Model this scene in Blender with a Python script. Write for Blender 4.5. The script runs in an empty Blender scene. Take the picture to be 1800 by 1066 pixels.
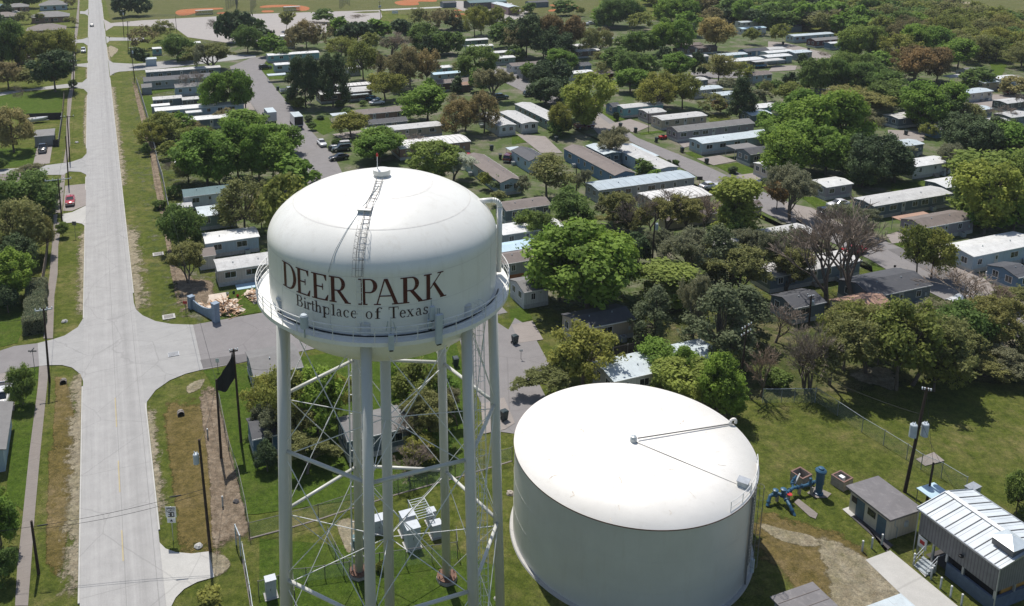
import bpy, math, random
from mathutils import Vector, Matrix
rad=math.radians
random.seed(7)
S=bpy.context.scene; COL=S.collection
# ------------------------------------------------------------------ camera
CH=60.0; FPX=1543.13; PITCH=rad(13.4484); ROLL=rad(-0.135); PPX,PPY=772.07,188.75
Fv=Vector((0,math.cos(PITCH),-math.sin(PITCH))); Uv=Vector((0,math.sin(PITCH),math.cos(PITCH))); Rv=Vector((1,0,0))
R2v=Rv*math.cos(ROLL)+Uv*math.sin(ROLL); U2v=-Rv*math.sin(ROLL)+Uv*math.cos(ROLL)
cd=bpy.data.cameras.new('camera'); cam=bpy.data.objects.new('camera',cd); COL.objects.link(cam); S.camera=cam
cd.sensor_fit='HORIZONTAL'; cd.sensor_width=36; cd.lens=FPX/1800*36
cd.shift_x=(900-PPX)/1800; cd.shift_y=(PPY-533)/1800
cd.clip_start=0.5; cd.clip_end=6000
M=Matrix((R2v,U2v,-Fv)).transposed().to_4x4(); M.translation=Vector((0,0,CH)); cam.matrix_world=M
def inv(x,y,z=0.0):
    "point of the world at height z seen at pixel x,y of the 1800 px photograph"
    d=Fv+R2v*((x-PPX)/FPX)-U2v*((y-PPY)/FPX)
    return Vector((0,0,CH))+d*((z-CH)/d.z)
def proj(p):
    d=Vector(p)-Vector((0,0,CH)); zc=d.dot(Fv)
    return PPX+FPX*d.dot(R2v)/zc, PPY-FPX*d.dot(U2v)/zc
def tp(t,x,y): return (t%4)*450+x*450/1777.0, (0,260,520,796)[t//4]+y*270/1066.0
def TG(t,x,y,z=0.0): return inv(*tp(t,x,y),z)
def height_at(g,ytop):
    lo,hi=0.0,45.0
    for _ in range(40):
        m=(lo+hi)/2
        if proj((g.x,g.y,m))[1]>ytop: lo=m
        else: hi=m
    return lo
def ppm(g): 
    d=Vector((g.x,g.y,g.z))-Vector((0,0,CH)); return FPX/d.dot(Fv)
AZ=rad(-21.1)                      # street grid: "v" axis away from the camera, "h" axis to the right
VA=Vector((math.sin(AZ),math.cos(AZ),0)); HA=Vector((math.cos(AZ),-math.sin(AZ),0)); HROT=math.atan2(HA.y,HA.x)
# ------------------------------------------------------------------ materials
MATS={}
def nt(name):
    m=bpy.data.materials.new(name); m.use_nodes=True; n=m.node_tree
    b=n.nodes['Principled BSDF']; return m,n,b
def ramp(n,fac,stops):
    r=n.nodes.new('ShaderNodeValToRGB'); e=r.color_ramp.elements
    while len(e)<len(stops): e.new(0.5)
    for q,(p,c) in zip(e,stops): q.position=p; q.color=(*c,1)
    n.links.new(fac,r.inputs[0]); return r.outputs[0]
def coord(n,kind='Object',scale=(1,1,1),rot=0.0,loc=(0,0,0)):
    t=n.nodes.new('ShaderNodeTexCoord'); m=n.nodes.new('ShaderNodeMapping')
    m.inputs['Scale'].default_value=scale; m.inputs['Rotation'].default_value=(0,0,rot); m.inputs['Location'].default_value=loc
    n.links.new(t.outputs[kind],m.inputs[0]); return m.outputs[0]
def geo(n,scale=(1,1,1),rot=0.0):
    g=n.nodes.new('ShaderNodeNewGeometry'); m=n.nodes.new('ShaderNodeMapping')
    m.inputs['Scale'].default_value=scale; m.inputs['Rotation'].default_value=(0,0,rot)
    n.links.new(g.outputs['Position'],m.inputs[0]); return m.outputs[0]
def noise(n,v,sc,det=4,rough=.6,dist=0.0):
    t=n.nodes.new('ShaderNodeTexNoise'); t.inputs['Scale'].default_value=sc; t.inputs['Detail'].default_value=det
    t.inputs['Roughness'].default_value=rough; t.inputs['Distortion'].default_value=dist
    n.links.new(v,t.inputs['Vector']); return t.outputs[0]
def mix(n,a,b,f,mode='MIX'):
    m=n.nodes.new('ShaderNodeMix'); m.data_type='RGBA'; m.blend_type=mode
    for i,x in ((0,f),(6,a),(7,b)):
        if hasattr(x,'links') or hasattr(x,'is_linked'): n.links.new(x,m.inputs[i])
        elif i==0: m.inputs[0].default_value=x
        else: m.inputs[i].default_value=(*x,1)
    return m.outputs[2]
def mth(n,op,a,b=0.0,c=0.0):
    m=n.nodes.new('ShaderNodeMath'); m.operation=op
    for i,x in enumerate((a,b,c)):
        if hasattr(x,'is_linked'): n.links.new(x,m.inputs[i])
        else: m.inputs[i].default_value=x
    return m.outputs[0]
def bump(n,b,h,st=.3,d=.05):
    u=n.nodes.new('ShaderNodeBump'); u.inputs['Strength'].default_value=st; u.inputs['Distance'].default_value=d
    n.links.new(h,u.inputs['Height']); n.links.new(u.outputs[0],b.inputs['Normal'])
def paint(name,c,rough=.6,var=.12,sc=1.5,metal=0,spec=.4,dirt=None,streak=False):
    if name in MATS: return MATS[name]
    m,n,b=nt(name); v=geo(n,(1,1,.25) if streak else (1,1,1))
    f=noise(n,v,sc,5); lo=tuple(x*(1-var) for x in c); hi=tuple(min(1,x*(1+var)) for x in c)
    o=ramp(n,f,[(.3,lo),(.7,hi)])
    if dirt:
        g=ramp(n,noise(n,v,sc*2.3,6,.7),[(.55,(0,0,0)),(.72,(1,1,1))]); o=mix(n,o,dirt,mth(n,'MULTIPLY',g,.5))
    n.links.new(o,b.inputs['Base Color']); b.inputs['Roughness'].default_value=rough
    b.inputs['Metallic'].default_value=metal; b.inputs['Specular IOR Level'].default_value=spec
    MATS[name]=m; return m
def stripes(n,axis,period,width,v=None):
    "1 on thin lines every `period` metres of the object's own axis"
    v=v or coord(n); s=n.nodes.new('ShaderNodeSeparateXYZ'); n.links.new(v,s.inputs[0])
    x=mth(n,'FRACT',mth(n,'DIVIDE',s.outputs[axis],period)); return mth(n,'LESS_THAN',x,width)
def roofmat(name,c,period=.9,width=.12,line=.75,dirt=(.25,.22,.2),amt=.35,rough=.45,axis=0,sc=.6):
    if name in MATS: return MATS[name]
    m,n,b=nt(name); v=geo(n)
    o=ramp(n,noise(n,v,sc,4),[(.3,tuple(x*.85 for x in c)),(.7,tuple(min(1,x*1.08) for x in c))])
    g=ramp(n,noise(n,v,1.6,7,.75),[(.5,(0,0,0)),(.75,(1,1,1))]); o=mix(n,o,dirt,mth(n,'MULTIPLY',g,amt))
    if period:
        l=stripes(n,axis,period,width); o=mix(n,o,tuple(x*line for x in c),l)
    n.links.new(o,b.inputs['Base Color']); b.inputs['Roughness'].default_value=rough; MATS[name]=m; return m
def grassmat(name,c1,c2,c3,dry,amt):
    m,n,b=nt(name); v=geo(n)
    o=ramp(n,noise(n,v,.9,8,.72),[(.32,c1),(.52,c2),(.72,c3)])
    g=ramp(n,noise(n,v,.11,5,.65),[(.44,(0,0,0)),(.68,(1,1,1))]); g2=ramp(n,noise(n,v,.5,6,.7),[(.4,(0,0,0)),(.65,(1,1,1))])
    o=mix(n,o,dry,mth(n,'MULTIPLY',mth(n,'MULTIPLY',g,g2),amt))
    f=ramp(n,noise(n,v,7,5,.8),[(.3,(.50,.50,.50)),(.7,(1.42,1.42,1.3))]); o=mix(n,o,f,.9,'MULTIPLY'); f=ramp(n,noise(n,v,2.2,4,.7),[(.35,(.75,.78,.75)),(.65,(1.2,1.18,1.1))]); o=mix(n,o,f,.9,'MULTIPLY')
    n.links.new(o,b.inputs['Base Color']); b.inputs['Roughness'].default_value=1; b.inputs['Specular IOR Level'].default_value=.1
    bump(n,b,noise(n,v,6,6,.8),.9,.25); MATS[name]=m; return m
grassmat('grass',(.050,.072,.014),(.098,.122,.024),(.165,.175,.050),(.27,.22,.11),.8)
grassmat('lawn',(.044,.076,.011),(.070,.116,.016),(.102,.146,.026),(.14,.14,.05),.5)
grassmat('field',(.085,.098,.032),(.110,.118,.044),(.135,.138,.060),(.20,.17,.10),.7)
grassmat('wild_grass',(.050,.070,.022),(.080,.095,.032),(.120,.120,.045),(.26,.21,.14),1.0)
grassmat('dry_grass',(.095,.080,.028),(.155,.120,.045),(.215,.165,.075),(.28,.21,.13),.9)
grassmat('mulch',(.14,.105,.08),(.25,.195,.155),(.38,.31,.26),(.10,.07,.05),.6)
grassmat('gravel',(.22,.185,.14),(.33,.285,.225),(.45,.40,.33),(.17,.16,.07),.8)
grassmat('orange_clay',(.33,.115,.055),(.40,.15,.075),(.46,.19,.10),(.42,.26,.16),.6)
def softmat(src):
    "a copy of a ground material whose edges break up raggedly into what lies below"
    if 'soft_'+src in MATS: return MATS['soft_'+src]
    m=MATS[src].copy(); m.name='soft_'+src; n=m.node_tree; b=n.nodes['Principled BSDF']
    at=n.nodes.new('ShaderNodeAttribute'); at.attribute_name='inner'; v=geo(n)
    f=mth(n,'ADD',mth(n,'MULTIPLY',at.outputs['Fac'],1.9),mth(n,'MULTIPLY',mth(n,'SUBTRACT',noise(n,v,.55,10,.78),.5),3.6)); f=ramp(n,f,[(.18,(0,0,0)),(.62,(1,1,1))])
    t=n.nodes.new('ShaderNodeBsdfTransparent'); x=n.nodes.new('ShaderNodeMixShader'); n.links.new(f,x.inputs[0]); n.links.new(t.outputs[0],x.inputs[1]); n.links.new(b.outputs[0],x.inputs[2]); n.links.new(x.outputs[0],n.nodes['Material Output'].inputs[0])
    MATS['soft_'+src]=m; return m
def parkmat():
    m,n,b=nt('park_ground'); v=geo(n)
    g=ramp(n,noise(n,v,1.1,8,.75),[(.32,(.035,.058,.010)),(.55,(.062,.095,.016)),(.75,(.11,.125,.035))])
    d=ramp(n,noise(n,v,2.0,7,.75),[(.3,(.10,.085,.06)),(.7,(.25,.215,.175))])
    f=ramp(n,noise(n,v,.13,6,.7),[(.46,(0,0,0)),(.66,(1,1,1))])
    n.links.new(mix(n,g,d,f),b.inputs['Base Color']); b.inputs['Roughness'].default_value=1; MATS['park_ground']=m
parkmat()
def concmat(name,c,joint=0.0,rot=0.0,wear=0.0,jw=.02):
    m,n,b=nt(name); v=geo(n); vr=geo(n,(1,1,1),rot)
    o=ramp(n,noise(n,v,.5,6,.7),[(.3,tuple(x*.90 for x in c)),(.7,tuple(x*1.08 for x in c))])
    o=mix(n,o,ramp(n,noise(n,v,9,4,.7),[(.3,(.86,.86,.86)),(.7,(1.08,1.08,1.08))]),.7,'MULTIPLY')
    # long stains along the way of travel
    vs=geo(n,(1,1,1),rot); mp=n.nodes.new('ShaderNodeMapping'); mp.inputs['Scale'].default_value=(1.2,.02,1); n.links.new(vs,mp.inputs[0])
    if wear:
        s=n.nodes.new('ShaderNodeSeparateXYZ'); n.links.new(vr,s.inputs[0])
        # tyre rubber and oil: a permanent darker band along each lane
        def band(x0,w):
            a=mth(n,'ABSOLUTE',mth(n,'SUBTRACT',s.outputs[0],x0)); return mth(n,'MAXIMUM',mth(n,'SUBTRACT',1.0,mth(n,'DIVIDE',a,w)),0.0)
        f=mth(n,'ADD',band(-.75,.85),mth(n,'MULTIPLY',band(-2.0,.4),.35)); f=mth(n,'MULTIPLY',f,mth(n,'ADD',noise(n,mp.outputs[0],1.0,5,.7),.15))
        o=mix(n,o,tuple(x*.55 for x in c),mth(n,'MULTIPLY',f,wear))
        st=ramp(n,noise(n,mp.outputs[0],2.2,6,.8),[(.35,(.88,.88,.88)),(.65,(1.05,1.05,1.05))]); o=mix(n,o,st,.8,'MULTIPLY')
    if joint:
        s2=n.nodes.new('ShaderNodeSeparateXYZ'); n.links.new(vr,s2.inputs[0])
        l=mth(n,'LESS_THAN',mth(n,'FRACT',mth(n,'DIVIDE',s2.outputs[1],joint)),jw)
        if wear: l=mth(n,'MAXIMUM',l,mth(n,'LESS_THAN',mth(n,'ABSOLUTE',mth(n,'ADD',s2.outputs[0],2.35)),.035))
        if wear: l=mth(n,'MAXIMUM',mth(n,'MULTIPLY',l,.8),mth(n,'LESS_THAN',mth(n,'ABSOLUTE',mth(n,'SUBTRACT',s2.outputs[0],.32)),.03))
        o=mix(n,o,tuple(x*.55 for x in c),mth(n,'MULTIPLY',l,.6))
    cr=n.nodes.new('ShaderNodeTexVoronoi'); cr.feature='DISTANCE_TO_EDGE'; cr.inputs['Scale'].default_value=.16
    n.links.new(mix(n,v,noise(n,v,.8,4),.3),cr.inputs['Vector'])
    o=mix(n,o,tuple(x*.6 for x in c),mth(n,'MULTIPLY',mth(n,'LESS_THAN',cr.outputs['Distance'],.006),.35))
    n.links.new(o,b.inputs['Base Color']); b.inputs['Roughness'].default_value=.9; b.inputs['Specular IOR Level'].default_value=.2
    bump(n,b,noise(n,v,5,5,.7),.15,.05); MATS[name]=m
concmat('road_concrete',(.350,.343,.332),joint=18,rot=-AZ*-1,wear=.42,jw=.0035)
concmat('concrete',(.325,.320,.310),joint=4.5,rot=-AZ*-1,jw=.01)
concmat('pale_concrete',(.43,.42,.395))
concmat('old_walk',(.22,.195,.175),joint=1.5,rot=-AZ*-1,jw=.02)
concmat('street_asphalt',(.215,.203,.20))
concmat('driveway',(.27,.24,.22),joint=4,rot=-AZ*-1,jw=.012)
concmat('new_asphalt',(.15,.142,.14))
concmat('dark_asphalt',(.085,.08,.08))
concmat('lot_concrete',(.34,.315,.295),joint=9,rot=-AZ*-1,jw=.01)
concmat('yellow_line',(.40,.34,.21))
def mm(name):
    return MATS[name]
P_=paint
P_('white_trim',(.72,.72,.70)); P_('window_glass',(.018,.024,.030),.12,.3,1.0,0,.8); P_('dark_wood',(.045,.035,.028),.8,.3)
P_('pole_wood',(.040,.026,.018),.85,.35,3); P_('steel',(.42,.44,.46),.4,.15,2,.5); P_('galv',(.38,.42,.44),.45,.2,2,.3)
P_('tyre',(.018,.018,.018),.8); P_('rim',(.45,.45,.46),.3,.1,2,.7); P_('black_rail',(.012,.012,.013),.5); P_('red_paint',(.42,.03,.03),.4)
P_('brick_pink',(.19,.115,.095),.85,.25,6); P_('glass_lamp',(.75,.75,.70),.2); P_('tail_lamp',(.35,.02,.02),.3)
P_('scrap_wood',(.46,.29,.17),.8,.35,1.5); P_('cardboard',(.60,.50,.40),.8,.2,1); P_('bin_blue',(.025,.06,.11),.5); P_('bin_dark',(.02,.035,.04),.5)
P_('bark',(.12,.098,.078),.95,.35,4); P_('bark_pale',(.24,.21,.18),.95,.35,4); P_('insulator',(.72,.75,.78),.3)
P_('fence_wood',(.20,.155,.12),.9,.3,3); P_('fence_grey',(.36,.36,.35),.85,.3,3); P_('fence_dark',(.045,.04,.04),.9,.3,3)
P_('pipe_blue',(.035,.100,.170),.4,.12,2); P_('skylight',(.50,.56,.60),.25,.1)
def glassy():
    for nm,c,a in (('chain_link',(.35,.42,.40),.22),('net_dark',(.02,.02,.022),.93),('chain_dark',(.12,.14,.14),.35)):
        m,n,b=nt(nm); t=n.nodes.new('ShaderNodeBsdfTransparent'); x=n.nodes.new('ShaderNodeMixShader')
        v=geo(n); f=mth(n,'MULTIPLY',ramp(n,noise(n,v,3,3),[(.3,(.7,.7,.7)),(.7,(1,1,1))]),a)
        b.inputs['Base Color'].default_value=(*c,1); b.inputs['Roughness'].default_value=.6
        n.links.new(f,x.inputs[0]); n.links.new(t.outputs[0],x.inputs[1]); n.links.new(b.outputs[0],x.inputs[2])
        n.links.new(x.outputs[0],n.nodes['Material Output'].inputs[0]); MATS[nm]=m
glassy(); P_('dark_cloth',(.012,.013,.014),.8,.3,2)
# ------------------------------------------------------------------ mesh builder
class MB:
    def __init__(s): s.v=[]; s.f=[]; s.m=[]
    def add(s,vs,fs,m=0):
        o=len(s.v); s.v+= [tuple(v) for v in vs]; s.f+=[tuple(i+o for i in f) for f in fs]; s.m+=[m]*len(fs); return s
    def box(s,x0,x1,y0,y1,z0,z1,m=0):
        vs=[(x,y,z) for z in (z0,z1) for y in (y0,y1) for x in (x0,x1)]
        return s.add(vs,[(0,2,3,1),(4,5,7,6),(0,1,5,4),(2,6,7,3),(0,4,6,2),(1,3,7,5)],m)
    def obox(s,c,a,b,d,m=0):
        c,a,b,d=map(Vector,(c,a,b,d)); vs=[c+a*i+b*j+d*k for k in (-.5,.5) for j in (-.5,.5) for i in (-.5,.5)]
        return s.add(vs,[(0,2,3,1),(4,5,7,6),(0,1,5,4),(2,6,7,3),(0,4,6,2),(1,3,7,5)],m)
    def beam(s,p,q,w,h,m=0,up=(0,0,1)):
        p,q=Vector(p),Vector(q); a=q-p; u=Vector(up)
        sd=a.cross(u); sd=sd.normalized() if sd.length>1e-6 else Vector((1,0,0)); t=sd.cross(a).normalized()
        return s.obox((p+q)/2,a,sd*w,t*h,m)
    def tube(s,p,q,r0,r1=None,n=8,cap=True,m=0):
        r1=r0 if r1 is None else r1; p,q=Vector(p),Vector(q); a=(q-p)
        if a.length<1e-6: return s
        a.normalize(); u=a.cross(Vector((0,0,1)))
        if u.length<1e-3: u=a.cross(Vector((1,0,0)))
        u.normalize(); w=a.cross(u); vs=[]
        for c,r in ((p,r0),(q,r1)):
            for i in range(n):
                t=2*math.pi*i/n; vs.append(c+u*(r*math.cos(t))+w*(r*math.sin(t)))
        fs=[(i,n+i,n+(i+1)%n,(i+1)%n) for i in range(n)]
        if cap: fs+=[tuple(range(n)),tuple(range(2*n-1,n-1,-1))]
        return s.add(vs,fs,m)
    def path(s,pts,r,n=8,m=0):
        for a,b in zip(pts,pts[1:]): s.tube(a,b,r,r,n,True,m)
        return s
    def lathe(s,prof,n=32,c=(0,0,0),m=0,a0=0,a1=2*math.pi,close=True):
        vs=[];k=len(prof); full=abs(a1-a0-2*math.pi)<1e-6; N=n if full else n+1
        for i in range(N):
            t=a0+(a1-a0)*i/n
            for r,z in prof: vs.append((c[0]+r*math.cos(t),c[1]+r*math.sin(t),c[2]+z))
        fs=[]
        for i in range(n):
            j=(i+1)%N if full else i+1
            for q in range(k-1): fs.append((i*k+q,j*k+q,j*k+q+1,i*k+q+1))
        return s.add(vs,fs,m)
    def prism(s,pts,z0,z1,m=0):
        n=len(pts); vs=[(p[0],p[1],z0) for p in pts]+[(p[0],p[1],z1) for p in pts]
        ar=sum(pts[i][0]*pts[(i+1)%n][1]-pts[(i+1)%n][0]*pts[i][1] for i in range(n))
        fs=[tuple(range(n-1,-1,-1)),tuple(range(n,2*n))]+[(i,(i+1)%n,n+(i+1)%n,n+i) for i in range(n)]
        if ar<0: fs=[f[::-1] for f in fs]
        return s.add(vs,fs,m)
    def build(s,name,mats,parent=None,loc=None,rz=0.0,smooth=False):
        me=bpy.data.meshes.new(name); me.from_pydata(s.v,[],s.f)
        if not isinstance(mats,(list,tuple)): mats=[mats]
        for m in mats: me.materials.append(MATS[m] if isinstance(m,str) else m)
        if len(mats)>1: me.polygons.foreach_set('material_index',s.m)
        if smooth: me.polygons.foreach_set('use_smooth',[True]*len(me.polygons))
        me.update(); o=bpy.data.objects.new(name,me); COL.objects.link(o)
        if parent: o.parent=parent
        if loc is not None: o.location=loc
        if rz: o.rotation_euler=(0,0,rz)
        return o
def empty(name,loc=(0,0,0),rz=0.0):
    o=bpy.data.objects.new(name,None); COL.objects.link(o); o.location=loc; o.rotation_euler=(0,0,rz); o.empty_display_size=.3; return o
USED={}
def tag(o,label,cat,group=None,kind=None):
    if label: o['label']=label; USED.setdefault(label,[]).append(o)
    if cat: o['category']=cat
    if group: o['group']=group
    if kind: o['kind']=kind
    return o
def copy_tree(o,parent=None,mats=None):
    c=o.copy(); COL.objects.link(c); c.parent=parent
    if mats and o.type=='MESH':
        for i,sl in enumerate(c.material_slots):
            if sl.material and sl.material.name in mats: sl.link='OBJECT'; sl.material=MATS[mats[sl.material.name]]
    for ch in o.children: copy_tree(ch,c,mats)
    return c
LAND=[]     # (x, y, phrase) for telling trees and bins apart by what they stand beside
def land(g,ph): LAND.append((g.x,g.y,ph))
# ------------------------------------------------------------------ light
SUN_EL=rad(63); SHD=rad(161)          # shadows fall towards azimuth 161 (clockwise from +Y)
sd=Vector((math.sin(SHD)*math.cos(SUN_EL),math.cos(SHD)*math.cos(SUN_EL),-math.sin(SUN_EL)))
ld=bpy.data.lights.new('sun','SUN'); ld.energy=4.7; ld.angle=rad(.53); ld.color=(1,.955,.89)
lo=bpy.data.objects.new('sun',ld); COL.objects.link(lo); lo.rotation_euler=sd.to_track_quat('-Z','Y').to_euler(); lo.location=(0,200,200)
w=bpy.data.worlds.new('World'); S.world=w; w.use_nodes=True; n=w.node_tree
sk=n.nodes.new('ShaderNodeTexSky'); sk.sky_type='NISHITA'; sk.sun_disc=False; sk.sun_elevation=SUN_EL; sk.sun_rotation=SHD+math.pi
n.links.new(sk.outputs[0],n.nodes['Background'].inputs[0]); n.nodes['Background'].inputs[1].default_value=.105
S.view_settings.view_transform='Standard'; S.view_settings.look='None'; S.view_settings.exposure=.08; S.view_settings.gamma=1
HAZEM=bpy.data.materials.new('haze'); HAZEM.use_nodes=True; hn=HAZEM.node_tree; hn.nodes.remove(hn.nodes['Principled BSDF']); hv=hn.nodes.new('ShaderNodeVolumePrincipled')
hv.inputs['Color'].default_value=(.80,.86,.92,1); hv.inputs['Density'].default_value=.00010; hn.links.new(hv.outputs[0],hn.nodes['Material Output'].inputs['Volume'])
S.render.engine='CYCLES'; S.cycles.volume_max_steps=16; S.cycles.volume_bounces=0; S.cycles.max_bounces=6; S.cycles.transparent_max_bounces=12
# ------------------------------------------------------------------ the ground and everything paved
LAYER=[0]
def sheet(name,pts,mat,layer,struct=True):
    "pts = world points of a polygon; laid as one flat sheet"
    LAYER[0]+=1; z=.02*layer+LAYER[0]*.0001; b=MB(); b.add([(p[0],p[1],z) for p in pts],[tuple(range(len(pts)))])
    ar=sum(pts[i][0]*pts[(i+1)%len(pts)][1]-pts[(i+1)%len(pts)][0]*pts[i][1] for i in range(len(pts)))
    if ar<0: b.f=[f[::-1] for f in b.f]
    o=b.build(name,mat); o['kind']='structure'; return o
SOFT={'dry_grass','mulch','gravel','wild_grass','park_ground'}
def soft_sheet(name,pts,mat,layer):
    LAYER[0]+=1; z=.02*layer+LAYER[0]*.0001; n=len(pts); c=sum((Vector((p[0],p[1],0)) for p in pts),Vector())/n; vs=[];at=[]
    for k,a in ((1.06,0.0),(.80,.5),(.45,.85)):
        for p in pts: q=c.lerp(Vector((p[0],p[1],0)),k); vs.append((q.x,q.y,z)); at.append(a)
    vs.append((c.x,c.y,z)); at.append(1.0); fs=[]
    for r in range(2):
        for i in range(n): j=(i+1)%n; fs.append((r*n+i,r*n+j,(r+1)*n+j,(r+1)*n+i))
    for i in range(n): fs.append((2*n+i,2*n+(i+1)%n,3*n))
    b=MB(); b.add(vs,fs); ar=sum(pts[i][0]*pts[(i+1)%n][1]-pts[(i+1)%n][0]*pts[i][1] for i in range(n))
    if ar<0: b.f=[f[::-1] for f in b.f]
    o=b.build(name,softmat(mat)); t=o.data.attributes.new('inner','FLOAT','POINT'); t.data.foreach_set('value',at); o['kind']='structure'; return o
def smooth_px(pts,k=4):
    out=[];n=len(pts)
    for i in range(n):
        p0,p1,p2,p3=(pts[(i+j-1)%n] for j in range(4))
        for s in range(k):
            t=s/k
            out.append(tuple(.5*((2*p1[a])+(-p0[a]+p2[a])*t+(2*p0[a]-5*p1[a]+4*p2[a]-p3[a])*t*t+(-p0[a]+3*p1[a]-3*p2[a]+p3[a])*t**3) for a in (0,1)))
    return out
def px(name,pts,mat,layer,sm=False,t=None):
    q=[tp(t,*p) for p in pts] if t is not None else pts
    if sm: q=smooth_px(q)
    if mat in SOFT: return soft_sheet(name,[inv(*p) for p in q],mat,layer)
    return sheet(name,[inv(*p) for p in q],mat,layer)
def grid(u,v): return HA*u+VA*v
sheet('ground',[(-2600,-900),(2600,-900),(2600,4200),(-2600,4200)],'grass',0)
# far fields, seen along the top edge of the photograph
sheet('field',[inv(184,-2),inv(196,41),inv(300,36),inv(450,26),inv(664,19),inv(800,40),inv(1000,36),inv(1060,14),inv(1010,-60),inv(184,-60)],'field',1)
px('far_field',[(1480,-60),(1560,6),(1640,22),(1720,34),(1800,40),(1990,46),(1990,-60)],'field',1)
px('dirt_track',[(1630,2),(1715,4),(1712,10),(1660,12),(1640,8)],'gravel',2)
# mobile home park ground
px('park_ground',[(244,142),(262,100),(300,72),(420,70),(640,50),(700,38),(900,28),(1100,22),(1330,40),(1480,75),(1640,88),(1830,110),(1990,150),(2000,640),(1700,560),(1560,480),(1310,560),(1060,600),(905,545),(450,553),(392,571),(345,566),(322,520),(298,430),(282,330),(262,230)],'park_ground',1)
px('wild_grass',[(1060,600),(1310,540),(1560,500),(1700,560),(1850,620),(1850,680),(1640,670),(1500,690),(1420,700),(1350,730),(1200,700)],'wild_grass',2)
px('utility_yard',[(905,760),(950,745),(1100,690),(1350,705),(1440,690),(1560,760),(1700,860),(1850,960),(1850,1130),(430,1130),(425,975),(440,950),(617,885)],'grass',2)
# main road
N0,N1=-6.16,.87
sheet('main_road',[grid(N0,-60),grid(N1,-60),grid(N1,1500),grid(N0,1500)],'road_concrete',5)
for i,(a,b) in enumerate([(936,990),(812,868),(700,752)]):
    g0,g1=inv(211 if i==0 else 207,b),inv(207,a)
    u=-2.45; v0,v1=g0.dot(VA),g1.dot(VA)
    sheet('lane_marking',[grid(u-.06,v0),grid(u+.06,v0),grid(u+.06,v1),grid(u-.06,v1)],'yellow_line',6)
# junction on the right: flared concrete, then asphalt
px('side_street_concrete',[(925,40),(945,100),(990,140),(1080,180),(1190,200),(1340,205),(1410,515),(1290,545),(1180,590),(1080,660),(1020,740),(1016,830),(900,830),(880,40)],'concrete',4,t=8)
g=lambda u,v: grid(u,v)
a0=TG(8,1336,205); b0=TG(8,1408,517)
va,vb=a0.dot(VA),b0.dot(VA); ua=a0.dot(HA)
sheet('side_street',[grid(ua,va),grid(ua+44,va+.6),grid(ua+44,vb+.2),grid(ua,vb)],'street_asphalt',3)
px('asphalt_patch',[(357,648),(420,638),(470,632),(472,618),(400,627),(352,634)],'new_asphalt',4)
px('asphalt_patch',[(886,594),(905,560),(930,575),(965,640),(935,668),(905,640)],'street_asphalt',4)
px('park_street_south',[(800,560),(845,548),(908,590),(935,650),(960,700),(915,765),(880,760),(850,720),(820,650)],'street_asphalt',3)
px('driveway',[(845,712),(886,700),(905,745),(888,756),(850,764)],'driveway',5)
px('driveway',[(899,572),(936,565),(955,598),(913,604)],'driveway',5)
# left cross street
px('cross_street',[(-400,470),(0,385),(100,352),(262,333),(272,492),(100,517),(0,545),(-400,640)],'street_asphalt',3,t=8)
px('cross_street_concrete',[(262,333),(370,306),(450,280),(540,222),(584,150),(640,150),(640,620),(582,610),(560,550),(500,502),(430,485),(360,485),(272,492)],'concrete',4,t=8)
px('driveway',[(0,545),(108,520),(100,800),(0,800),(-200,800),(-200,600)],'driveway',3,t=8)
# driveways on the left of the road, going up
px('driveway',[(612,30),(570,75),(490,102),(440,108),(365,118),(180,142),(0,150),(-200,160),(-200,230),(0,207),(180,192),(440,190),(480,166),(560,170),(597,188),(612,210)],'concrete',4,t=4)
px('driveway',[(262,-20),(365,-20),(345,110),(228,125)],'driveway',3,t=4)
px('gravel_lot',[(452,266),(604,250),(604,398),(500,440),(438,440)],'driveway',3,t=4)
px('driveway',[(436,462),(500,450),(606,400),(606,560),(570,530),(520,520),(430,527)],'pale_concrete',4,t=4)
px('driveway',[(370,470),(400,462),(392,540),(375,520)],'driveway',3,t=4)
px('driveway',[(612,540),(570,575),(530,577),(180,622),(0,645),(0,668),(170,636),(500,610),(580,620),(612,650)],'concrete',4,t=0)
px('driveway',[(612,440),(530,448),(440,455),(440,462),(530,462),(612,470)],'concrete',4,t=0)
px('driveway',[(612,262),(570,274),(480,285),(440,290),(440,297),(500,300),(580,300),(612,322)],'concrete',4,t=0)
px('driveway',[(614,62),(590,80),(555,80),(555,98),(590,100),(612,112)],'concrete',4,t=0)
# right hand side going up
px('driveway',[(736,255),(760,262),(930,264),(1000,262),(1000,284),(930,284),(762,286),(740,304)],'concrete',4,t=0)
px('side_lane',[(745,380),(756,420),(785,438),(940,446),(1010,440),(1600,380),(1777,385),(1777,400),(1620,420),(1100,480),(1000,488),(830,500),(790,510),(765,530)],'concrete',4,t=0)
px('parking_lot',[(182,34),(195,41.2),(248,36.5),(388,29),(450,25),(627,19.5),(668,18),(672,30),(655,48),(560,60),(430,78),(400,76),(330,66),(308,50),(250,46.5),(200,46.5),(186,55)],'lot_concrete',4)
px('grass_verge',[(665,20),(640,20.5),(618,22.5),(640,24),(668,22.5)],'field',5)
px('footpath',[(668,17),(800,11),(900,6),(900,7.5),(800,13),(672,19.5)],'pale_concrete',4)
px('plaza',[(800,2),(890,4),(930,20),(918,32),(880,40),(840,30),(800,14)],'lot_concrete',4)
# driveway by the pole at the bottom
px('driveway',[(1095,600),(1110,630),(1150,670),(1220,695),(1330,705),(1450,690),(1488,868),(1370,902),(1280,950),(1220,1010),(1185,1080),(1110,1080)],'pale_concrete',4,t=12)
px('gravel_patch',[(1450,700),(1500,705),(1560,720),(1602,775),(1570,830),(1488,862)],'gravel',3,True,t=12)
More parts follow.
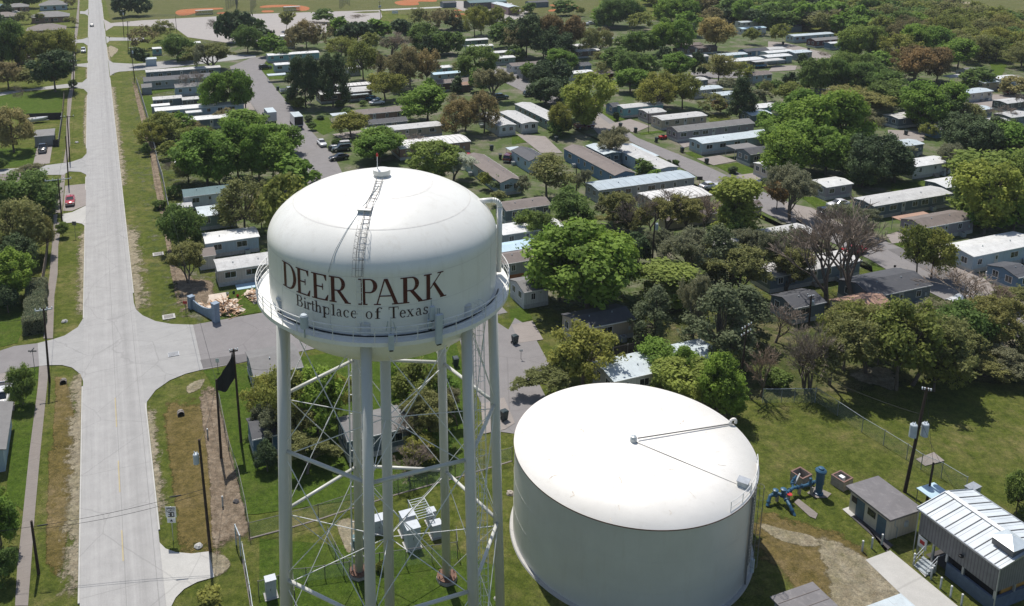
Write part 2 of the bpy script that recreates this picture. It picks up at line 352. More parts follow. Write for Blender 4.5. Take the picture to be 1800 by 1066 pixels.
# pavement on the left
SW=[(12,105,195,1066),(12,120,215,800),(12,160,242,430),(12,204,280,0),(8,265,328,620),(8,272,338,490)]
px('footpath',[tp(t,a,y) for t,a,b,y in SW]+[tp(t,b,y) for t,a,b,y in SW[::-1]],'old_walk',3)
SW=[(8,302,368,300),(8,325,378,0),(4,345,400,880),(4,360,405,680),(4,372,428,520)]
px('footpath',[tp(t,a,y) for t,a,b,y in SW]+[tp(t,b,y) for t,a,b,y in SW[::-1]],'old_walk',3)
SW=[(4,386,430,455),(4,415,448,260),(4,430,455,165)]
px('footpath',[tp(t,a,y) for t,a,b,y in SW]+[tp(t,b,y) for t,a,b,y in SW[::-1]],'old_walk',3)
SW=[(4,440,470,105),(0,462,488,1000),(0,460,482,860),(0,470,500,680),(0,490,515,600),(0,512,530,300),(0,524,546,180),(0,540,552,30),(0,548,556,-120)]
px('footpath',[tp(t,a,y) for t,a,b,y in SW]+[tp(t,b,y) for t,a,b,y in SW[::-1]],'old_walk',3)
# ditches and bark strips
px('ditch_bank',[(385,560),(460,600),(500,720),(560,1066),(372,1066),(382,720)],'dry_grass',2,True,t=8)
px('ditch_bank',[(348,-40),(540,-40),(520,300),(470,600),(430,820),(330,800),(318,500),(335,200)],'dry_grass',2,True,t=12)
px('ditch_bank',[(1140,790),(1250,735),(1420,765),(1460,1066),(1480,1400),(1500,1780),(1260,1780),(1210,1400),(1160,1066)],'dry_grass',2,True,t=8)
px('mulch_strip',[(1385,690),(1460,640),(1515,720),(1600,1066),(1680,1400),(1742,1700),(1600,1740),(1480,1760),(1460,1400),(1430,1066)],'mulch',3,True,t=8)
px('mulch_strip',[(232,142),(240,150),(262,225),(272,262),(285,330),(300,420),(318,500),(330,545),(312,540),(302,490),(292,430),(280,370),(270,320),(262,262),(250,220),(240,180)],'mulch',3)
px('bare_dirt',[(305,470),(340,490),(372,495),(375,530),(345,545),(318,530)],'mulch',4,True)
px('bare_dirt',[(758,318),(800,330),(822,350),(790,385),(770,400),(752,360)],'gravel',3,True,t=0)
def edge_strip(u0,u1,v0,v1,mat='gravel'):
    "worn ground along the kerb: solid at u0, fading raggedly out at u1"
    LAYER[0]+=1; z=.05+LAYER[0]*.0001; n=max(2,int((v1-v0)/4)); vs=[];at=[]
    for i in range(n+1):
        v=v0+(v1-v0)*i/n; e=0 if i in (0,n) else 1
        for u,a in ((u0,.46*e),((u0+u1)/2,.22*e),(u1,0)): p=grid(u,v); vs.append((p.x,p.y,z)); at.append(a)
    fs=[]
    for i in range(n):
        for k in (0,1): a=i*3+k; fs.append((a,a+1,a+4,a+3) if u1>u0 else (a+1,a,a+3,a+4))
    b=MB(); b.add(vs,fs); o=b.build('worn_verge',softmat(mat)); t=o.data.attributes.new('inner','FLOAT','POINT'); t.data.foreach_set('value',at); o['kind']='structure'
def vv(x,y): return inv(x,y).dot(VA)
for a,b,w_ in ((560,395,2.6),(330,150,1.6),(132,80,1.2),(940,720,1.2)): edge_strip(N1+.2,N1+.2+w_,vv(220,a),vv(220,b))
for a,b,w_ in ((555,400,1.3),(260,165,1.0),(1060,640,1.8),(140,110,.8)): edge_strip(N0-.2,N0-.2-w_,vv(150,a),vv(150,b))
px('bare_dirt',[(1290,640),(1350,600),(1420,580),(1390,650),(1310,680)],'gravel',3,True,t=8)
# lawns
px('lawn',[(-300,680),(0,662),(170,642),(425,622),(440,640),(425,792),(190,800),(0,780),(-300,790)],'lawn',2,t=0)
px('lawn',[(-200,20),(0,8),(250,0),(262,20),(235,120),(0,145),(-200,150)],'lawn',2,t=4)
px('lawn',[(0,60),(120,60),(200,40),(195,130),(120,330),(0,360),(-200,380),(-200,80)],'lawn',2,t=8)
px('lawn',[(110,520),(270,495),(262,600),(212,1066),(170,1500),(40,1400),(70,1066),(105,780)],'lawn',2,t=8)
px('lawn',[(1410,520),(1500,508),(1760,462),(1770,1066),(1720,1450),(1640,1400),(1610,1066),(1520,700)],'lawn',2,t=8)
px('lawn',[(450,640),(620,615),(800,600),(830,700),(820,850),(617,880),(450,905),(430,905),(420,800)],'lawn',2)
px('lawn',[(870,770),(910,765),(905,880),(880,990),(600,1066),(500,1120),(440,1120),(470,950),(617,885),(800,850)],'grass',3)
px('lawn',[(456,948),(600,960),(800,970),(880,1000),(880,1120),(456,1120)],'lawn',4)
px('lawn',[(895,545),(925,541),(936,562),(900,572)],'lawn',3)
px('lawn',[(388,533),(405,512),(470,500),(480,546),(395,560)],'lawn',3)
px('lawn',[(1405,125),(1560,105),(1777,190),(1530,190)],'lawn',4,t=6)
px('lawn',[(1190,35),(1250,30),(1330,70),(1280,78)],'lawn',4,t=6); px('lawn',[(1700,160),(1777,140),(1777,170)],'lawn',4,t=6)
px('lawn',[(0,420),(60,418),(240,520),(250,545),(80,555)],'lawn',3,t=1); px('lawn',[(400,830),(500,815),(560,900),(470,940),(400,900)],'lawn',3,t=1)
px('lawn',[(880,925),(1040,908),(1060,920),(900,940)],'lawn',4,t=2); px('lawn',[(640,760),(780,770),(800,830),(680,850),(610,800)],'lawn',4,t=2)
px('lawn',[(0,935),(60,945),(110,990),(0,1005)],'lawn',4,t=2); px('lawn',[(1360,800),(1500,790),(1520,830),(1370,850)],'grass',4,t=2)
px('lawn',[(855,255),(1100,230),(1110,270),(860,318)],'lawn',4,t=7); px('lawn',[(220,340),(330,345),(430,400),(330,420)],'lawn',4,t=7)
px('lawn',[(840,650),(940,625),(1060,700),(1020,745)],'lawn',4,t=7); px('lawn',[(720,800),(880,880),(730,905)],'lawn',4,t=7)
px('lawn',[(1535,415),(1660,450),(1620,535),(1560,520)],'lawn',4,t=3); px('lawn',[(980,600),(1210,570),(1230,625),(1060,655)],'lawn',4,t=0)
px('lawn',[(990,670),(1060,665),(1050,830),(1020,830)],'lawn',4,t=0)
# park streets
px('park_street',[(404,118),(440,103),(475,98),(458,122),(490,163),(512,188),(551,236),(585,272),(615,330),(560,350),(520,290),(505,268),(478,235),(450,195),(430,165),(410,135)],'street_asphalt',5)
px('driveway',[(584,237),(690,222),(700,232),(600,246)],'driveway',6); px('driveway',[(450,196),(432,168),(418,175),(440,210)],'driveway',4)
px('park_street',[(860,112),(905,126),(950,148),(1052,196),(1120,243),(1224,285),(1350,342),(1557,426),(1616,450),(1800,538),(1860,568),(1800,600),(1664,530),(1573,484),(1527,456),(1350,378),(1226,312),(1168,280),(1036,213),(940,172),(900,152),(850,128)],'street_asphalt',5)
px('asphalt_patch',[(1260,318),(1292,302),(1345,328),(1320,342)],'new_asphalt',6)
px('asphalt_patch',[(1560,440),(1590,437),(1700,492),(1690,512)],'new_asphalt',6)
for q in [((660,870),(820,830),(960,880),(850,925)),((1120,960),(1240,940),(1260,1010),(1190,1030)),((30,935),(230,950),(350,1066),(200,1066)),((500,820),(560,780),(700,880),(620,960))]: px('driveway',q,'driveway',6,t=2)
for q in [((1280,80),(1440,55),(1560,95),(1400,125)),((1560,195),(1740,170),(1760,240),(1680,260))]: px('driveway',q,'driveway',6,t=6)
for q in [((770,940),(880,880),(1010,910),(780,955)),((820,610),(920,580),(1000,650),(860,670)),((100,380),(300,420),(560,560),(200,560)),((1150,740),(1260,720),(1560,960),(1400,980)),((1440,980),(1777,900),(1777,1066),(1600,1066))]: px('driveway',q,'driveway',6,t=7)
for q in [((1240,505),(1777,500),(1777,545),(1240,545)),((1180,540),(1500,560),(1500,600),(1300,580))]: px('park_lane',q,'street_asphalt',6,t=2)
for q in [((0,290),(120,300),(430,380),(460,420),(0,380)),((240,620),(430,620),(430,660),(250,720),(350,800),(330,830),(220,740)),((830,905),(1090,915),(1080,985),(850,1000)),((1400,720),(1560,660),(1777,665),(1777,740),(1480,760)),((40,455),(200,460),(190,490),(0,500)),((1590,870),(1777,880),(1700,960))]: px('park_lane',q,'driveway',6,t=3)
px('park_lane',[(1555,40),(1777,60),(1777,130),(1600,90)],'driveway',6,t=11); px('bare_dirt',[(1480,330),(1640,300),(1777,330),(1777,420),(1600,420)],'gravel',4,True,t=11)
px('bare_dirt',[(560,560),(700,500),(860,520),(895,660),(780,640)],'gravel',4,True,t=11)
# ball fields
for q in [(0,[(1218,90),(1245,72),(1350,62),(1530,56),(1535,66),(1400,76),(1360,92),(1300,108),(1240,108)]),(0,[(1510,90),(1585,86),(1590,98),(1515,99)]),
          (1,[(35,45),(110,37),(250,36),(350,48),(372,62),(350,75),(285,76),(270,52),(150,52),(40,56)]),(1,[(45,76),(115,75),(118,86),(48,88)]),(1,[(962,18),(1010,6),(1120,-2),(1245,0),(1240,14),(1130,14),(1130,34),(1060,40),(990,36)]),
          (1,[(1375,72),(1455,66),(1460,74),(1380,78)]),(1,[(1375,100),(1460,96),(1450,118),(1370,122)]),(2,[(270,34),(380,30),(465,48),(450,66),(380,70),(330,50),(275,44)]),(2,[(255,72),(300,66),(300,78),(260,82)])]:
    px('infield',q[1],'orange_clay',3,True,t=q[0])
# utility yard paving
px('dry_yard',[(-80,420),(180,480),(430,540),(660,640),(700,740),(840,850),(960,1000),(1000,1120),(300,1200),(200,980),(60,800),(-80,720)],'dry_grass',3,True,t=15)
px('gravel_yard',[(330,590),(560,650),(690,745),(840,870),(960,1010),(1000,1140),(480,1180),(420,960),(390,800)],'gravel',4,True,t=15)
px('gravel_yard',[(-40,500),(130,540),(330,590),(380,660),(160,640),(-20,560)],'gravel',4,True,t=15)
px('driveway',[(675,750),(848,685),(1400,1140),(1080,1140)],'pale_concrete',5,t=15)
px('landing_slab',[(1010,785),(1100,755),(1170,810),(1090,870)],'pale_concrete',6,t=15)
px('slab',[(1025,50),(1150,2),(1225,62),(1090,98)],'driveway',5,t=15)
px('slab',[(515,398),(560,382),(620,435),(575,450)],'pale_concrete',5,t=15)
px('dark_path',[(575,450),(612,432),(870,650),(815,690),(840,690)],'dark_asphalt',5,t=15)
px('slab',[(180,350),(210,325),(345,430),(330,465),(290,450)],'old_walk',5,t=15)
px('slab',[(270,285),(330,240),(440,290),(410,320),(330,320)],'old_walk',5,t=15)
px('bare_dirt',[(560,490),(640,450),(740,560),(700,640),(640,700),(600,620)],'gravel',4,True,t=13)
# kerbs along the main road: real upstands with gaps at the driveways
def kerb(u,pxa,pxb,x):
    v0,v1=inv(x,pxb).dot(VA),inv(x,pxa).dot(VA)
    b=MB(); b.box(u-.08,u+.08,v0,v1,0,.13)
    o=b.build('kerb','pale_concrete',None,(0,0,0),-AZ*1.0*-1*-1); o.rotation_euler=(0,0,-AZ*-1*-1); o['kind']='structure'; return o
for a,b in [(112,140),(168,262),(312,335),(398,560),(-10,17),(27,66),(82,108),(680,1060)]: kerb(N0-.09,a,b,150)
for a,b in [(5,35),(50,64),(78,106),(136,520),(720,950)]: kerb(N1+.09,a,b,210)
# drain grates
def grate(t,x,y,w_=1.3,h_=1.0,surround=True):
    g0=TG(t,x,y); e=empty('drain_grate',(g0.x,g0.y,.13),HROT)
    if surround: MB().box(-w_/2-.25,w_/2+.25,-h_/2-.25,h_/2+.25,-.05,0).build('frame','pale_concrete',e)
    else: MB().box(-w_/2-.06,w_/2+.06,-h_/2-.06,h_/2+.06,0.01,.02).build('frame','steel',e)
    b=MB()
    for i in range(9): b.box(-w_/2+i*w_/9+.02,-w_/2+(i+1)*w_/9-.05,-h_/2,h_/2,.005,.035)
    b.build('bars','dark_asphalt',e); return e
tag(grate(8,1205,412,surround=False),'iron drain grate set flush in the concrete junction','drain grate')
tag(grate(8,1172,150),'square drain inlet in the grass by the junction corner','drain grate')
tag(grate(4,1098,741),'drain inlet in the verge beside the round dark tree','drain grate')
def culvert(t,x,y,label):
    g0=TG(t,x,y); e=empty('culvert',g0,HROT); r=.36
    b=MB(); b.lathe([(r,-.3),(r,.9),(r+.05,.9),(r+.05,-.3)],16); 
    o=b.build('pipe','old_walk',e); o.rotation_euler=(rad(75),0,0); o.location=(0,.25,-.02)
    MB().tube((0,-.12,.2),(0,-.02,.22),r-.01,r-.01,14).build('mouth_shade','black_rail',e); tag(e,label,'culvert')  # black disc stands in for the shade inside the pipe
culvert(8,1255,822,'dark mouth of a concrete culvert pipe in the right ditch'); culvert(8,440,602,'small drain pipe mouth in the left ditch near the crossing')
# ------------------------------------------------------------------ the water tower
def towermat(name,c,streaks=True):
    m,n,b=nt(name); v=geo(n)
    o=ramp(n,noise(n,v,.35,5,.6),[(.3,tuple(x*.94 for x in c)),(.7,tuple(min(1,x*1.03) for x in c))])
    vs=geo(n,(1,1,.12)); f=ramp(n,noise(n,vs,1.6,7,.75),[(.52,(0,0,0)),(.78,(1,1,1))])
    o=mix(n,o,(.50,.46,.38),mth(n,'MULTIPLY',f,.42 if streaks else .30))
    n.links.new(o,b.inputs['Base Color']); b.inputs['Roughness'].default_value=.42; b.inputs['Specular IOR Level'].default_value=.5
    b.inputs['Coat Weight'].default_value=.15; b.inputs['Coat Roughness'].default_value=.3
    bump(n,b,noise(n,v,1.1,5,.65),.10,.05); MATS[name]=m
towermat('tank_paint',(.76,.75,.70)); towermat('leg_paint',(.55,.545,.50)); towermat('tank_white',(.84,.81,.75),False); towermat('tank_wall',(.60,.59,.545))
P_('weld_line',(.66,.64,.60),.6,.1,3); P_('letter_maroon',(.075,.013,.012),.5,.15,3); P_('letter_dark',(.040,.014,.013),.5,.15,3)
P_('rust',(.15,.08,.055),.8,.4,5); P_('rail_white',(.66,.66,.64),.5); P_('rail_dark',(.16,.155,.15),.6,.2,3); P_('concrete_base',(.33,.29,.25),.9,.25,4)
P_('antenna_grey',(.42,.47,.50),.5,.1,2)
TX,TY=-4.077,59.316; TR=8.166
tw=empty('water_tower',(TX,TY,0))
tag(tw,'tall white water tower on seven legs with maroon lettering round its tank','water tower')
land(Vector((TX,TY,0)),'water tower')
def A_(deg): a=rad(deg); return Vector((math.sin(a),-math.cos(a),0))       # azimuth seen from the camera side
zs,zt,ne,zb0,zb,nb=36.847,40.861,1.828,32.566,28.674,2.169
prof=[]
for i in range(23):
    t=math.pi/2*(i/22); prof.append((TR*math.sin(t)**(2/nb),zb0-(zb0-zb)*math.cos(t)**(2/nb)))
for z in (33.4,34.2,35,35.8): prof.append((TR,z))
for i in range(25):
    t=math.pi/2*(i/24); prof.append((TR*max(0,math.cos(t))**(2/ne),zs+(zt-zs)*math.sin(t)**(2/ne)))
prof[0]=(.001,zb); prof[-1]=(.001,zt)
b=MB().lathe(prof,128); b.build('tank','tank_paint',tw,smooth=True)
def dome_r(z): 
    s=min(1,max(0,(z-zs)/(zt-zs)))**(ne/2); return TR*max(0,1-s*s)**(1/ne)
def dome_z(r):
    c=min(1,(r/TR))**(ne/2); return zs+(zt-zs)*max(0,1-c*c)**(1/ne)
b=MB()
for z in (39.22,40.35,36.75): 
    b.lathe([(dome_r(z-.02)+.008,z-.016),(dome_r(z+.02)+.008,z+.024)],128)
for a in range(0,360,30):                                   # plate seams down the cylinder and over the shoulder
    if a%60: continue
    for z0,z1 in ((33.2,34.6),(34.6,36.7)):
        p=A_(a+8)*(TR+.003); b.beam((p.x,p.y,z0),(p.x,p.y,z1),.02,.01)
b.lathe([(TR+.012,34.76),(TR+.012,34.79)],128)
b.build('weld_seams','weld_line',tw)
# handrailed walkway
WR=9.12; WZ=32.75
b=MB(); b.lathe([(TR-.05,WZ),(WR,WZ),(WR,WZ-.28),(WR-.06,WZ-.28),(WR-.06,WZ-.06),(TR-.05,WZ-.06)],112)
b.build('walkway','tank_paint',tw)
b=MB()
for i in range(42):
    p=A_(i*360/42)*WR; b.tube((p.x,p.y,WZ),(p.x,p.y,WZ+1.05),.028,n=6)
for z in (.38,.72,1.05):
    q=[A_(i*4)*WR for i in range(91)]; b.path([(p.x,p.y,WZ+z) for p in q],.024 if z<1 else .034,6)
b.build('railing','rail_white',tw)
b=MB(); q=[A_(i*5)*(TR+.22) for i in range(-11,17)]; b.path([(p.x,p.y,WZ+.07) for p in q],.05,6); b.build('cable_run','black_rail',tw)
# legs, centre riser, struts, rods
RT,RB=7.98,9.2
LA=[-4.7+i*360/7 for i in range(7)]
def legp(i,z): 
    r=RB-(RB-RT)*z/34.0; p=A_(LA[i%7])*r; return Vector((p.x,p.y,z))
Z1,Z2=22.1,11.55
for i in range(7):
    e=MB().tube(legp(i,.45),legp(i,33.62),.385,.375,20)
    o=e.build('leg','leg_paint',tw,smooth=False)
    o.data.polygons.foreach_set('use_smooth',[len(p.vertices)==4 for p in o.data.polygons])
    c=legp(i,33.62); MB().lathe([(.001,.12),(.25,.08),(.385,0),(.385,-.05)],20,c).build('cap','leg_paint',o)
    q=legp(i,.0); f=MB(); f.lathe([(.001,.42),(.75,.42),(.95,.3),(1.0,-.1)],8,(q.x,q.y,0),0); f.build('footing','concrete_base',o)
    f=MB(); f.lathe([(.9,.43),(.9,.50),(.001,.50)],16,(q.x,q.y,0))
    for k in range(6):
        a=A_(k*60); f.tube((q.x+a.x*.75,q.y+a.y*.75,.4),(q.x+a.x*.75,q.y+a.y*.75,.72),.05,n=6)
    f.build('base_plate','rust',o)
b=MB().tube((0,0,.2),(0,0,29.2),.40,n=24); o=b.build('riser_pipe','leg_paint',tw); o.data.polygons.foreach_set('use_smooth',[len(p.vertices)==4 for p in o.data.polygons])
for z in (Z1,Z2):
    for i in range(7):
        MB().tube(legp(i,z),legp(i+1,z),.145,n=12).build('strut','leg_paint',tw,smooth=True)
    b=MB()
    for i in range(7): b.tube(legp(i,z-.5),(0,0,z-.5),.035,n=6)
    b.build('spoke_rods','rail_white',tw)
for i in range(7):
    for (za,zc) in ((33.2,Z1+.25),(Z1-.3,Z2+.25),(Z2-.3,.7)):
        b=MB()
        p,q=legp(i,za),legp(i+1,zc); b.tube(p,q,.036,n=6); r,s_=legp(i+1,za),legp(i,zc); b.tube(r,s_,.036,n=6)
        for P0,P1 in ((p,q),(r,s_)):
            m=P0.lerp(P1,.42); d=(P1-P0).normalized(); b.tube(m-d*.35,m+d*.35,.06,n=6)
        b.build('brace_rods','rail_white',tw)
# pipes with brackets on the back left leg
il=min(range(7),key=lambda i:abs(((LA[i]+159.2+180)%360)-180))
b=MB()
for sx in (-.62,.62):
    b.path([legp(il,z)+Vector((sx,0,0)) for z in (.5,12,24,33)],.07,6)
    for k in range(17): p=legp(il,2+k*1.85); b.tube(p+Vector((sx,0,0)),p+Vector((sx*.5,0,0)),.05,n=6)
b.build('conduits','rail_white',tw)
# caged ladder beside the front right leg
i2=min(range(7),key=lambda i:abs(LA[i]-46.7))
def ladder(pts,out,name='ladder',w=.42,cage=True,rung=.35,mat='rail_dark',rr=.022):
    b=MB(); pts=[Vector(p) for p in pts]; out=Vector(out)
    for k in range(len(pts)-1):
        a=(pts[k+1]-pts[k]); L=a.length; a.normalize(); sd_=a.cross(out).normalized(); up=out
        for s_ in (-w/2,w/2): b.tube(pts[k]+sd_*s_,pts[k+1]+sd_*s_,rr+.006,n=5)
        for j in range(int(L/rung)): p=pts[k]+a*(j*rung); b.tube(p-sd_*w/2,p+sd_*w/2,rr*.8,n=4)
        if cage:
            m=max(2,int(L/1.1)); prev=None
            for j in range(m+1):
                p=pts[k]+a*(L*j/m); ring=[p+sd_*(.36*math.cos(t))+out*(.36+.36*math.sin(t)) for t in [math.pi*q_/6-math.pi*.25 for q_ in range(0,10)]]
                b.path(ring,rr*.8,4)
                if prev:
                    for q_ in (1,3,4,5,7): b.tube(prev[q_],ring[q_],rr*.7,n=4)
                prev=ring
    return b
o_=A_(LA[i2]+18); sp=A_(LA[i2]+90)
ladder([legp(i2,2)+sp*.75,legp(i2,33.6)+sp*.75],o_,rung=.4).build('leg_ladder','rail_white',tw)
# ladder up the front of the tank and over the dome
zz=[33.0,34.5,35.8,36.9]; pts=[A_(-6.9)*(TR+.16)+Vector((0,0,z)) for z in zz]
for r in (7.9,7.5,6.9,6.0,5.0,4.0,2.9,1.8,.9): pts.append(A_(-7.0+ (2.5 if r<3 else 0))*(r+.06)+Vector((0,0,dome_z(r)+.14)))
b=MB(); bl=MB()
ol=A_(-6.9)
for k in range(len(pts)-1):
    a=(pts[k+1]-pts[k]).normalized(); outv=(ol-a*ol.dot(a)).normalized() if abs(a.z)>.5 else Vector((0,0,1))
    if a.z<.98: outv=(Vector((0,0,1))-a*a.z).normalized()
    q=ladder([pts[k],pts[k+1]],outv,cage=(k in (3,4,5,6)),rung=.36,rr=.013 if k in (3,4,5,6) else .022)
    (bl if k<3 else b).add(q.v,q.f)
b.build('dome_ladder','rail_dark',tw); bl.build('wall_ladder','tank_paint',tw)
cz=[(-3,40.72),(-9,40.5),(-13.6,40.05),(-17,39.2),(-19.5,38.2),(-21.2,36.9)]
cz=[(a0+(a1-a0)*k/8,z0+(z1-z0)*k/8) for (a0,z0),(a1,z1) in zip(cz,cz[1:]) for k in range(8)]+[(-21.2,36.9)]
cp=[A_(a)*(dome_r(z)+.05)+Vector((0,0,z+.03)) for a,z in cz]
MB().path([A_(-21.3)*(TR+.04)+Vector((0,0,z)) for z in (36.9,35,33)],.025,6).build('wall_conduit','tank_paint',tw)
MB().path(cp,.024,6).build('conduit','galv',tw)
# hatch on the dome
hz=40.02; hr=dome_r(hz); hp=A_(-10.2)*hr; e=empty('hatch',(hp.x,hp.y,hz),rad(-10)); e.parent=tw
MB().box(-.42,.42,-.42,.45,-.45,.02).build('hatch_box','tank_paint',e); MB().box(-.47,.47,-.5,.5,.02,.09).build('lid','tank_white',e)
MB().box(-.40,.40,-.45,-.42,-.3,.0).build('hatch_front_shade','antenna_grey',e)  # grey panel paints the shaded front of the hatch
# finial with obstruction lamp
e=empty('roof_vent',(0,0,zt-.06)); e.parent=tw
MB().lathe([(.45,-.1),(.45,.2),(.62,.2),(.62,.52),(.1,.60),(.001,.6)],24).build('vent_cap','tank_paint',e)
MB().tube((-.3,0,.3),(-.3,0,1.5),.035,n=6).build('mast','rail_white',e)
MB().lathe([(.04,1.45),(.085,1.48),(.085,1.62),(.04,1.70),(.001,1.72)],12,(-.3,0,0)).build('lamp','red_paint',e)
# overflow pipe on the right
b=MB(); p0=A_(100); q=[]
rr_=7.45; z0=dome_z(rr_)
q=[p0*rr_+Vector((0,0,z0-.1)),p0*rr_+Vector((0,0,z0+.5))]
arc=[]
ztop=38.55
q=[A_(98)*6.9+Vector((0,0,ztop)),A_(98)*8.0+Vector((0,0,ztop+.05))]
for k in range(1,7):
    t=math.pi/2*k/6; q.append(A_(98)*(8.0+.55*math.sin(t))+Vector((0,0,ztop+.05-.55*(1-math.cos(t)))))
q.append(A_(98)*8.55+Vector((0,0,33)))
b.path(q,.20,14).build('overflow_pipe','tank_paint',tw,smooth=True)
# antennas clamped to the walkway
def panel(a,z0,h,w_,r=WR+.12,name='antenna_panel'):
    p=A_(a)*r; e=empty(name,(p.x,p.y,0),rad(a)); e.parent=tw
    MB().box(-w_/2,w_/2,-.14,.10,z0,z0+h).build('radome','antenna_grey',e)
    MB().tube((0,.16,z0-.25),(0,.16,z0+h+.35),.045,n=8).build('mast','galv',e)
    b=MB().box(-w_*.35,w_*.35,-.1,.08,z0-.12,z0); b.build('connectors','black_rail',e); return e
def zw(a,py,r=WR+.1): p=A_(a)*r; return height_at(Vector((p.x+TX,p.y+TY,0)),py)
za,zb_=zw(25.7,603),zw(25.7,553); panel(25.7,za,zb_-za,.42)
za,zb_=zw(6.4,614),zw(6.4,588); panel(6.4,za,zb_-za,.36)
panel(24.0,zw(24,566),.9,.30,WR-.25,'radio_unit'); panel(27.9,zw(28,580),.9,.34,WR-.3,'radio_unit'); panel(23.2,zw(23,583),.6,.26,WR-.4,'radio_unit')
b=MB(); p=A_(6.4)*WR
for dx,h in ((-.3,.9),(0,1.3),(.3,.8)): b.tube((p.x+dx,p.y,33.6),(p.x+dx*.6,p.y,33.6+h*.7),.035,n=5)
b.tube((p.x-.35,p.y,33.8),(p.x+.35,p.y,33.8),.03,n=5); b.build('whip_antennas','galv',tw)
p=A_(-30)*(WR+.05); e=empty('drum_antenna',(p.x,p.y,0),rad(-30)); e.parent=tw
zd0,zd1=zw(-30,577),zw(-30,553); MB().lathe([(.001,zd0),(.27,zd0+.02),(.27,zd1-.12),(.2,zd1-.02),(.001,zd1)],16).build('radome','antenna_grey',e); MB().tube((0,0,zd0-.7),(0,0,zd0),.05,n=8).build('mast','galv',e)
# lettering wrapped round the tank ---------------------------------------------------
def glyph(ch):
    "strokes of one serif letter in a box 1 high; returns (width, [convex quads as 4 points])"
    Q=[]
    def quad(a,b_,c,d): Q.append((a,b_,c,d))
    def rect(x0,y0,x1,y1): quad((x0,y0),(x1,y0),(x1,y1),(x0,y1))
    def ser(x,y,w=.30,h=.045): rect(x-w/2,y,x+w/2,y+h)
    def diag(x0,y0,x1,y1,t): quad((x0-t/2,y0),(x0+t/2,y0),(x1+t/2,y1),(x1-t/2,y1))
    def arc(cx,cy,rx,ry,a0,a1,tx,ty,n=14):
        for i in range(n):
            u,v=[rad(a0+(a1-a0)*j/n) for j in (i,i+1)]
            P=lambda t,o:(cx+(rx-(tx if o else 0))*math.cos(t),cy+(ry-(ty if o else 0))*math.sin(t))
            quad(P(u,0),P(v,0),P(v,1),P(u,1))
    s=.155
    if ch=='D': rect(.10,0,.10+s,1); ser(.15,0);ser(.15,.955); rect(.2,.955,.42,1); rect(.2,0,.42,.045); arc(.42,.5,.44,.5,-90,90,s+.01,.05,20); w=.86
    elif ch=='E': rect(.10,0,.10+s,1); ser(.15,0);ser(.15,.955); rect(.2,.95,.70,1); rect(.2,0,.74,.05); rect(.2,.49,.52,.54); quad((.66,.78),(.70,.78),(.70,.96),(.58,.96)); quad((.60,.03),(.74,.03),(.78,.24),(.74,.24)); rect(.50,.40,.54,.64); w=.80
    elif ch in 'PR':
        rect(.10,0,.10+s,1); ser(.16,0,.34);ser(.15,.955); rect(.2,.955,.42,1); rect(.2,.455,.42,.50); arc(.42,.727,.29,.273,-90,90,s,.045,16); w=.72
        if ch=='R': quad((.34,.47),(.50,.47),(.86,.03),(.68,.03)); ser(.80,0,.26); w=.92
    elif ch=='A': diag(.12,.03,.42,1,.05); diag(.84,.03,.46,1,.14); rect(.24,.32,.68,.365); ser(.13,0,.26); ser(.84,0,.32); w=.98
    elif ch=='K': rect(.10,0,.10+s,1); ser(.16,0,.32);ser(.16,.955,.32); diag(.26,.42,.72,.97,.055); quad((.36,.60),(.44,.68),(.88,.03),(.70,.03)); ser(.70,.955,.26); ser(.82,0,.28); w=.96
    elif ch=='T': rect(.32,0,.46,1); ser(.39,0,.34); rect(.02,.94,.76,1); rect(.02,.76,.06,.95); rect(.72,.76,.76,.95); w=.78
    elif ch=='B': rect(.10,0,.24,1); ser(.14,0,.26);ser(.14,.95,.26); rect(.2,.95,.4,1);rect(.2,.49,.42,.54);rect(.2,0,.42,.05); arc(.40,.77,.24,.23,-90,90,.12,.05,10); arc(.42,.27,.28,.27,-90,90,.13,.05,10); w=.72
    elif ch=='i': rect(.10,0,.22,.64); ser(.15,0,.30,.05); rect(.03,.60,.16,.65); rect(.09,.82,.22,.96); w=.32
    elif ch=='r': rect(.10,0,.22,.66); ser(.15,0,.30,.05); rect(.03,.60,.16,.66); arc(.32,.42,.20,.24,40,130,.05,.1,8); rect(.38,.48,.46,.64); w=.48
    elif ch=='t': rect(.12,.10,.24,.88); rect(.02,.58,.36,.64); arc(.28,.14,.16,.14,180,300,.11,.07,8); w=.38
    elif ch=='h': rect(.10,0,.22,1); rect(.02,.94,.16,1); ser(.15,0,.28,.05); arc(.36,.42,.17,.24,0,150,.11,.07,10); rect(.42,0,.53,.44); ser(.48,0,.26,.05); w=.64
    elif ch=='p': rect(.10,-.32,.22,.66); rect(.02,.60,.16,.66); ser(.15,-.34,.30,.05); arc(.36,.32,.24,.34,-140,140,.11,.05,16); w=.64
    elif ch=='l': rect(.10,0,.22,1); rect(.02,.94,.16,1); ser(.15,0,.30,.05); w=.32
    elif ch=='a': rect(.34,.06,.45,.46); arc(.27,.44,.18,.22,0,160,.11,.06,10); arc(.24,.19,.20,.20,60,300,.10,.05,12); rect(.40,0,.54,.06); w=.56
    elif ch=='c': arc(.30,.32,.26,.34,45,315,.12,.05,18); rect(.42,.44,.50,.56); w=.54
    elif ch=='e': arc(.30,.32,.26,.34,0,320,.12,.05,20); rect(.12,.34,.54,.39); w=.58
    elif ch=='o': arc(.32,.32,.29,.34,0,360,.12,.05,24); w=.64
    elif ch=='f': rect(.12,0,.24,.82); ser(.18,0,.30,.05); rect(.03,.58,.36,.64); arc(.32,.80,.19,.20,50,180,.11,.06,9); rect(.38,.86,.46,.96); w=.42
    elif ch=='x': diag(.08,.03,.44,.62,.045); quad((.34,.03),(.48,.03),(.20,.62),(.06,.62)); 
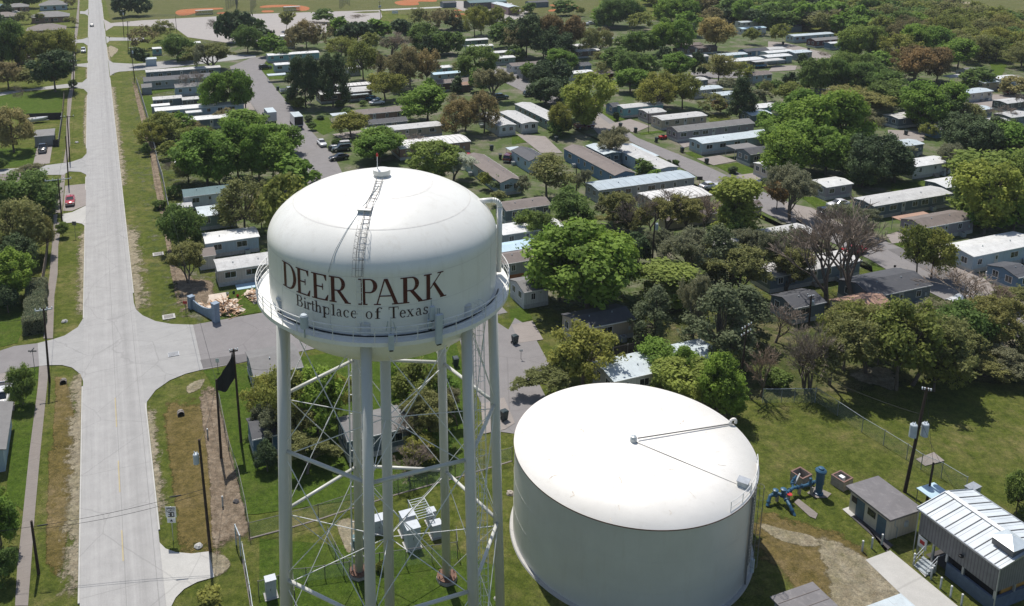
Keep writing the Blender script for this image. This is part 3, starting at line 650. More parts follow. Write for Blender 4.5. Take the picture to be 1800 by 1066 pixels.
    if ch=='x':
        Q[:]=[]; diag(.10,.03,.46,.62,.05); diag(.46,.03,.12,.62,.13); ser(.10,0,.20,.045);ser(.46,0,.24,.045);ser(.13,.60,.24,.045);ser(.46,.60,.20,.045); w=.58
    elif ch=='s': arc(.25,.48,.17,.18,20,270,.09,.06,12); arc(.23,.17,.19,.17,-160,90,.09,.06,12); rect(.36,.48,.42,.62); rect(.03,.04,.08,.20); w=.46
    return w,Q
def write(name,items,z0,z1,mat,off):
    b=MB(); H=z1-z0; k=0
    for ch,a0,a1 in items:
        w_,Q=glyph(ch)
        for q in Q:
            k+=1; R=TR+.018+(k%7)*.0016
            n_=6; vs=[]
            # subdivide between the first and second edges so that long strokes follow the curve
            for i in range(n_+1):
                for (p0,p1) in ((q[0],q[1]),(q[3],q[2])):
                    x=p0[0]+(p1[0]-p0[0])*i/n_; y=p0[1]+(p1[1]-p0[1])*i/n_
                    p=A_(a0+(a1-a0)*x/w_)*R; vs.append((p.x,p.y,z0+H*y))
            b.add(vs,[(2*i,2*i+2,2*i+3,2*i+1) for i in range(n_)])
    return b.build(name,mat,tw)
write('lettering',[('D',-50.9,-40.2),('E',-40.2,-31.2),('E',-30.6,-21.4),('R',-21.4,-11.1),('P',-7.4,1.2),('A',-.6,11.0),('R',11.3,22.3),('K',22.1,33.4)],34.90,36.68,'letter_maroon',0)
write('lettering',[('B',-40.8,-36.3),('i',-35.9,-34.0),('r',-34.0,-31.4),('t',-31.4,-29.3),('h',-29.3,-25.3),('p',-25.2,-20.8),('l',-20.5,-18.4),('a',-18.2,-15.2),('c',-14.9,-11.8),('e',-11.4,-8.1),('o',-4.5,-1.2),('f',-.4,2.7),('T',5.8,10.4),('e',10.6,13.7),('x',13.9,17.3),('a',17.9,21.1),('s',21.4,24.1)],33.95,34.74,'letter_dark',0)
# ------------------------------------------------------------------ the ground storage tank
GX,GY,GR,GZ=18.274,73.296,11.18,9.36
gt=empty('storage_tank',(GX,GY,0)); tag(gt,'wide low white steel storage tank with a flat roof beside the water tower','storage tank'); land(Vector((GX,GY,0)),'storage tank')
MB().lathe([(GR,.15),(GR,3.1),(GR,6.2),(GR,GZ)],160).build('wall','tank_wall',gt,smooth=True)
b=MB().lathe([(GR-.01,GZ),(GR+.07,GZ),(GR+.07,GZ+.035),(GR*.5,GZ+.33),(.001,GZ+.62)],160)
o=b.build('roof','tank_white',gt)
for p in o.data.polygons: p.use_smooth=p.index%4>=2
MB().lathe([(GR+.072,GZ-.07),(GR+.085,GZ-.07),(GR+.085,GZ+.03),(GR+.072,GZ+.03)],160).build('rim','rust',gt)
b=MB()
for z in (3.1,6.2): b.lathe([(GR+.003,z-.02),(GR+.012,z-.02),(GR+.012,z+.02),(GR+.003,z+.02)],160)
b.build('weld_seams','tank_wall',gt)
MB().lathe([(GR,.2),(GR+.28,.2),(GR+.34,.05),(GR+.34,-.1)],160).build('footing_ring','pale_concrete',gt)
b=MB().lathe([(.32,.5),(.32,.95),(.26,1.15),(.001,1.22)],24,(0,0,GZ)); b.build('roof_vent','galv',gt,smooth=False)
def roofz(r): return GZ+.62-.585*r/GR+.03
def rt(x,y): g=inv(x,y,GZ+.3); return Vector((g.x-GX,g.y-GY,0))
pe=rt(1283,744); pe=pe.normalized()*(GR-.05)
b=MB(); b.beam((pe*.04)+Vector((0,0,roofz(0)+.2)),pe+Vector((0,0,roofz(GR)+.12)),.07,.10); b.beam(pe*.04+Vector((.1,.1,roofz(0)+.1)),pe+Vector((.1,.12,roofz(GR)+.06)),.03,.04)
b.build('float_cable_pipe','rail_dark',gt)
b=MB(); c=pe.normalized(); s_=c.cross(Vector((0,0,1)))
ring=[pe*1.0+c*.35*math.cos(t)+Vector((0,0,roofz(GR)+.25+.35*math.sin(t))) for t in [math.pi*k/6 for k in range(-1,8)]]
b.path(ring,.14,10); b.build('overflow_bend','tank_white',gt,smooth=True)
pm=rt(1313,852)*.97
b=MB(); v0=Vector((.2,-.2,roofz(0)+.03)); v1=pm+Vector((-.5,.1,roofz(GR)+.05)); b.beam(v0,v1,.035,.05); b.build('cable','rail_dark',gt)
e=empty('hatch',pm+Vector((0,0,roofz(pm.length)))); e.parent=gt; e.rotation_euler=(0,0,math.atan2(pm.y,pm.x))
MB().box(-.42,.42,-.42,.42,-.05,.45).build('hatch_box','galv',e); MB().box(-.5,.5,-.47,.47,.45,.52).build('lid','steel',e)
# guard rail along the rim and the caged ladder
def rim(a,z,r=GR-.1): return Vector((math.cos(a)*r,math.sin(a)*r,z))
ga=[rt(1334,812),rt(1333,850),rt(1326,862),rt(1290,900)]
an=[math.atan2(v.y,v.x) for v in ga]
b=MB(); N=14
for s_,e_ in ((an[0],an[2]-.04),(an[2]+(-.02),an[3])):
    q=[s_+(e_-s_)*i/N for i in range(N+1)]
    for z in (.5,1.05): b.path([rim(a,GZ+z) for a in q],.03,6)
    b.path([rim(a,GZ+.1) for a in q],.05,4)
    for i in range(0,N+1,N//2 if N>4 else 1): b.tube(rim(q[i],GZ),rim(q[i],GZ+1.07),.035,n=6)
b.build('guard_rail','rail_white',gt)
la=an[2]; base=rim(la,.6,GR+.2); topp=rim(la,GZ+.9,GR+.2); outv=Vector((math.cos(la),math.sin(la),0))
b=ladder([base+Vector((0,0,1.6)),topp],outv,cage=True,rung=.33,w=.5); b.build('ladder','rail_dark',gt)
MB().tube(rim(la-.035,.3,GR+.15),rim(la-.035,GZ-.2,GR+.15),.09,n=8).build('level_pipe','rail_dark',gt)
p=rim(la-.01,1.6,GR+.55); MB().tube(p,p+Vector((0,0,1.3)),.17,n=10).build('gauge_board','antenna_grey',gt)
# stains and dents of the roof paint: thin rusty scuffs
b=MB(); rnd=random.Random(5)
for k in range(30):
    a=rnd.uniform(0,6.28); r=GR*math.sqrt(rnd.uniform(.05,.93)); p=Vector((math.cos(a)*r,math.sin(a)*r,0)); d=Vector((math.cos(a+rnd.uniform(-.6,.6)),math.sin(a+rnd.uniform(-.6,.6)),0)); L=rnd.uniform(.1,1.0)
    w_=rnd.uniform(.02,.06); s_=d.cross(Vector((0,0,1)))*w_; pts=[p,p+d*L*.5+s_*rnd.uniform(-5,5),p+d*L]
    for x,y in zip(pts,pts[1:]):
        Q=[x-s_,x+s_,y+s_*.4,y-s_*.4]; b.add([(q.x,q.y,roofz(q.length)-.018+.004*(k%3)) for q in Q],[(0,3,2,1)])
o=b.build('scuffs','scuff_tone' if 'scuff_tone' in MATS else P_('scuff_tone',(.50,.44,.37),.9,.3,4),gt)
# ------------------------------------------------------------------ mobile homes
RM={'W':('roof_white',(.66,.66,.64),1.2,.05,.8,(.27,.24,.22),.55),'M':('roof_weathered',(.46,.46,.45),1.2,.06,.8,(.20,.18,.17),.8),
 'L':('roof_pale_blue',(.50,.56,.58),1.5,.04,.8,(.30,.30,.30),.5),'G':('roof_grey_shingle',(.17,.165,.16),0,0,1,(.10,.09,.09),.6),
 'B':('roof_brown_shingle',(.165,.135,.12),0,0,1,(.09,.07,.06),.6),'D':('roof_charcoal',(.060,.062,.070),0,0,1,(.12,.12,.12),.6),
 'R':('roof_ribbed',(.62,.61,.59),1.35,.13,.38,(.30,.27,.25),.6),'O':('roof_orange',(.36,.22,.155),0,0,1,(.25,.14,.10),.8),
 'T':('roof_teal',(.09,.16,.17),1.0,.06,.8,(.12,.16,.16),.4),'S':('roof_seamed_blue',(.42,.48,.51),1.9,.05,.45,(.36,.38,.38),.3),
 'K':('roof_speckled',(.50,.49,.47),1.2,.04,.8,(.07,.065,.06),1.3),'U':('roof_sky_blue',(.45,.60,.68),1.0,.05,.8,(.4,.45,.47),.3)}
for k,(nm,c,p,w_,l,d,a) in RM.items(): roofmat(nm,c,p,w_,l,d,a,.4 if k in 'WLSU' else .75)
WM={'pale blue':(.38,.47,.53),'white':(.56,.57,.56),'cream':(.55,.50,.40),'tan':(.42,.36,.28),'grey':(.30,.32,.33),'blue':(.10,.19,.29),'teal':(.20,.40,.42),
 'green':(.20,.27,.24),'dark':(.075,.078,.085),'brown':(.13,.085,.065),'maroon':(.10,.022,.026),'lilac':(.30,.27,.30),'beige':(.48,.42,.36),'slate':(.13,.17,.20),
 'brick':(.28,.17,.13),'pink':(.33,.22,.21)}
def sidingmat(nm,c):
    m,n,b=nt('siding_'+nm); v=geo(n)
    o=ramp(n,noise(n,v,.7,5,.6),[(.3,tuple(x*.9 for x in c)),(.7,tuple(min(1,x*1.06) for x in c))])
    s=n.nodes.new('ShaderNodeSeparateXYZ'); n.links.new(coord(n),s.inputs[0])
    l=mth(n,'LESS_THAN',mth(n,'FRACT',mth(n,'DIVIDE',s.outputs[0],.4)),.12); o=mix(n,o,tuple(x*.78 for x in c),l)
    st=ramp(n,noise(n,geo(n,(1,1,.1)),2.2,6,.7),[(.5,(1,1,1)),(.8,(.72,.70,.66))]); o=mix(n,o,st,.8,'MULTIPLY')
    n.links.new(o,b.inputs['Base Color']); b.inputs['Roughness'].default_value=.6; MATS['siding_'+nm]=m
for k,c in WM.items(): sidingmat(k,c)
P_('porch_post',(.45,.45,.44)); P_('door_paint',(.50,.50,.48)); P_('skirting',(.42,.42,.40),.8,.2,3); P_('skirting_dark',(.10,.10,.10),.8,.2,3); P_('skirting_orange',(.38,.15,.06),.8,.2,3)
rnd=random.Random(11)
HOMES=[]
def gable_roof(L,W,h,rise,ov=.18,th=.10,ends=True):
    b=MB(); y0,y1=-ov,W+ov; ym=W/2; x0,x1=-ov,L+ov
    top=[(y0,h+.02),(ym,h+rise),(y1,h+.02)]
    vs=[];
    for x in (x0,x1):
        for y,z in top: vs.append((x,y,z+th))
        for y,z in top: vs.append((x,y,z))
    b.add(vs,[(0,6,7,1),(1,7,8,2),(3,4,10,9),(4,5,11,10),(0,3,9,6),(2,8,11,5),(0,1,4,3),(1,2,5,4),(6,9,10,7),(7,10,11,8)])
    return b
def wall_mesh(L,W,h,rise,z0=.0):
    b=MB(); vs=[]
    for x in (0,L): vs+=[(x,0,z0),(x,W,z0),(x,W,h),(x,W/2,h+rise-.01),(x,0,h)]
    b.add(vs,[(0,1,2,3,4)[::-1],(5,6,7,8,9),(0,5,9,4),(1,2,7,6)[::1],(0,1,6,5)]); return b
def window(e,c,axis,w_,hh,detail=True,trim='white_trim',label=None):
    "axis 0: on a wall facing -y; 1: facing -x; 2: facing +x"
    x,y,z=c; d=.05
    def bx(a0,a1,b0,b1,o0,o1,mb):
        if axis==0: mb.box(x+a0,x+a1,y-o1,y-o0,z+b0,z+b1)
        elif axis==1: mb.box(x-o1,x-o0,y+a0,y+a1,z+b0,z+b1)
        else: mb.box(x+o0,x+o1,y+a0,y+a1,z+b0,z+b1)
        return mb
    f=MB(); t=.07
    bx(-w_/2-t,-w_/2,-hh/2-t,hh/2+t,0.0,d,f); bx(w_/2,w_/2+t,-hh/2-t,hh/2+t,0.0,d,f); bx(-w_/2,w_/2,hh/2,hh/2+t,0.0,d,f); bx(-w_/2,w_/2,-hh/2-t,-hh/2,0.0,d,f)
    bx(-.02,.02,-hh/2,hh/2,.02,d-.01,f)
    f=f.build('window',trim,e)
    bx(-w_/2,w_/2,-hh/2,hh/2,-.01,.015,MB()).build('pane','window_glass',f)
    return f
def home(t,ax,ay,bx_,by,o='h',w=4.6,h=2.7,roof='W',wall='white',ref='',rise=None,skirt='skirting',wins=True,kind='home',porch=0,name='mobile_home',extra=None):
    A=TG(t,ax,ay,h); B=TG(t,bx_,by,h)
    if o=='h': L=max(2.5,(B-A).dot(HA)); org=Vector((A.x,A.y,0)); rz=HROT; L_=L
    else:
        # A is the far end of the left eave, B its near end; the body runs towards the camera
        L=max(2.5,(A-B).dot(VA)); org=Vector((B.x,B.y,0)); rz=HROT+math.pi/2; L_=L; org=org+HA*w; 
        # local x runs away from the camera, local y to the left
    e=empty(name,org,rz); mid=org+(HA*L/2+VA*w/2 if o=='h' else VA*L/2-HA*w/2)
    far=mid.y>330
    rise=(.35 if roof in 'WMLRSKU' else .75) if rise is None else rise
    wm='siding_'+wall
    if kind=='carport':
        b=MB().box(0,L,0,w,h-.12,h); b.build('roof',RM[roof][0],e)
        for x in (.15,L-.15):
            for y in (.15,w-.15): MB().tube((x,y,0),(x,y,h-.12),.05,n=6).build('post','porch_post',e)
        b=MB().box(0,L,-.05,0,h-.25,h-.02); b.build('fascia','white_trim',e)
    else:
        wall_mesh(L,w,h,rise,.0).build('wall',wm,e)
        gable_roof(L,w,h,rise).build('roof',RM[roof][0],e)
        if kind=='home':
            b=MB(); s=.7
            b.box(-.03,L+.03,-.03,0,-.05,s); b.box(-.03,0,-.03+.03,w,-.05,s); b.box(L,L+.03,0,w,-.05,s); b.build('skirting',skirt,e)
        if wins:
            r=random.Random(int(ax*7+ay*3+t)); zc=.7+1.15
            xs=[]; x=1.3+r.random()
            while x<L-1.0:
                xs.append(x); x+=r.uniform(2.4,4.4)
            dooru=min(xs,key=lambda q:abs(q-L*.45)) if len(xs)>2 else None
            yy=0 if o=='h' else w
            for x in xs:
                if o=='v':
                    ww=r.choice([.7,.9,1.4]); f=MB().box(x-ww/2-.06,x+ww/2+.06,w,w+.05,zc-.55,zc+.55).build('window','white_trim',e)
                    MB().box(x-ww/2,x+ww/2,w+.05,w+.06,zc-.48,zc+.48).build('pane','window_glass',f); continue
                if x==dooru:
                    d=MB().box(x-.45,x+.45,-.05,0,.7,2.62).build('door','door_paint',e)
                    if not far:
                        MB().box(x-.2,x+.2,-.062,-.05,1.7,2.3).build('window','window_glass',d)
                        MB().box(x+.3,x+.36,-.09,-.05,1.55,1.62).build('handle','steel',d)
                        b=MB(); [b.box(x-.55,x+.55,-.35-.3*k,-.05-.3*k,0,.62-.2*k) for k in range(3)]; b.build('steps','concrete_base',e)
                    continue
                window(e,(x,0,zc),0,r.choice([.65,.9,1.3,1.7]),.95)
            # the short wall we can see: left wall for h homes, near wall for v homes
            if w>3.4:
                window(e,(0,w*.28,zc),1,1.0,1.0); 
                if w>4.2: window(e,(0,w*.72,zc),1,.9,1.0)
        if not far and kind=='home':
            r=random.Random(int(ax+ay)); 
            for k in range(2):
                x=L*(.25+.4*k)+r.random(); z=h+rise*.75; MB().tube((x,w*.38,z-.1),(x,w*.38,z+.32),.09,n=8).build('roof_vent','galv',e)
        if not far and kind=='home' and L>8:
            xa=L*.72; sgn=-1 if o=='h' else 1; y0_=-.95 if o=='h' else w+.2
            ac=MB().box(xa,xa+.8,y0_,y0_+.75,.05,.85).build('air_conditioner','galv',e); MB().lathe([(.001,.87),(.3,.87),(.3,.85)],12,(xa+.4,y0_+.37,0)).build('fan_grille','rail_dark',ac)
            MB().box(L*.9,L*.9+.3,-.14 if o=='h' else w,-.02 if o=='h' else w+.12,1.3,1.8).build('meter_box','antenna_grey',e)
        if not far: 
            b=MB().box(-.18,L+.18,-.22,-.18,h-.02,h+.12); b.build('gutter','white_trim',e)
    if porch and kind!='carport':
        pw=porch; b=MB().box(L*.3,L*.3+pw,-2.6,-.2,h-.35,h-.27).build('porch_roof','roof_white',e)
        for x in (L*.3+.1,L*.3+pw-.1): MB().tube((x,-2.5,0),(x,-2.5,h-.35),.045,n=6).build('porch_post','porch_post',e)
    tag(e,ref,{'mobile_home':'mobile home','shed':'shed','carport':'carport','house':'house','garage':'garage','outbuilding':'outbuilding'}[name])
    HOMES.append((mid.x,mid.y,L,w,o)); LAND.append((mid.x,mid.y,extra) if extra else (mid.x,mid.y,None))
    return e
H_=home
# left block, from the top street down
H_(0,1015,505,1535,478,'h',4.0,2.9,'K','slate','long mobile home with shade toned walls and speckled white roof at the top street corner',extra='speckled white roof by the top street')  # slate siding paints the dark shade on these walls
H_(0,1000,568,1470,545,'h',6.0,2.9,'D','grey','dark roofed grey mobile home behind the small grey shed',extra='dark roofed home beside the shed')
H_(0,985,612,1052,608,'h',3,2.2,'G','grey','small grey garden shed with pointed roof in the top corner of the park',kind='shed',name='shed',wins=False,rise=.9,extra='small grey garden shed')
H_(0,1218,612,1430,604,'h',4.4,2.8,'G','pale blue','pale blue mobile home with grey roof and two dark windows beside a shed',extra='pale blue home with two dark windows')
H_(0,1065,698,1262,682,'h',4.0,2.6,'K','slate','mottled grey roofed mobile home just south of the pale blue home with two dark windows')
H_(0,1268,698,1520,680,'h',3.6,2.6,'K','dark','shaded mobile home with light mottled roof beside the round trunked green tree')
H_(0,1055,742,1172,724,'h',2.4,2.2,'W','grey','short white curved shed roof at the end of a white roofed home',kind='shed',name='shed',wins=False)
H_(0,1080,776,1690,722,'h',4.4,2.7,'W','pale blue','longest white roofed mobile home of the left block with pale blue walls',extra='longest white roofed home of the left block')
H_(0,1290,786,1405,774,'h',2.6,2.4,'W','grey','small white carport roof in front of the longest white roofed home',kind='carport',name='carport')
H_(0,1310,842,1757,802,'h',4.3,2.7,'W','slate','bright white roofed mobile home just above the big green tree cluster',extra='bright white roof above the tree cluster')
H_(0,1012,415,1085,412,'h',3.5,2.6,'L','pale blue','small pale blue gabled outbuilding near the conifer at the top street',name='outbuilding',wins=False,kind='shed')
H_(0,1060,343,1122,340,'h',4,2.6,'W','teal','half hidden white roofed home beneath the reddish tree by the parking lot')
H_(0,1330,303,1392,300,'h',4,2.6,'W','teal','small pale roofed home at the edge of the parking lot')
H_(0,1335,334,1420,331,'h',4,2.6,'L','teal','pale roofed home just below the one at the edge of the parking lot')
H_(4,1280,345,1600,310,'h',4.6,2.7,'T','white','white walled mobile home with dark teal roof beside the tall hedge fence',extra='dark teal roofed home')
H_(4,1385,482,1640,452,'h',5.4,2.7,'L','green','dull green walled mobile home with wide grey green roof',extra='dull green walled home')
H_(4,1405+25,668,1800,628,'h',4.8,2.7,'W','pale blue','pale blue mobile home with bright white metal roof left of the water tower',extra='white metal roofed home left of the tower')
H_(4,1515,858,1900,815,'h',4.6,2.7,'M','beige','beige mobile home with weathered roof behind the scrap timber pile',extra='beige home behind the scrap pile')
H_(4,1385,762,1500,775,'h',3.4,2.3,'B','white','small white shed with brown roof beside the beige mobile home',kind='shed',name='shed',wins=False,rise=.6)
H_(4,1215,106,1280,100,'h',2.6,2.2,'W','white','little white shed beside the rail fence under the tree cluster',kind='shed',name='shed',wins=False)
H_(4,1232,420,1332,412,'h',2.4,1.6,'M','grey','low corrugated lean-to beside the dull green walled home',kind='shed',name='shed',wins=False)
# between the first street and the middle
H_(1,85,390,465,385,'h',4.5,2.7,'W','teal','teal mobile home with white roof at the corner of the first park street',extra='teal home on the corner')
H_(1,135,456,268,446,'h',4.2,2.7,'W','pale blue','short pale blue mobile home with white roof beside the parked dark minivan',extra='short pale blue home by the minivan')
H_(1,85,527,217,518,'h',3.2,2.4,'L','white','flat pale carport on thin posts over a lawn beside the first street',kind='carport',name='carport',extra='flat pale carport on the lawn')
H_(1,178,296,268,290,'h',4,2.7,'W','white','small white home between two trees below the parking lot')
H_(1,172,255,232,252,'h',3.6,2.6,'W','white','white roofed home tucked right against the parking lot')
H_(1,450,660,790,622,'h',6.5,2.8,'M','brown','wide grey roofed double home with brown walls behind two dark trees',extra='wide grey roofed double home')
H_(1,560,607,800,588,'h',4.0,2.7,'R','grey','ribbed white roof directly behind the wide grey roofed double home')
H_(1,655,662,790,653,'h',3.2,2.3,'L','white','pale awning in front of the wide grey roofed double home',kind='carport',name='carport')
H_(1,640,478,722,470,'h',4,2.7,'W','grey','home with small white roof between the dark tree and the big brown tree')
H_(1,690,802,1042,780,'h',5.0,2.7,'B','brick','brown roofed brick home facing the little green bushes',rise=.8,extra='brown roofed brick home')
H_(1,785,866,1062,848,'h',3.6,2.6,'D','slate','dark roofed home with row of windows in front of the brown roofed brick home')
H_(1,530,806,640,795,'h',3,2.3,'L','white','small pale roofed porch beside the brown roofed brick home',kind='carport',name='carport')
H_(1,780,925,1305,882,'h',4.6,2.7,'M','tan','long pale roofed mobile home behind the brilliant white metal roofs',extra='long pale roofed home')
H_(1,1000,1036,1500,992,'h',6.8,2.8,'R','brick','double width home under the brilliant white ribbed metal roof',extra='brilliant white ribbed roof')
H_(1,1455,286,1618,278,'h',3.8,2.6,'W','green','green walled home with narrow white roof below the bright tree',extra='upper green walled home')
H_(1,1480,330,1645,318,'h',3.8,2.6,'W','teal','second white roofed home south of the narrow one by the bright tree')
H_(1,1655,372,1800,362,'h',4.2,2.6,'W','tan','white roofed home in the shade of the reddish brown trees')
H_(1,1662,410,1800,400,'h',4.2,2.6,'W','green','dark green walled home nearest the end of the back lane',extra='dark green walled home')
H_(1,1280,475,1370,468,'h',4,2.6,'W','teal','little white roof at the right edge of the big brown green tree')
H_(1,1235,522,1490,505,'h',3.4,2.6,'U','pale blue','bright blue white roof squeezed between the trees in the middle of the park')
H_(1,1255,585,1495,560,'h',4.6,2.7,'B','brown','brown home with small patch of orange roof in the middle of the park')
H_(1,1430,595,1490,590,'h',2.6,2.2,'O','brown','small orange roofed shed under the grey leafless tree',kind='shed',name='shed',wins=False)
H_(1,1525,800,1690,880,'v',4.6,2.7,'M','white','white mobile home with bay window end below the olive tree',extra='white home with a bay window end')
H_(2,55,722,262,842,'v',4.8,2.7,'M','green','grey roofed mobile home running towards the bright tree by the second street',extra='grey roofed home by the bright tree')
H_(2,-60,780,70,862,'v',4.6,2.7,'M','white','white gabled mobile home end facing the driveway left of the bright tree',extra='white gabled home end')
# along the second street, far side
H_(2,700,745,770,775,'h',3.6,2.6,'D','blue','blue walled home in the shadow behind the second street')
H_(2,775,755,1035,722,'h',4.0,2.8,'M','teal','pale roofed home with teal wall behind the lilac walled home')
H_(2,945,790,1070,778,'h',4.6,2.7,'M','lilac','lilac walled mobile home with white skirting on the second street',extra='lilac home with white skirting')
H_(2,1040,838,1362,808,'h',4.6,2.7,'M','tan','tan brick look mobile home with pale roof beside the second street',extra='tan home on the second street')
H_(2,1150,918,1700,864,'h',4.6,2.7,'G','lilac','long lilac mobile home with dark shingle roof beside the red mower',extra='long lilac home')
H_(2,1320,1000,2010,930,'h',4.8,2.8,'L','pale blue','long pale blue mobile home with pale roof on the second street',extra='long pale blue home')
H_(6,1655,50,1800,26,'h',4.6,2.8,'D','slate','dark grey home with one lit window beneath the big trees',extra='dark grey home on the second street')
H_(6,1548,10,1700,-12,'h',3.4,2.6,'G','grey','grey awning roof beside the dark grey home',kind='carport',name='carport')
H_(7,0,146,120,140,'h',4.4,2.7,'W','cream','cream mobile home with small white roof beside the bare orange shrub',extra='cream home by the orange shrub')
H_(7,405,278,575,246,'h',4.6,2.7,'W','lilac','short mobile home with shadow striped white roof and pale walls',extra='shadow striped white roof')
H_(7,735,408,1278,320,'h',4.8,2.7,'M','slate','long blue grey mobile home with weathered roof half in shadow',extra='long blue grey home')
H_(7,1010,137,1285,100,'h',4.6,2.7,'W','white','white mobile home with bright roof beside the bare tree on the right',extra='white home by the bare tree')
H_(7,1235,280,1420,255,'h',4.8,2.7,'W','slate','grey gabled home with white roof touching the big yellow green tree',extra='grey gabled home at the big tree')
H_(7,1080,560,1500,522,'h',4.8,2.7,'B','lilac','purple grey home with brown roof beside the red and white awning',extra='purple grey home')
H_(7,940,512,1170,476,'h',2.6,2.5,'O','white','red and white flat awning behind the purple grey home',kind='carport',name='carport')
H_(7,1425,758,1960,680,'h',5.2,2.9,'W','pale blue','pale blue home with wide white roof beside the white pickup on the right',extra='pale blue home by the white pickup')
H_(7,90,640,380,612,'h',5,2.6,'M','tan','low pale roofed home with brown porch in the thicket of bare trees',porch=0)
H_(7,130,718,380,690,'h',3.4,2.4,'B','tan','brown porch roof standing in front of the low pale roofed home',kind='carport',name='carport')
H_(7,20,905,720,822,'h',4.4,2.6,'K','slate','long streaky white roofed home behind the bare trees',extra='long streaky white roof')
H_(7,730,1040,1230,1000,'h',6.5,2.8,'D','slate','dark roofed home with slate walls below the small driveway and bin',rise=.9,extra='dark roofed slate home')
H_(11,180,92,420,60,'h',4.6,2.6,'D','slate','dark gabled house beside the slender pole in the thicket',extra='dark gabled house',wins=True)
H_(11,660,158,985,150,'h',6,2.6,'O','beige','orange tiled roof rising above the thicket',rise=1.2,kind='shed',name='house',extra='orange tiled roof')
H_(7,1735,905,1850,880,'h',5,2.6,'D','blue','blue walled home cut by the right edge of the photo beside the white pickup')
# around the second street, near side
H_(6,10,20,120,95,'v',4.8,2.8,'D','pale blue','pale blue home with charcoal roof left of the long dark blue home',extra='pale blue home with charcoal roof')
H_(6,345,10,715,195,'v',4.9,2.8,'B','blue','long dark blue mobile home with brown roof running towards the tower',extra='long dark blue home')
H_(6,500,-10,640,50,'v',4.4,2.8,'L','slate','pale roof running beside the long dark blue mobile home')
H_(6,640,-5,1020,152,'v',4.8,2.8,'M','pale blue','pale mobile home with off white roof beside the leafing white tree',extra='pale home beside the street')
H_(6,830,-30,940,65,'v',3.2,2.4,'L','white','pale flat carport between the pale mobile home and the second street',kind='carport',name='carport')
H_(6,600,297,1285,214,'h',5.0,2.8,'S','grey','long home with blue grey seamed metal roof behind the brown thicket',extra='seamed blue grey roof')
H_(6,1000,385,1400,338,'h',6.0,2.7,'R','tan','rusty walled home with striped white corrugated roof beside the white car',extra='striped corrugated roof')
H_(6,-40,440,270,398,'h',4.6,2.7,'B','slate','dark home with brown roof just right of the tower tank')
H_(6,-60,608,355,548,'h',4.6,2.7,'W','grey','white ribbed roof right of the tower tank at its shoulder',extra='white roof right of the tower')
H_(6,-80,728,320,655,'h',3.4,2.6,'U','pale blue','sky blue metal roof next to the white ribbed roof right of the tower')
H_(6,-60,812,205,768,'h',4.0,2.7,'B','grey','brown roofed home with orange skirting right of the tower tank',skirt='skirting_orange')
H_(6,1070,508,1777,424,'h',2.2,1.8,'B','fence' if 0 else 'tan','low long brown outbuilding behind the tall feathery trees',kind='shed',name='outbuilding',wins=False)
H_(6,1330,690,1800,620,'h',4.0,2.6,'K','slate','shadowed streaky roof behind the two feathery trees')
H_(10,85,-20,240,-60,'h',4.8,2.7,'G','white','white walled home with dark roof just below the large bright tree',extra='white home below the bright tree')
H_(5,1495,60,1700,245,'v',4.8,2.8,'B','pale blue','blue white home with brown roof just behind the tower tank',extra='blue white home behind the tower')
H_(5,1720,0,1800,40,'v',3.2,2.4,'L','white','pale carport beside the red car behind the tower',kind='carport',name='carport')
H_(10,470,240,870,182,'h',4.8,2.7,'D','tan','tan walled mobile home with dark shaded roof behind the storage tank',extra='tan home behind the storage tank')
H_(10,710,598,1500,455,'h',4.8,2.8,'L','white','mobile home with pale blue metal roof directly behind the storage tank',extra='pale blue roof behind the storage tank')
H_(9,-10,560,330,530-8,'h',6.2,2.7,'G','slate','dark teal house with wide grey roof behind the left tower legs',extra='wide grey roofed house behind the tower legs')
H_(8,1760,1040-40,2000,968,'h',4.0,2.5,'D','blue','small blue house with dark roof half hidden by the left tower leg',name='house',extra='small blue house by the tower leg')
H_(9,640,1010,1080,952,'h',4.4,2.7,'G','slate','long grey roofed mobile home seen between the middle tower legs',extra='long home between the tower legs')
# top middle and right
H_(2,0,463,175,440,'h',4.4,2.6,'B','white','white walled mobile home with brown roof at the back lane bend',extra='brown roofed home at the lane bend')
H_(2,75,500,190,485,'h',4.2,2.6,'G','grey','grey home hidden behind the dark tree at the back lane bend')
H_(2,415,515,560,500,'h',4.2,2.6,'W','white','small white roofed home with awning beside the white parked car')
H_(2,470,460,556,455,'h',4.4,2.6,'D','blue','small bright blue walled home deep among the trees')
H_(2,565,522,690,505,'h',4.4,2.6,'B','maroon','small brown and maroon home beside the white parked car in the trees')
H_(2,430,325,605,318,'h',4.4,2.6,'R','white','upper one of two glaring white corrugated roofs among the back trees')
H_(2,450,362,615,352,'h',4.2,2.6,'R','brown','lower one of two glaring white corrugated roofs among the back trees')
H_(2,1200,322,1335,315,'h',4.2,2.6,'B','maroon','dark red brown home under the edge of the tall bright tree')
H_(2,1150,350,1450,335,'h',3.2,2.4,'B','brown','long low brown roof by the yellow tree trunk')
H_(2,1250,400,1370,392,'h',3.6,2.6,'M','slate','grey roof behind the dark lane tree')
H_(2,1450,392,1625,375,'h',4.2,2.6,'L','teal','pale teal home behind the long white roof at the far lane',extra='pale teal home at the far lane')
H_(2,1480,436,1730,408,'h',5,2.6,'W','tan','long white roofed home at the far lane bend',extra='white roofed home at the lane')
H_(3,-90,432,108,412,'h',3.6,2.5,'M','dark','grey flat carport roof joined to the white roofed lane home',kind='carport',name='carport')
H_(2,1625,362,1777,348,'h',4.4,2.6,'D','blue','dark blue home behind the pale teal home')
H_(3,0,350,150,345,'h',4.6,2.6,'M','slate','grey roofed home directly above the three white roofs on the far lane')
H_(2,1195,570,1405,568,'h',4.4,2.6,'M','slate','pale roof under the umbrella shaped tree at the lane')
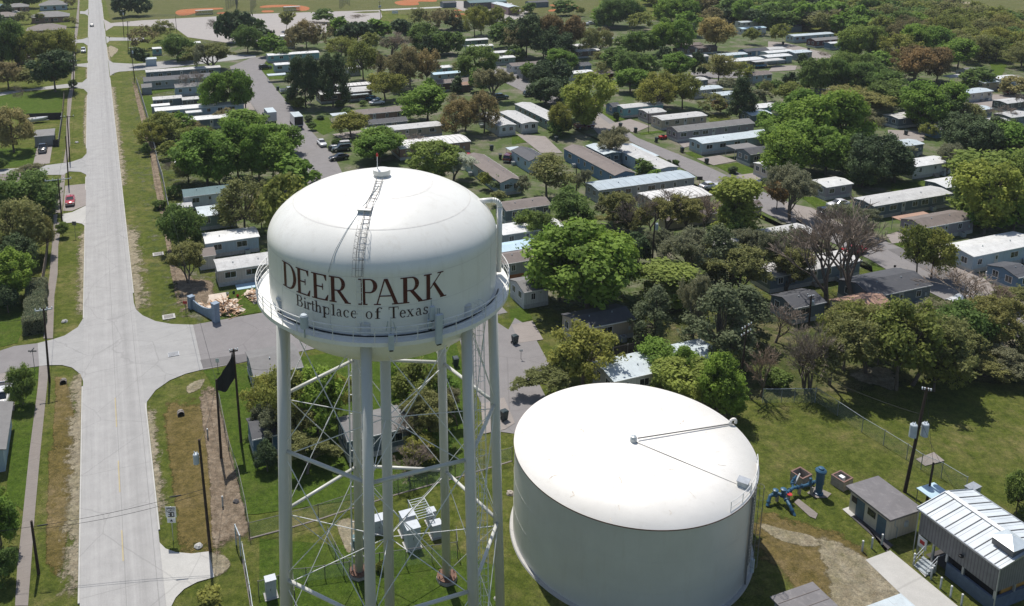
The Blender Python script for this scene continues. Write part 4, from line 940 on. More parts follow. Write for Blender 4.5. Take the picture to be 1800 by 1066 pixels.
H_(2,1260,632,1440,606,'h',4.4,2.6,'L','grey','pale roof below the umbrella shaped tree')
H_(2,1440,668,1560,650,'h',4.2,2.6,'L','white','broken pale roof beside the dark conical tree')
H_(2,1665,760,1800,720,'h',4.2,2.6,'W','teal','white roof half hidden right of the dark conical tree')
H_(2,1675,528,1820,520,'h',4.8,2.6,'B','pale blue','pale blue gabled home with brown roof by the far lane',extra='pale blue gabled home by the far lane')
H_(2,1665,806,1800,790,'h',4.6,2.7,'L','slate','slate home with pale roof at the end of the long lilac home')
H_(3,180,256,480,240,'h',4.6,2.8,'L','pale blue','pale blue mobile home at the foot of the wood',extra='pale blue home at the wood')
H_(3,330,287,560,278,'h',4.8,2.8,'G','maroon','maroon mobile home with dark roof at the foot of the wood',extra='maroon home')
H_(3,435,306,560,296,'h',3.2,2.6,'W','blue','blue home end with white awning beside the maroon home')
H_(3,0,372,185,358,'h',4.2,2.6,'W','white','left one of the joined white roofs on the far lane')
H_(3,185,372,325,366,'h',5,2.6,'L','grey','right one of the joined white roofs on the far lane')
H_(3,0,402,212,398,'h',4.6,2.6,'W','pale blue','pale white home with little awning in front of the joined white roofs',extra='white home on the far lane')
H_(3,140,190,285,192,'h',4,2.5,'D','slate','dark low shed at the edge of the wood',kind='shed',name='shed',wins=False)
H_(2,1590,160,1800,150,'h',4.2,2.6,'L','white','upper pale roof behind the umbrella shaped dark tree')
H_(2,1600,205,1777,196,'h',4.2,2.6,'U','white','lower pale blue roof behind the umbrella shaped dark tree')
H_(2,1470,122,1530,120,'h',3.5,2.6,'L','pale blue','tiny pale blue shed at the foot of the far wood',kind='shed',name='shed',wins=False)
H_(3,1400,652,1562,634,'h',4.8,2.7,'L','cream','cream mobile home with pale blue white roof near the right edge',extra='cream home near the right edge')
H_(3,1400,503,1530,508,'h',5,2.7,'G','grey','grey shingled home in the glade by the wood',rise=.9,extra='grey home in the glade')
H_(3,1262,540,1395,530,'h',3.4,2.5,'M','dark','sagging grey carport roof left of the glade home',kind='carport',name='carport')
H_(3,1500,580,1615,572,'h',4,2.6,'L','tan','pale triangular roof above the cream mobile home')
H_(3,1600,552,1745,540,'h',3.6,2.6,'W','white','bright roof right of the glade home beneath the yellow tree')
H_(3,790,530,895,520,'h',5,2.7,'W','white','glaring white roof left of the rust coloured tree')
H_(3,880,610,945,605,'h',3.4,2.5,'W','grey','tiny white roof glimpsed below the rust coloured tree')
H_(3,905,828,1400,772,'h',4.8,2.7,'K','slate','long home with leaf speckled roof behind the broad green tree',extra='leaf speckled roof')
H_(3,270,772,328,762,'h',4.6,2.6,'M','green','green end of a home peeping out of the feathery trees')
H_(3,-40,945,100,915,'h',4.6,2.7,'L','slate','pale blue roof corner above the big round trees')
H_(3,850,1032,1085,1002,'h',4.4,2.6,'L','slate','blue white roof below the gravel driveway and bin',extra='blue white roof below the driveway')
H_(3,1450,770,1580,762,'h',4.2,2.6,'L','slate','pale roof under the leafless tree right of the leaf speckled roof')
H_(3,1560,860,1720,852,'h',4.2,2.6,'M','grey','grey roof in front of the dark blue grey gable at the right edge')
H_(3,1690,820,1830,796,'h',5,2.8,'M','slate','dark blue grey gabled home at the right edge of the photo')
H_(3,1660,722,1800,706,'h',4.4,2.6,'M','dark','weathered flat roof on the far right edge below the cream home')
H_(3,1170,905,1250,915,'h',3,2.2,'G','blue','small blue shed right of the broad green tree trunk',kind='shed',name='shed',wins=False)
# the row of suburban houses on the left
def hip_house(t,ax,ay,bx_,by,depth,h,roof,wall,ref,rise=1.9,extra=None,wing=True):
    A=TG(t,ax,ay,h);B=TG(t,bx_,by,h); L=(B-A).dot(HA); org=Vector((A.x,A.y,0)); e=empty('house',org,HROT)
    MB().box(0,L,0,depth,0,h).build('wall','siding_'+wall,e)
    ov=.5; x0,x1,y0,y1=-ov,L+ov,-ov,depth+ov; d=min(depth,L)/2+ov; ym=(y0+y1)/2
    vs=[(x0,y0,h+.01),(x1,y0,h+.01),(x1,y1,h+.01),(x0,y1,h+.01),(x0+d,ym,h+rise),(x1-d,ym,h+rise)]
    b=MB().add(vs,[(0,1,5,4),(1,2,5),(2,3,4,5),(3,0,4),(0,3,2,1)]); r=b.build('roof',roof,e)
    MB().tube((x0+d+1,ym-.6,h+rise*.7),(x0+d+1,ym-.6,h+rise*.95),.15,n=8).build('roof_vent','galv',r)
    b=MB()
    for (xa,ya,xb,yb) in ((x0,y0,x1,y0),(x0,y0,x0,y1)): b.beam((xa,ya,h-.06),(xb,yb,h-.06),.04,.16)
    b.build('gutter','white_trim',e)
    n_=int(L//4)
    for k in range(n_): window(e,((k+.6)*L/n_,0,1.5),0,1.4,1.1)
    MB().box(L*.52,L*.52+.95,-.04,0,0,2.1).build('door','dark_wood',e)
    tag(e,ref,'house'); LAND.append((org.x+L/2,org.y+depth/2,extra)); HOMES.append(((org+HA*L/2+VA*depth/2).x,(org+HA*L/2+VA*depth/2).y,L,depth,'h')); return e
hip_house(0,275,40,462,36,9,2.9,'roof_grey_shingle','pale blue','pale blue gabled house beside the road at the top left',2.2,'pale blue house at the top left')
hip_house(0,217,124,476,110,10,2.9,'roof_grey_shingle','brick','grey hip roofed brick house second from the top on the left',2.2,'grey hip roofed house')
hip_house(0,190,216,450,205,10,2.9,'roof_brown_shingle','brick','dark brown roofed house behind the bright tree on the left',2.2,'dark brown roofed house')
hip_house(0,45,52,192,46,7,2.8,'roof_grey_shingle','brick','low grey house with white patio furniture at the top left',1.6)
hip_house(0,-60,120,120,112,9,2.8,'roof_brown_shingle','brown','brown roofed house in the far top left corner',1.8)
hip_house(0,-260,60,40,48,8,2.8,'roof_teal','green','pale green roofed house cut by the top left edge',1.6)
hip_house(0,100,400,215,392,8,2.8,'roof_brown_shingle','brick','reddish brown roof glimpsed between the two big left trees',1.6)
hip_house(4,-300,330,92,318,11,2.9,'roof_brown_shingle','brick','very dark brown roof at the left edge above the thicket',2.0)
H_(0,238,952,372,946,'h',6.6,2.6,'G','grey','small grey garage facing the black pickup on the left',name='garage',kind='shed',rise=.25,wins=False,extra='grey garage on the left')
def edge_house():
    g=inv(20,770,2.7); e=empty('house',(g.x,g.y-2,0),HROT+math.pi/2)
    wall_mesh(9,9,2.7,1.4).build('wall','siding_pale blue',e); gable_roof(9,9,2.7,1.4,.4).build('roof','roof_grey_shingle',e)
    MB().box(-.05,0,2,3.2,1,2.1).build('window','window_glass',e); MB().tube((3,5.5,3.4),(3,5.5,4.4),.12,n=8).build('roof_vent','galv',e)
    tag(e,'pale walled house with grey roof cut off by the left edge beside the round tree','house')
edge_house()
# buildings at the ball fields
H_(2,-122,22,-25,54,'v',6.5,4.0,'L','pink','pinkish brown hall with pale blue metal roof beside the ball fields',name='outbuilding',kind='shed',wins=False,rise=.5,extra='pinkish hall by the ball fields')
H_(1,1485,24,1735,10,'h',9,3.6,'T','dark','open pavilion with teal roof beside the ball fields',name='outbuilding',kind='shed',wins=False,rise=.9)
H_(1,1300,24,1400,22,'h',5,2.6,'D','slate','dark dugout shed between two ball fields',name='shed',kind='shed',wins=False)
H_(2,120,22,240,12,'h',5,2.8,'D','slate','dark dugout shed right of the pinkish hall',name='shed',kind='shed',wins=False)
# ------------------------------------------------------------------ trees
def leafmat(name,c,c2,tr=.46):
    c=(c[0]*2.9,c[1]*2.75,c[2]*2.8); c2=(c2[0]*3.2,c2[1]*3.1,c2[2]*2.9)
    m,n,b=nt(name); N=n.nodes
    at=N.new('ShaderNodeAttribute'); at.attribute_name='tint'; oi=N.new('ShaderNodeObjectInfo')
    v=geo(n); nz=noise(n,v,.45,4,.7)
    o=ramp(n,mth(n,'ADD',mth(n,'MULTIPLY',at.outputs['Fac'],.6),mth(n,'MULTIPLY',nz,.4)),[(.2,c2),(.5,c),(.85,tuple(x*1.3 for x in c))])
    hv=ramp(n,oi.outputs['Random'],[(0,(.82,.88,.85)),(.5,(1,1,1)),(1,(1.18,1.08,.95))]); o=mix(n,o,hv,1.0,'MULTIPLY')
    b.inputs['Roughness'].default_value=.75; b.inputs['Specular IOR Level'].default_value=.22; n.links.new(o,b.inputs['Base Color'])
    t=N.new('ShaderNodeBsdfTranslucent'); n.links.new(o,t.inputs[0]); x=N.new('ShaderNodeMixShader'); x.inputs[0].default_value=tr
    n.links.new(b.outputs[0],x.inputs[1]); n.links.new(t.outputs[0],x.inputs[2]); n.links.new(x.outputs[0],N['Material Output'].inputs[0]); MATS[name]=m
leafmat('leaf_dark',(.030,.046,.019),(.013,.021,.010),.25); leafmat('leaf_green',(.056,.086,.022),(.026,.042,.012)); leafmat('leaf_bright',(.066,.108,.018),(.034,.060,.012),.42)
leafmat('leaf_yellow',(.088,.100,.024),(.050,.060,.016)); leafmat('leaf_gold',(.125,.115,.048),(.08,.076,.03)); leafmat('leaf_olive',(.092,.098,.036),(.055,.060,.024))
leafmat('leaf_brown',(.090,.080,.038),(.058,.056,.026)); leafmat('leaf_rust',(.088,.066,.030),(.055,.042,.018)); leafmat('leaf_grey',(.088,.094,.056),(.060,.065,.040))
leafmat('leaf_feather',(.068,.080,.042),(.042,.052,.028)); leafmat('leaf_lime',(.098,.125,.028),(.055,.074,.018)); leafmat('leaf_red',(.13,.03,.03),(.08,.02,.02)); leafmat('leaf_twig',(.085,.072,.058),(.055,.047,.038),.1)
leafmat('leaf_white',(.24,.25,.21),(.16,.17,.12))
def unit(r):
    while True:
        x,y,z=r.uniform(-1,1),r.uniform(-1,1),r.uniform(-1,1); l=x*x+y*y+z*z
        if .01<l<1: l=math.sqrt(l); return Vector((x/l,y/l,z/l))
def make_crown(kind,seed,dens=1.0,leaf=.0225,shape='round',nclump=34,cr=.16,z0=.08,fill=.55):
    nclump=int(nclump*2.1); cr*=.68
    r=random.Random(seed); V=[];F=[];T=[]; cl=[]
    lob=[(unit(r),r.uniform(.62,1.18)) for _ in range(9)]
    for k in range(nclump):
        u=unit(r); 
        if u.z<-.8: u.z*=-1
        s=1.0
        for d,a in lob:
            q=max(0,u.dot(d)); s+=(a-1)*q*q*1.4
        rr=(r.uniform(fill,1.0)**.75)*s
        if shape=='cone': h=(1-(u.z*.5+.5)); x,y,z=u.x*rr*.5*(.25+.85*h),u.y*rr*.5*(.25+.85*h),.5+u.z*.5
        elif shape=='umbrella': x,y,z=u.x*rr*.52,u.y*rr*.52,.72+u.z*.22*rr
        elif shape=='vase': z=.5+u.z*.5; x,y=u.x*rr*.5*(.35+.75*z),u.y*rr*.5*(.35+.75*z)
        else: x,y,z=u.x*rr*.45,u.y*rr*.45,.46+u.z*.46*rr
        z=z0+(1-z0)*max(0.0,min(1.0,z*.97)); c=Vector((x,y,z)); cl.append(c)
        R=cr*r.uniform(.65,1.25); tint=r.uniform(.15,.85)
        for j in range(int(125*dens*(R/cr)**2)):
            d=unit(r); q=(r.random()**.5)*(1.0 if r.random()<.8 else 1.5); p=c+Vector((d.x*R*q,d.y*R*q,d.z*R*q*.8))
            nrm=(d*1.0+unit(r)*.9+Vector((0,0,.5))).normalized(); a=nrm.cross(unit(r)).normalized(); b_=nrm.cross(a)
            l=leaf*r.uniform(.6,1.4); w_=l*r.uniform(.45,.8); i=len(V)
            V+=[p-a*l,p+b_*w_,p+a*l*.9,p-b_*w_*.9]; F.append((i,i+1,i+2,i+3)); T.append(min(1,max(0,tint+r.uniform(-.2,.2))))
    zt_=sorted(v.z for v in V)[int(len(V)*.995)]; xr=sorted(math.hypot(v.x,v.y) for v in V)[int(len(V)*.975)]; fx_,fz_=.5/xr,1/zt_
    V=[(v.x*fx_,v.y*fx_,v.z*fz_) for v in V]; cl=[Vector((c.x*fx_,c.y*fx_,c.z*fz_)) for c in cl]
    me=bpy.data.meshes.new('crown'); me.from_pydata(V,[],F); me.materials.append(MATS[kind])
    at=me.attributes.new('tint','FLOAT','FACE'); at.data.foreach_set('value',T); me.update()
    return me,cl
def make_trunk(cl,seed,mat='bark',z0=.30,tr=.028,n=9,lean=.0,fork=0.30):
    r=random.Random(seed+99); b=MB(); base=Vector((0,0,-.02)); t=Vector((r.uniform(-.03,.03)+lean,r.uniform(-.03,.03),fork))
    b.tube(base,t*.5,tr*1.25,tr,7); b.tube(t*.5,t,tr,tr*.85,7)
    for c in r.sample(cl,min(n,len(cl))):
        m=t.lerp(c,.5)+Vector((r.uniform(-.03,.03),r.uniform(-.03,.03),-.02)); b.tube(t,m,tr*.6,tr*.38,5,False); b.tube(m,c,tr*.38,tr*.12,4,False)
        for q in range(2): e=c+unit(r)*.12; b.tube(m.lerp(c,.5),e,tr*.2,tr*.06,3,False)
    me=bpy.data.meshes.new('trunk'); me.from_pydata(b.v,[],b.f); me.materials.append(MATS[mat]); me.update(); return me
def make_bare(seed,leafy=0,mat='bark',kind='leaf_twig',depth=6,spread=.62,leaf=.016,tw=.0032):
    "bare branching tree: limbs go to the trunk mesh, fine twigs and any buds to the crown mesh"
    r=random.Random(seed); tb=MB(); V=[];F=[];T=[]; ends=[]
    def leafq(p,l,t):
        nrm=unit(r); a=nrm.cross(unit(r)).normalized(); b_=nrm.cross(a); i=len(V); V.extend([p-a*l,p+b_*l*.6,p+a*l,p-b_*l*.6]); F.append((i,i+1,i+2,i+3)); T.append(t)
    def twig(p,q,w_):
        d=(q-p).normalized(); a=d.cross(unit(r)).normalized()*w_; i=len(V); V.extend([p-a,p+a,q+a*.4,q-a*.4]); F.append((i,i+1,i+2,i+3)); T.append(r.random())
    def grow(p,d,L,rad_,k):
        q=p+d*L
        if k>=3: tb.tube(p,q,rad_,rad_*.68,5 if k>4 else 4,False)
        else: twig(p,q,max(rad_,tw*.8))
        if k<=3 and leafy:
            for _ in range(leafy): leafq(p.lerp(q,r.random())+unit(r)*.03,leaf*r.uniform(.6,1.3),r.random())
        if k==0: return
        n=3 if k>1 else 4
        for j in range(n):
            nd=(d+unit(r)*spread+Vector((0,0,.10))).normalized(); grow(q if j<2 else p.lerp(q,r.uniform(.5,.9)),nd,L*r.uniform(.66,.86),rad_*.62,k-1)
    for j in range(r.choice((1,2,2))): grow(Vector((r.uniform(-.01,.01),0,-.02)),Vector((r.uniform(-.25,.25),r.uniform(-.25,.25),1)).normalized(),.25,.022,depth-0)
    # normalise to a unit crown
    if not V: V=[Vector((0,0,1))]
    zm=max(v.z for v in V); xs=sorted(abs(v.x) for v in V); xm=xs[int(len(xs)*.97)]
    sz,sx=1/zm,.5/xm
    V=[(v[0]*sx,v[1]*sx,v[2]*sz) for v in V]
    me=bpy.data.meshes.new('crown'); me.from_pydata(V,[],F); me.materials.append(MATS[kind]); at=me.attributes.new('tint','FLOAT','FACE'); at.data.foreach_set('value',T); me.update()
    mt=bpy.data.meshes.new('trunk'); mt.from_pydata([(v[0]*sx,v[1]*sx,v[2]*sz) for v in tb.v],[],tb.f); mt.materials.append(MATS[mat]); mt.update()
    return me,mt
PROTO={}
def proto(k,v):
    key=(k,v)
    if key in PROTO: return PROTO[key]
    s=hash((ord(k[0]),len(k),v))%9999 if False else (sum(map(ord,k))*31+v*977)%9973
    C=dict(d=('leaf_dark',dict(dens=1.5,nclump=38,fill=.45)),g=('leaf_green',dict(dens=1.25,nclump=36)),G=('leaf_bright',dict(dens=1.35,nclump=42,cr=.145)),
      y=('leaf_yellow',dict(dens=.80,nclump=34,cr=.14,leaf=.020)),Y=('leaf_gold',dict(dens=1.25,nclump=36)),L=('leaf_lime',dict(dens=1.15,nclump=40,cr=.14,shape='vase')),
      o=('leaf_olive',dict(dens=.62,nclump=36,cr=.135,leaf=.019)),b=('leaf_brown',dict(dens=.66,nclump=38,cr=.13,leaf=.019)),r=('leaf_rust',dict(dens=1.2,nclump=40,cr=.14)),
      w=('leaf_feather',dict(dens=.85,nclump=44,cr=.115,shape='cone',leaf=.017,z0=.06)),c=('leaf_dark',dict(dens=1.2,nclump=40,shape='cone',z0=.1)),
      u=('leaf_dark',dict(dens=1.0,nclump=30,shape='umbrella',cr=.12)),R=('leaf_red',dict(dens=1.0,z0=.05)),k=('leaf_green',dict(dens=1.2,nclump=22,cr=.2,z0=.02,leaf=.045)),
      K=('leaf_dark',dict(dens=1.3,nclump=22,cr=.2,z0=.02,leaf=.045)),q=('leaf_yellow',dict(dens=1.0,nclump=18,cr=.2,z0=.02,leaf=.05)))
    if k in C:
        m,kw=C[k]; cm,cl=make_crown(m,s,**kw)
        tm=make_trunk(cl,s,'bark',n=5 if k in 'kKqR' else (34 if k in 'obwy' else 16),fork=.05 if k in 'kKqR' else (.5 if k=='u' else .30),tr=.02)
    elif k=='s': cm,tm=make_bare(s,9,'bark','leaf_grey',6,.60,.014)
    elif k=='S': cm,tm=make_bare(s,11,'bark','leaf_olive',6,.55,.015)
    elif k=='F': cm,tm=make_bare(s,9,'bark','leaf_white',6,.6,.014)
    elif k=='n': cm,tm=make_bare(s,0,'bark','leaf_twig',6,.52)
    elif k=='p': cm,tm=make_bare(s,0,'bark_pale','leaf_twig',6,.55)
    PROTO[key]=(cm,tm); return PROTO[key]
LOOK=dict(d='dark dense evergreen tree',g='mid green leafy tree',G='bright green broad tree',y='yellow green spring tree',Y='golden yellow leafed tree',L='lime green vase shaped tree',
 o='olive brown thinly leafed tree',b='brown tinged leafy tree',r='rust coloured tree',w='feathery grey green conifer like tree',c='dark conical tree',u='dark umbrella shaped tree',
 R='dark red shrub',k='rounded green shrub',K='rounded dark shrub',q='low yellow green shrub',s='sparse grey green tree',S='open tree of bare limbs and olive buds',F='bare tree full of white blossom',n='leafless dark tree',p='leafless pale tree')
CATS={k:('shrub' if k in 'RkKq' else 'tree') for k in LOOK}
TREES=[]
def tree(t,x,yb,yt,wd,k,lab=None,var=None,group=None,name=None):
    gx,gy=tp(t,x,yb); 
    g=inv(gx,gy); ty=tp(t,x,yt)[1]; W=wd*450/1777/ppm(g); H=max(1.2,height_at(g,ty)*1.0); H=min(H,max(3,W*1.6)) if k not in 'cwnpsS' else min(H,W*2.4)
    W*=1.10
    if k not in 'RkKqcwunpsSF': H=max(H,W*.62)
    if W>14.5 and k in 'GgdyLobrY' and not (t==6 and x==520):
        # a crown wider than one tree: three trees standing together
        for (du,dv,f_) in ((-.27,-.05,.60),(.27,-.02,.58),(.02,.20,.62)):
            q=g+HA*W*du+VA*W*dv*1.1; ww=W*f_; TREES.append([((q.x,q.y,0),rnd.uniform(0,6.28),rnd.randrange(3),rnd.uniform(.94,1.06)),k,ww,max(ww*.68,H*rnd.uniform(.88,1.0)),lab,gx+du*wd*.25,gy,group])
        return
    v=rnd.randrange(3) if var is None else var; cm,tm=proto(k,v)
    TREES.append([((g.x,g.y,0),rnd.uniform(0,6.28),v,rnd.uniform(.94,1.06)),k,W,H,lab,gx,gy,group])
TD={0:[(90,480,130,210,'g'),(55,470,190,260,'d'),(345,470,195,330,'y'),(345,470,240,240,'y'),(385,640,360,270,'d'),(60,620,430,230,'b'),(130,775,590,130,'p'),(205,610,490,210,'o'),(100,1060,755,265,'Y'),
 (915,115,-60,215,'d'),(1125,285,145,195,'o'),(1000,345,190,200,'b'),(1235,425,245,220,'g'),(1500,292,130,140,'n'),(1620,300,70,240,'d'),(1720,370,180,180,'g'),(1325,650,490,180,'n'),(1605,782,500,330,'G'),
 (1480,490,300,270,'S'),(965,460,330,100,'d'),(500,610,555,60,'K'),(1120,985,785,270,'y'),(1050,1030,850,190,'y'),(1240,930,790,200,'G'),(1340,935,850,140,'b'),(1560,860,765,160,'b'),(480,190,120,80,'S'),(300,165,90,70,'S'),(490,60,-40,90,'b'),
 (160,60,-30,220,'g'),(40,110,30,100,'d'),(160,170,85,130,'o'),(10,260,90,140,'d'),(1420,520,290,120,'s'),(520,420,330,50,'s'),(440,290,210,90,'d'),(1000,420,370,80,'K'),(1700,990,840,330,'G'),(1380,1060,900,260,'y'),(1210,920,850,130,'o'),(1290,440,360,120,'g')],
1:[(110,395,240,160,'G'),(360,350,150,280,'b'),(270,330,190,120,'b'),(575,290,120,170,'G'),(680,310,145,230,'d'),(470,160,115,140,'g'),(232,215,75,100,'S'),(590,410,260,220,'y'),(870,265,150,190,'G'),(1015,280,135,130,'d'),(790,360,230,140,'y'),(940,400,215,180,'n'),(900,390,260,130,'s'),
 (1150,370,165,210,'g'),(1310,385,215,250,'g'),(1200,400,250,120,'d'),(745,562,290,210,'y'),(860,530,350,190,'b'),(1090,625,330,350,'b'),(980,560,390,220,'b'),(900,705,515,265,'y'),(345,742,390,260,'d'),(535,742,355,230,'d'),(1190,852,600,330,'G'),(1200,700,545,110,'G'),(1480,935,650,370,'b'),(1530,565,320,270,'g'),
 (1400,645,530,100,'c'),(1655,705,470,220,'s'),(1540,640,480,140,'g'),(1400,520,430,120,'o'),(1140,185,55,140,'o'),(1300,215,85,230,'b'),(1585,255,45,270,'y'),(1700,335,165,180,'g'),(660,955,790,250,'y'),(840,1100,910,330,'G'),(1095,1030,915,160,'n'),
 (235,715,650,70,'k'),(290,755,680,110,'q'),(585,745,700,70,'k'),(390,905,850,60,'k'),(370,845,800,60,'K'),(450,830,800,50,'K'),(635,815,765,90,'g'),(740,735,700,50,'k'),(150,1060,850,300,'G'),(20,1040,860,160,'G'),(190,420,330,120,'g'),(60,330,200,160,'d'),(10,250,130,100,'g'),(1360,205,130,130,'d'),(1420,210,160,120,'K'),(720,170,100,130,'p'),(420,190,140,110,'p'),(1750,290,190,120,'b'),(1770,200,120,90,'g'),(640,420,330,90,'y'),(1590,470,400,100,'o')],
2:[(100,400,110,230,'d'),(330,400,100,290,'r'),(60,400,180,220,'b'),(220,420,190,220,'d'),(330,430,230,240,'d'),(30,420,330,140,'g'),(575,385,200,250,'o'),(110,95,35,110,'g'),(370,110,50,150,'g'),(40,110,60,90,'y'),(470,115,50,60,'y'),(620,200,100,110,'g'),(735,190,10,300,'g'),(650,170,20,170,'G'),(890,215,90,180,'y'),(1140,170,0,300,'G'),(1130,150,-20,180,'G'),(1090,380,130,270,'G'),(1200,300,160,140,'d'),
 (900,390,230,260,'g'),(800,380,250,180,'g'),(1405,365,130,215,'Y'),(1370,130,-20,260,'b'),(1380,200,50,160,'b'),(1590,130,-20,140,'d'),(1475,130,-10,140,'b'),(1665,240,70,170,'u'),(1645,310,195,120,'y'),(720,470,340,210,'g'),(350,490,350,220,'G'),(130,560,440,160,'g'),(260,610,430,290,'d'),(230,730,570,290,'d'),(330,700,540,160,'d'),(850,560,405,290,'g'),(1130,550,365,225,'G'),
 (820,640,515,250,'G'),(1080,765,535,390,'y'),(960,740,600,200,'y'),(520,905,520,310,'L'),(440,830,600,190,'L'),(320,945,720,170,'y'),(1290,535,370,130,'d'),(1430,583,380,220,'o'),(1565,570,430,190,'y'),(1490,630,540,130,'s'),(1390,795,650,180,'o'),(1580,840,540,180,'c'),(1600,800,560,130,'b'),(765,1080,880,230,'s'),(620,560,430,110,'o'),(350,930,790,150,'K'),(300,950,850,120,'g'),
 (720,840,780,40,'K'),(770,800,750,50,'K'),(1700,740,620,150,'s'),(1750,700,560,120,'o'),(1740,900,780,110,'G'),(1740,640,580,100,'g'),(1500,160,60,120,'d'),(1700,180,60,130,'b'),(600,450,380,130,'o'),(1200,250,80,180,'G'),(1440,790,700,120,'r'),(640,330,190,120,'b'),(1060,430,330,120,'d')],
3:[(65,310,165,150,'y'),(640,430,180,310,'L'),(560,430,240,150,'g'),(1060,410,170,320,'G'),(1150,400,200,200,'G'),(1315,480,275,230,'G'),(1405,430,235,280,'o'),(900,460,240,250,'y'),(1080,575,375,370,'r'),(980,560,450,200,'o'),(1190,560,430,150,'b'),(380,645,405,310,'g'),(560,580,390,320,'g'),(690,640,430,320,'g'),(300,640,440,150,'d'),(140,610,500,110,'d'),
 (235,455,370,70,'c'),(395,435,360,90,'n'),(480,230,65,250,'n'),(280,215,60,170,'s'),(190,190,85,120,'y'),(1140,885,555,440,'G'),(1140,885,640,300,'g'),(860,780,570,310,'g'),(800,700,500,250,'g'),(540,800,600,400,'S'),(700,830,690,250,'s'),(120,740,615,240,'y'),(150,860,740,330,'w'),(1440,610,530,200,'g'),(1690,665,540,200,'Y'),(1605,860,730,160,'n'),(1750,800,640,80,'n'),
 (350,1060,850,620,'G'),(100,1030,860,300,'G'),(560,1080,880,300,'G'),(690,930,740,250,'s'),(820,1060,960,260,'s'),(1260,960,870,300,'S'),(1400,900,780,260,'o'),(1100,960,860,120,'y'),(1500,1110,840,430,'d'),(1650,1130,860,360,'G'),(1740,1050,880,180,'y'),(1330,680,590,120,'G'),(60,640,590,120,'g'),(280,1000,830,200,'b'),(1480,560,500,130,'d'),(770,480,360,160,'G')],
4:[(290,235,110,270,'s'),(200,480,190,410,'g'),(60,480,230,260,'g'),(330,420,260,170,'g'),(220,770,370,420,'o'),(90,740,380,300,'o'),(330,740,470,180,'o'),(80,1060,715,310,'G'),(150,900,620,230,'d'),(265,1010,925,130,'R'),(20,150,70,80,'k'),(1440,270,-130,420,'G'),(1660,250,-160,460,'G'),(1310,240,40,200,'o'),(1700,610,215,360,'o'),(1600,560,330,200,'y'),
 (1265,725,405,280,'g'),(1310,945,665,230,'S'),(1205,345,265,100,'g'),(1110,425,365,80,'k'),(1180,200,90,110,'n'),(1150,80,-40,150,'y'),(1010,60,-30,60,'k'),(1240,600,480,90,'K'),(1750,240,-40,240,'G'),(1380,560,470,80,'K'),(440,620,520,80,'k'),(1560,900,850,60,'k')],
5:[(120,260,-70,320,'G'),(300,310,75,280,'G'),(400,240,160,90,'G'),(150,650,195,370,'y'),(40,560,300,160,'o'),(1225,250,-30,340,'L'),(1370,230,40,230,'F'),(1705,310,210,170,'K'),(1600,290,170,110,'y'),(1420,90,0,100,'k'),(860,110,-60,300,'G'),(560,1,-60,60,'k'),(1690,400,300,130,'o')],
6:[(240,340,45,340,'o'),(90,330,180,160,'s'),(540,330,150,170,'s'),(755,115,-90,230,'s'),(930,195,85,160,'g'),(975,255,150,110,'G'),(430,560,295,320,'g'),(150,640,430,240,'g'),(700,600,300,220,'S'),(840,640,320,260,'n'),(960,620,330,230,'S'),(1080,620,300,260,'n'),(1220,600,300,230,'S'),(1330,560,330,200,'n'),(800,560,400,260,'S'),(1560,660,235,330,'L'),(1500,640,330,230,'L'),(1560,700,480,180,'g'),
 (870,820,610,170,'K'),(1020,780,560,180,'s'),(520,1130,535,720,'G'),(700,1060,600,380,'G'),(330,1060,600,380,'G'),(1240,930,555,330,'s'),(1410,980,545,330,'w'),(1090,1100,835,390,'L'),(1560,1060,700,380,'S'),(1700,960,560,260,'s'),(1640,820,560,240,'s'),(1525,180,130,65,'K'),(1135,125,85,40,'k'),(1760,275,215,60,'K'),(1090,125,85,30,'K'),(1280,760,580,160,'s'),(640,520,360,160,'s'),(1180,520,400,180,'n')],
7:[(150,510,130,310,'s'),(60,430,235,160,'r'),(260,200,-60,560,'G'),(100,180,-20,260,'g'),(740,250,-10,480,'d'),(600,240,40,300,'g'),(880,240,40,260,'d'),(1235,195,-30,200,'s'),(1600,560,55,680,'L'),(1420,540,200,360,'L'),(1700,600,250,300,'G'),(1500,560,300,300,'G'),(400,1080,430,400,'n'),(600,1100,380,430,'n'),(520,1000,470,300,'p'),(730,610,420,300,'s'),(560,590,400,220,'s'),(1030,912,520,240,'y'),(1130,912,570,260,'y'),(1400,1160,880,320,'p'),
 (1700,1120,985,220,'S'),(1550,1150,960,240,'n'),(170,900,560,330,'s'),(1420,300,50,180,'d'),(1700,480,200,200,'g'),(270,860,600,220,'p'),(120,1000,700,280,'S'),(640,760,600,160,'n'),(1640,470,380,180,'d'),(1430,60,-80,420,'d'),(1650,60,-80,280,'y'),(60,780,600,160,'s')],
8:[(160,762,500,190,'g'),(60,120,-60,180,'d'),(-60,80,-200,220,'g')],
9:[(90,900,560,330,'y'),(250,980,520,360,'y'),(430,960,520,380,'G'),(560,860,560,240,'y'),(1100,770,445,360,'y'),(1010,740,480,200,'G'),(1250,1010,620,300,'S'),(1080,1040,760,260,'n'),(1400,900,640,260,'s'),(1330,800,560,200,'G'),(350,1060,700,300,'S'),(120,1050,760,260,'s')],
10:[(490,610,240,460,'y'),(400,640,330,260,'y'),(260,650,450,320,'S'),(990,335,-60,300,'w'),(1420,480,-60,520,'w'),(1260,420,-160,300,'s'),(1600,330,-60,330,'w'),(1030,570,330,310,'G'),(1200,640,360,220,'G'),(1230,740,460,420,'L'),(1420,830,395,300,'G'),(1040,700,480,240,'L'),(1720,700,320,200,'n'),(1480,860,560,240,'G'),(560,340,240,120,'y')],
